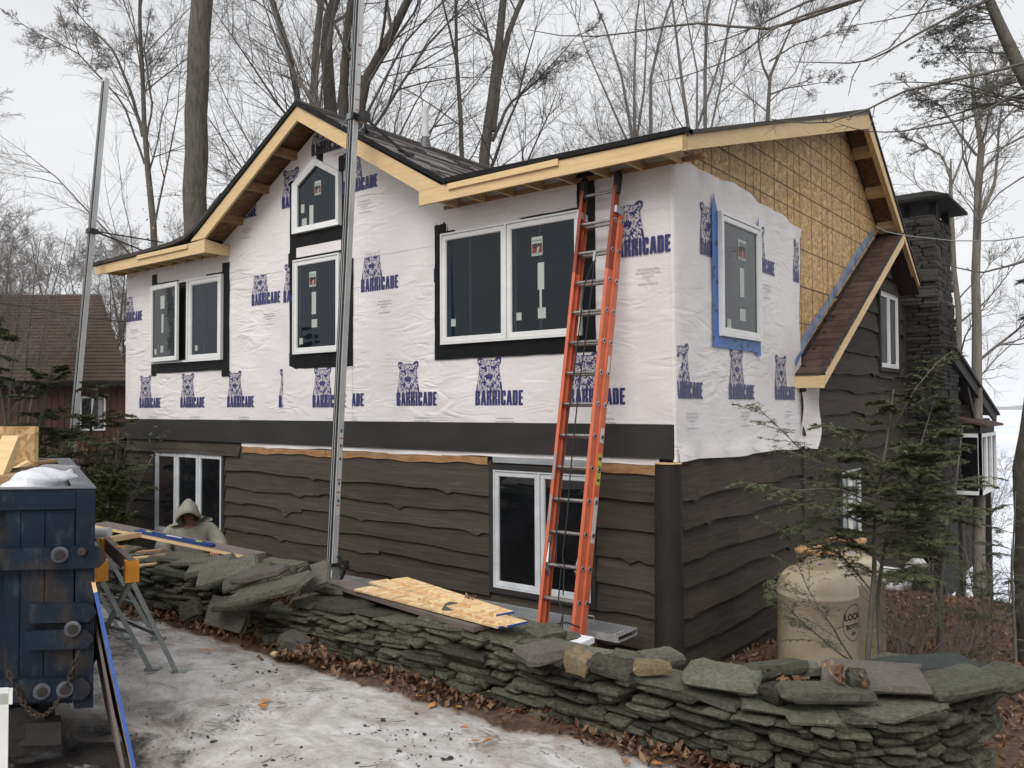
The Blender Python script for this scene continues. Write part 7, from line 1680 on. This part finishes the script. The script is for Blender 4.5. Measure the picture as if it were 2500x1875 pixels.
# leafless shrubs by the tanks
for k, (u, v_, D, sp, lab) in enumerate(((2225, 1560, 8.2, 7, 'bare grey shrub with a few upright stems below the exhaust pipe'), (2415, 1560, 9.5, 5, 'dark tangled bare shrub in front of the lake'), (2330, 1590, 8.0, 6, 'low bare twigs on the leafy bank right of the tanks'))):
    rng = np.random.default_rng(400+k); g = np.array(at(u, v_, D=D)); g[2] = gzf(g[0], g[1]); n_ = sp; a = rng.uniform(0, 6.28, n_); d = np.stack([np.cos(a)*.5, np.sin(a)*.5, np.ones(n_)], 1)
    P1, R1 = grow(np.repeat(g[None], n_, 0), d, rng.uniform(.8, 1.5, n_), np.full(n_, .010), 9, rng, .12, .03, .25); parts_ = [tubes_np(P1, R1, 5)]
    p, dd, l_, r_ = kids(P1, R1, np.full(n_, 1.2), 9, rng, (.4, .9), .2, (.25, .5), .6); P2, R2 = grow(p, dd, l_, np.full(len(l_), .004), 6, rng, .14, .03, .4); parts_.append(tubes_np(P2, R2, 4))
    p, dd, l_, r_ = kids(P2, R2, l_, 5, rng, (.4, .9), .2, (.3, .6), .6); P3, R3 = grow(p, dd, l_, np.full(len(l_), .002), 4, rng, .14, .0, .4); V3, Q3 = tubes_np(P3, R3, 3)
    root = empty('bare_shrub', Vector(g), lab, 'bush'); V, Q = join(parts_); np_mesh('stem', V, Q, M['twig'], root); tag(np_mesh('twigs', V3, Q3, M['twig'], root), kind='stuff')
# a few clinging orange leaves in the left trees
c_ = np.array(at(400, 540, D=20)); P = c_ + RNG.normal(0, 1, (90, 3))*np.array([1.2, .6, .5]); leaves('clinging_leaves', P, M['leafbright'], (.05, .09), tilt=1.2)

# ================================================================== NEIGHBOUR HOUSE
nh = empty('neighbour_house', at(120, 1100, D=26), 'red brown neighbour house with a weathered brown shingle roof', 'house')
A_ = at(-330, 945, D=25); Bc = at(318, 925, D=25); ed = (Vector((Bc.x, Bc.y, 0))-Vector((A_.x, A_.y, 0))).normalized(); nb_ = Vector((-ed.y, ed.x, 0)); nb_ = nb_ if nb_.dot(cdir) > 0 else -nb_
e0 = Vector((A_.x, A_.y, at(150, 930, D=25).z)); e1 = e0+ed*((Vector((Bc.x, Bc.y, 0))-Vector((A_.x, A_.y, 0))).length)
dz = at(150, 718, D=28.4).z - e0.z; run = 3.4
r0 = e0+nb_*run+UPZ*dz; r1 = at(243, 735, D=28.4); r1 = e1 - ed*((e1-r0).dot(ed)-(r1-r0).dot(ed)) ; r1 = r0+ed*((r1-r0).dot(ed))
rf = MB().prism([e0, e1, r1, r0], nb_*.02+UPZ*-.10).build('roof', M['shneigh'], nh)
random.seed(17); nrow_ = 26; mb = MB()
for k in range(nrow_):
    t0, t1 = k/nrow_, (k+1)/nrow_; a0, a1 = e0+(r0-e0)*t0, e1+(r1-e1)*t0; b0, b1 = e0+(r0-e0)*t1, e1+(r1-e1)*t1; nn_ = int((a1-a0).length/.30); nrmv = (e1-e0).cross(r0-e0).normalized(); nrmv = nrmv if nrmv.z > 0 else -nrmv
    sft = rd(0, .3)
    for j_ in range(nn_):
        f0, f1 = (j_+sft)/nn_, min(1, (j_+sft+.985)/nn_); h = .018+rd(-.004, .010); p0, p1 = a0+(a1-a0)*f0, a0+(a1-a0)*f1; q0, q1 = b0+(b1-b0)*f0, b0+(b1-b0)*f1
        if f0 >= 1: continue
        mb.add([p0+nrmv*h, p1+nrmv*h, q1+nrmv*.003, q0+nrmv*.003, p0, p1], [(0, 1, 2, 3), (4, 5, 1, 0)])
tag(mb.build('shingles', M['shneigh'], rf), kind='stuff')
MB().prism([e0+nb_*.5-UPZ*.12, e1+nb_*.5-ed*.35-UPZ*.12, e1+nb_*.5-ed*.35-UPZ*4.6, e0+nb_*.5-UPZ*4.6], nb_*5.5).build('wall', M['redwood'], nh)
MB().prism([e0-UPZ*.02, e1-UPZ*.02, e1-UPZ*.16, e0-UPZ*.16], nb_*.03).build('fascia_board', M['drip'], nh)
Pn = lambda a, z, w: e0+nb_*(.5-w)+ed*a+UPZ*(z-e0.z)
def na(u, v_):   # wall coordinates seen at a picture point
    dr = ray(u, v_); o_ = e0+nb_*.5; t = (o_-CAM).dot(nb_)/dr.dot(nb_); p = CAM+dr*t; return (p-o_).dot(ed), p.z
(a0, z1), (a1, z0) = na(197, 968), na(259, 1051)
mb = MB(); frame_ring(mb, Pn, a0, a1, z0, z1, .055, 0, .05); pbox(mb, Pn, (a0+a1)/2-.035, (a0+a1)/2+.035, z0, z1, 0, .055); wn_ = mb.build('window', M['frame'], nh)
for f in (0, 1): mb = MB(); pbox(mb, Pn, a0+.05+(a1-a0)/2*f, a0-.05+(a1-a0)/2*(f+1), z0+.05, z1-.05, .01, .02); mb.build('pane', M['glassside'], wn_)
mb = MB(); pbox(mb, Pn, (a0+a1)/2+.16, a1-.10, z0+.1, z1-.1, .021, .026); mb.build('curtain', M['labelgrey'], wn_)
for k in range(60): mb = MB(); x_ = .1+k*.2; pbox(mb, Pn, x_, x_+.012, e0.z-4.6, e0.z-.3, 0, .018); mb.build('batten', M['redwood'], nh)
# red fence-like lower boards next to it
fb = empty('board_fence', at(225, 1130, D=20), 'low red brown board fence seen behind the left mast', 'fence')
for k in range(9): p = at(190+k*14, 1160, D=20); MB().box(p.x-.06, p.x+.06, p.y-.01, p.y+.01, p.z-1.6, at(190, 1083, D=20).z).build('fence_board', M['redwood'], fb)
# cables
o = MB().tube([at(-20, 738, D=16), at(60, 748, D=16), at(150, 764, D=15.5), at(230, 778, D=15), at(310, 786, D=14.4)], .010, 5).build('service_cable', M['rope']); tag(o, 'black service cable crossing in front of the brown roof', 'cable')
o = MB().tube([at(2138, 553, D=10.4), at(2165, 566, D=10.2), at(2215, 576, D=10), at(2330, 588, D=9.5), at(2430, 588, D=9), at(2560, 570, D=8)], .006, 5).build('service_cable', M['galv']); tag(o, 'thin grey cable running from the brown roof to the right edge', 'cable')

# ================================================================== PERSON (kneeling at the board)
pbase = at(468, 1330, D=8.75); px_, py_ = pbase.x, pbase.y; fz = gzf(px_, py_)
toc = Vector((CAM.x-px_, CAM.y-py_, 0)).normalized(); rt_ = Vector((-toc.y, toc.x, 0))       # rt_ points to the picture's right
if rt_.dot(crt) < 0: rt_ = -rt_
def PP(r_, f_, z): return Vector((px_, py_, 0)) + rt_*r_ + toc*f_ + UPZ*z
person = empty('person', (px_, py_, fz), 'person in a grey hooded sweatshirt bent over the long board by the window', 'person')
def skin_obj(name, joints, edges, mat, root_i=0, sub=2, parent=None):
    me = bpy.data.meshes.new(name); org = WLOC[parent]
    me.from_pydata([tuple(Vector(j[0])-org) for j in joints], edges, []); me.materials.append(mat)
    o_ = bpy.data.objects.new(name, me); COL.objects.link(o_); o_.parent = parent; WLOC[o_] = org
    md = o_.modifiers.new('skin', 'SKIN'); md.use_smooth_shade = True
    if not me.skin_vertices: 
        bm = bmesh.new(); bm.from_mesh(me); bm.verts.layers.skin.verify(); bm.to_mesh(me); bm.free()
    for i_, j in enumerate(joints):
        r_ = j[1]; me.skin_vertices[0].data[i_].radius = (r_, r_) if not hasattr(r_, '__len__') else r_
    me.skin_vertices[0].data[root_i].use_root = True
    s2 = o_.modifiers.new('subdiv', 'SUBSURF'); s2.levels = sub; s2.render_levels = sub
    return o_
zsh = at(468, 1277, D=8.75).z; zhd = at(458, 1250, D=8.6).z
hip = PP(0, -.16, zsh-.55)
J = [(hip, .12), (PP(0, -.06, zsh-.30), .11), (PP(0, .0, zsh-.10), .10), (PP(-.02, .06, zsh+.0), .050), (PP(-.030, .10, zhd+.0), .075), (PP(-.030, .08, zhd+.08), .070),
     (PP(-.17, .0, zsh-.08), .055), (PP(-.27, .12, zsh-.25), .040), (PP(-.20, .36, zsh-.26), .030), (PP(.17, .0, zsh-.08), .055), (PP(.26, .14, zsh-.26), .040), (PP(.22, .40, zsh-.25), .030),
     (PP(-.13, .02, hip.z-.10), .08), (PP(-.16, .18, fz+.08), .055), (PP(-.15, -.25, fz+.07), .045), (PP(.13, .02, hip.z-.10), .08), (PP(.16, .18, fz+.08), .055), (PP(.15, -.25, fz+.07), .045)]
Ed = [(0, 1), (1, 2), (2, 3), (3, 4), (4, 5), (2, 6), (6, 7), (7, 8), (2, 9), (9, 10), (10, 11), (0, 12), (12, 13), (13, 14), (0, 15), (15, 16), (16, 17)]
skin_obj('body', J, Ed, M['skin'], 0, 2, person)
JH = [(hip+UPZ*-.06, (.22, .17)), (PP(0, -.08, zsh-.34), (.23, .18)), (PP(0, -.03, zsh-.15), (.235, .17)), (PP(-.01, .0, zsh-.03), (.17, .14)), (PP(-.02, .03, zsh+.05), (.115, .11)), (PP(-.20, .0, zsh-.09), .105), (PP(-.265, .08, zsh-.19), .092), (PP(-.29, .14, zsh-.27), .082), (PP(-.25, .26, zsh-.26), .066), (PP(-.205, .35, zsh-.26), .052),
      (PP(.20, .0, zsh-.09), .105), (PP(.265, .08, zsh-.19), .092), (PP(.285, .15, zsh-.27), .082), (PP(.255, .28, zsh-.25), .068), (PP(.225, .38, zsh-.245), .056)]
EH = [(0, 1), (1, 2), (2, 3), (3, 4), (2, 5), (5, 6), (6, 7), (7, 8), (8, 9), (2, 10), (10, 11), (11, 12), (12, 13), (13, 14)]
skin_obj('sweatshirt', JH, EH, M['hoodie'], 1, 2, person)
JT = [(hip, .165), (PP(-.13, .02, hip.z-.10), .115), (PP(-.16, .17, fz+.10), .082), (PP(-.155, -.18, fz+.085), .065), (PP(.13, .02, hip.z-.10), .115), (PP(.16, .17, fz+.10), .082), (PP(.155, -.18, fz+.085), .065)]
skin_obj('trousers', JT, [(0, 1), (1, 2), (2, 3), (0, 4), (4, 5), (5, 6)], M['jeans'], 0, 2, person)
for sg in (-1, 1):
    MB().tube([PP(sg*.155, -.16, fz+.07), PP(sg*.155, -.30, fz+.06), PP(sg*.155, -.34, fz+.05)], [.055, .05, .03], 10).build('boot', M['boot'], person)
    w_ = PP(.215 if sg > 0 else -.20, .40 if sg > 0 else .37, zsh-.255); c_ = w_+toc*.045; JF = [(w_, .024), (c_, .032)]; EF = [(0, 1)]
    for q, (lat, ln_) in enumerate(((-.028, .052), (-.010, .060), (.009, .056), (.026, .045))):
        b_ = len(JF); JF += [(c_+rt_*lat+toc*.028, .0095), (c_+rt_*lat*1.15+toc*(.028+ln_*.55)-UPZ*.006, .0085), (c_+rt_*lat*1.2+toc*(.028+ln_)-UPZ*.022, .007)]; EF += [(1, b_), (b_, b_+1), (b_+1, b_+2)]
    b_ = len(JF); JF += [(c_-rt_*sg*.032, .011), (c_-rt_*sg*.050+toc*.030-UPZ*.008, .009)]; EF += [(1, b_), (b_, b_+1)]
    skin_obj('hand', JF, EF, M['skin'], 0, 1, person)
# hood: pointed shell leaning forward, open below at the face
mb = MB(); nu, nv = 24, 14; hv_ = []
axu = (UPZ*.72 + toc*.69).normalized()           # the head is bowed: hood axis leans towards the board
axf = (toc*.72 - UPZ*.69).normalized(); hc = PP(-.035, .075, zhd+.015)
for j_ in range(nv+1):
    t = j_/nv
    for k in range(nu):
        a_ = 2*math.pi*k/nu; ca, sa = math.cos(a_), math.sin(a_)
        sc_ = math.cos(t*math.pi/2*.98)**.6
        x_ = .112*ca*sc_*(1-.22*max(0, sa)**1.5); zz_ = (.165*max(0, sa)**1.15 if sa > 0 else .125*sa)*sc_
        yy_ = .140-.245*t + .04*max(0, sa)*(1-t) - .03*max(0, -sa)*(1-t)
        wr = .004*math.sin(5*a_+9*t); hv_.append(hc + rt_*(x_+wr) + axf*yy_ + axu*(zz_+.01))
mb.add(hv_, [(j_*nu+k, j_*nu+(k+1) % nu, (j_+1)*nu+(k+1) % nu, (j_+1)*nu+k) for j_ in range(nv) for k in range(nu)] + [tuple(nv*nu+k for k in range(nu))])
hood = mb.build('hood', M['hoodie'], person, smooth=True); sm = hood.modifiers.new('thick', 'SOLIDIFY'); sm.thickness = .010
rim = [hv_[k] for k in range(nu)]; MB().tube(rim+[rim[0]], .009, 6, cap=False).build('hood_hem', M['hoodie'], person, smooth=True)
# face features under the hood
lump('nose', PP(-.030, .178, zhd-.02), rt_*.013, toc*.020, UPZ*.022, M['skin'], 2, parent=person, rough=.05, sub=2)
for sg in (-1, 1): lump('eye', PP(-.030+sg*.028, .165, zhd+.010), rt_*.012, toc*.008, UPZ*.007, M['stickdark'], 2, parent=person, rough=.0, sub=2)
lump('mouth', PP(-.030, .168, zhd-.052), rt_*.022, toc*.008, UPZ*.006, M['red'], 2, parent=person, rough=.0, sub=2)

# ================================================================== DISTANT HAZE
hz = MB().box(-2480, 2580, -300, 3200, -11, 62).build('haze', simple('haze', (1, 1, 1)))
tag(hz, kind='stuff'); mh = bpy.data.materials.new('haze_air'); mh.use_nodes = True; t2 = mh.node_tree; t2.nodes.clear()
om = t2.nodes.new('ShaderNodeOutputMaterial'); pv = t2.nodes.new('ShaderNodeVolumePrincipled'); pv.inputs['Density'].default_value = .00026; pv.inputs['Color'].default_value = (.97, .985, 1, 1); pv.inputs['Anisotropy'].default_value = 0
t2.links.new(pv.outputs[0], om.inputs['Volume']); hz.data.materials.clear(); hz.data.materials.append(mh)
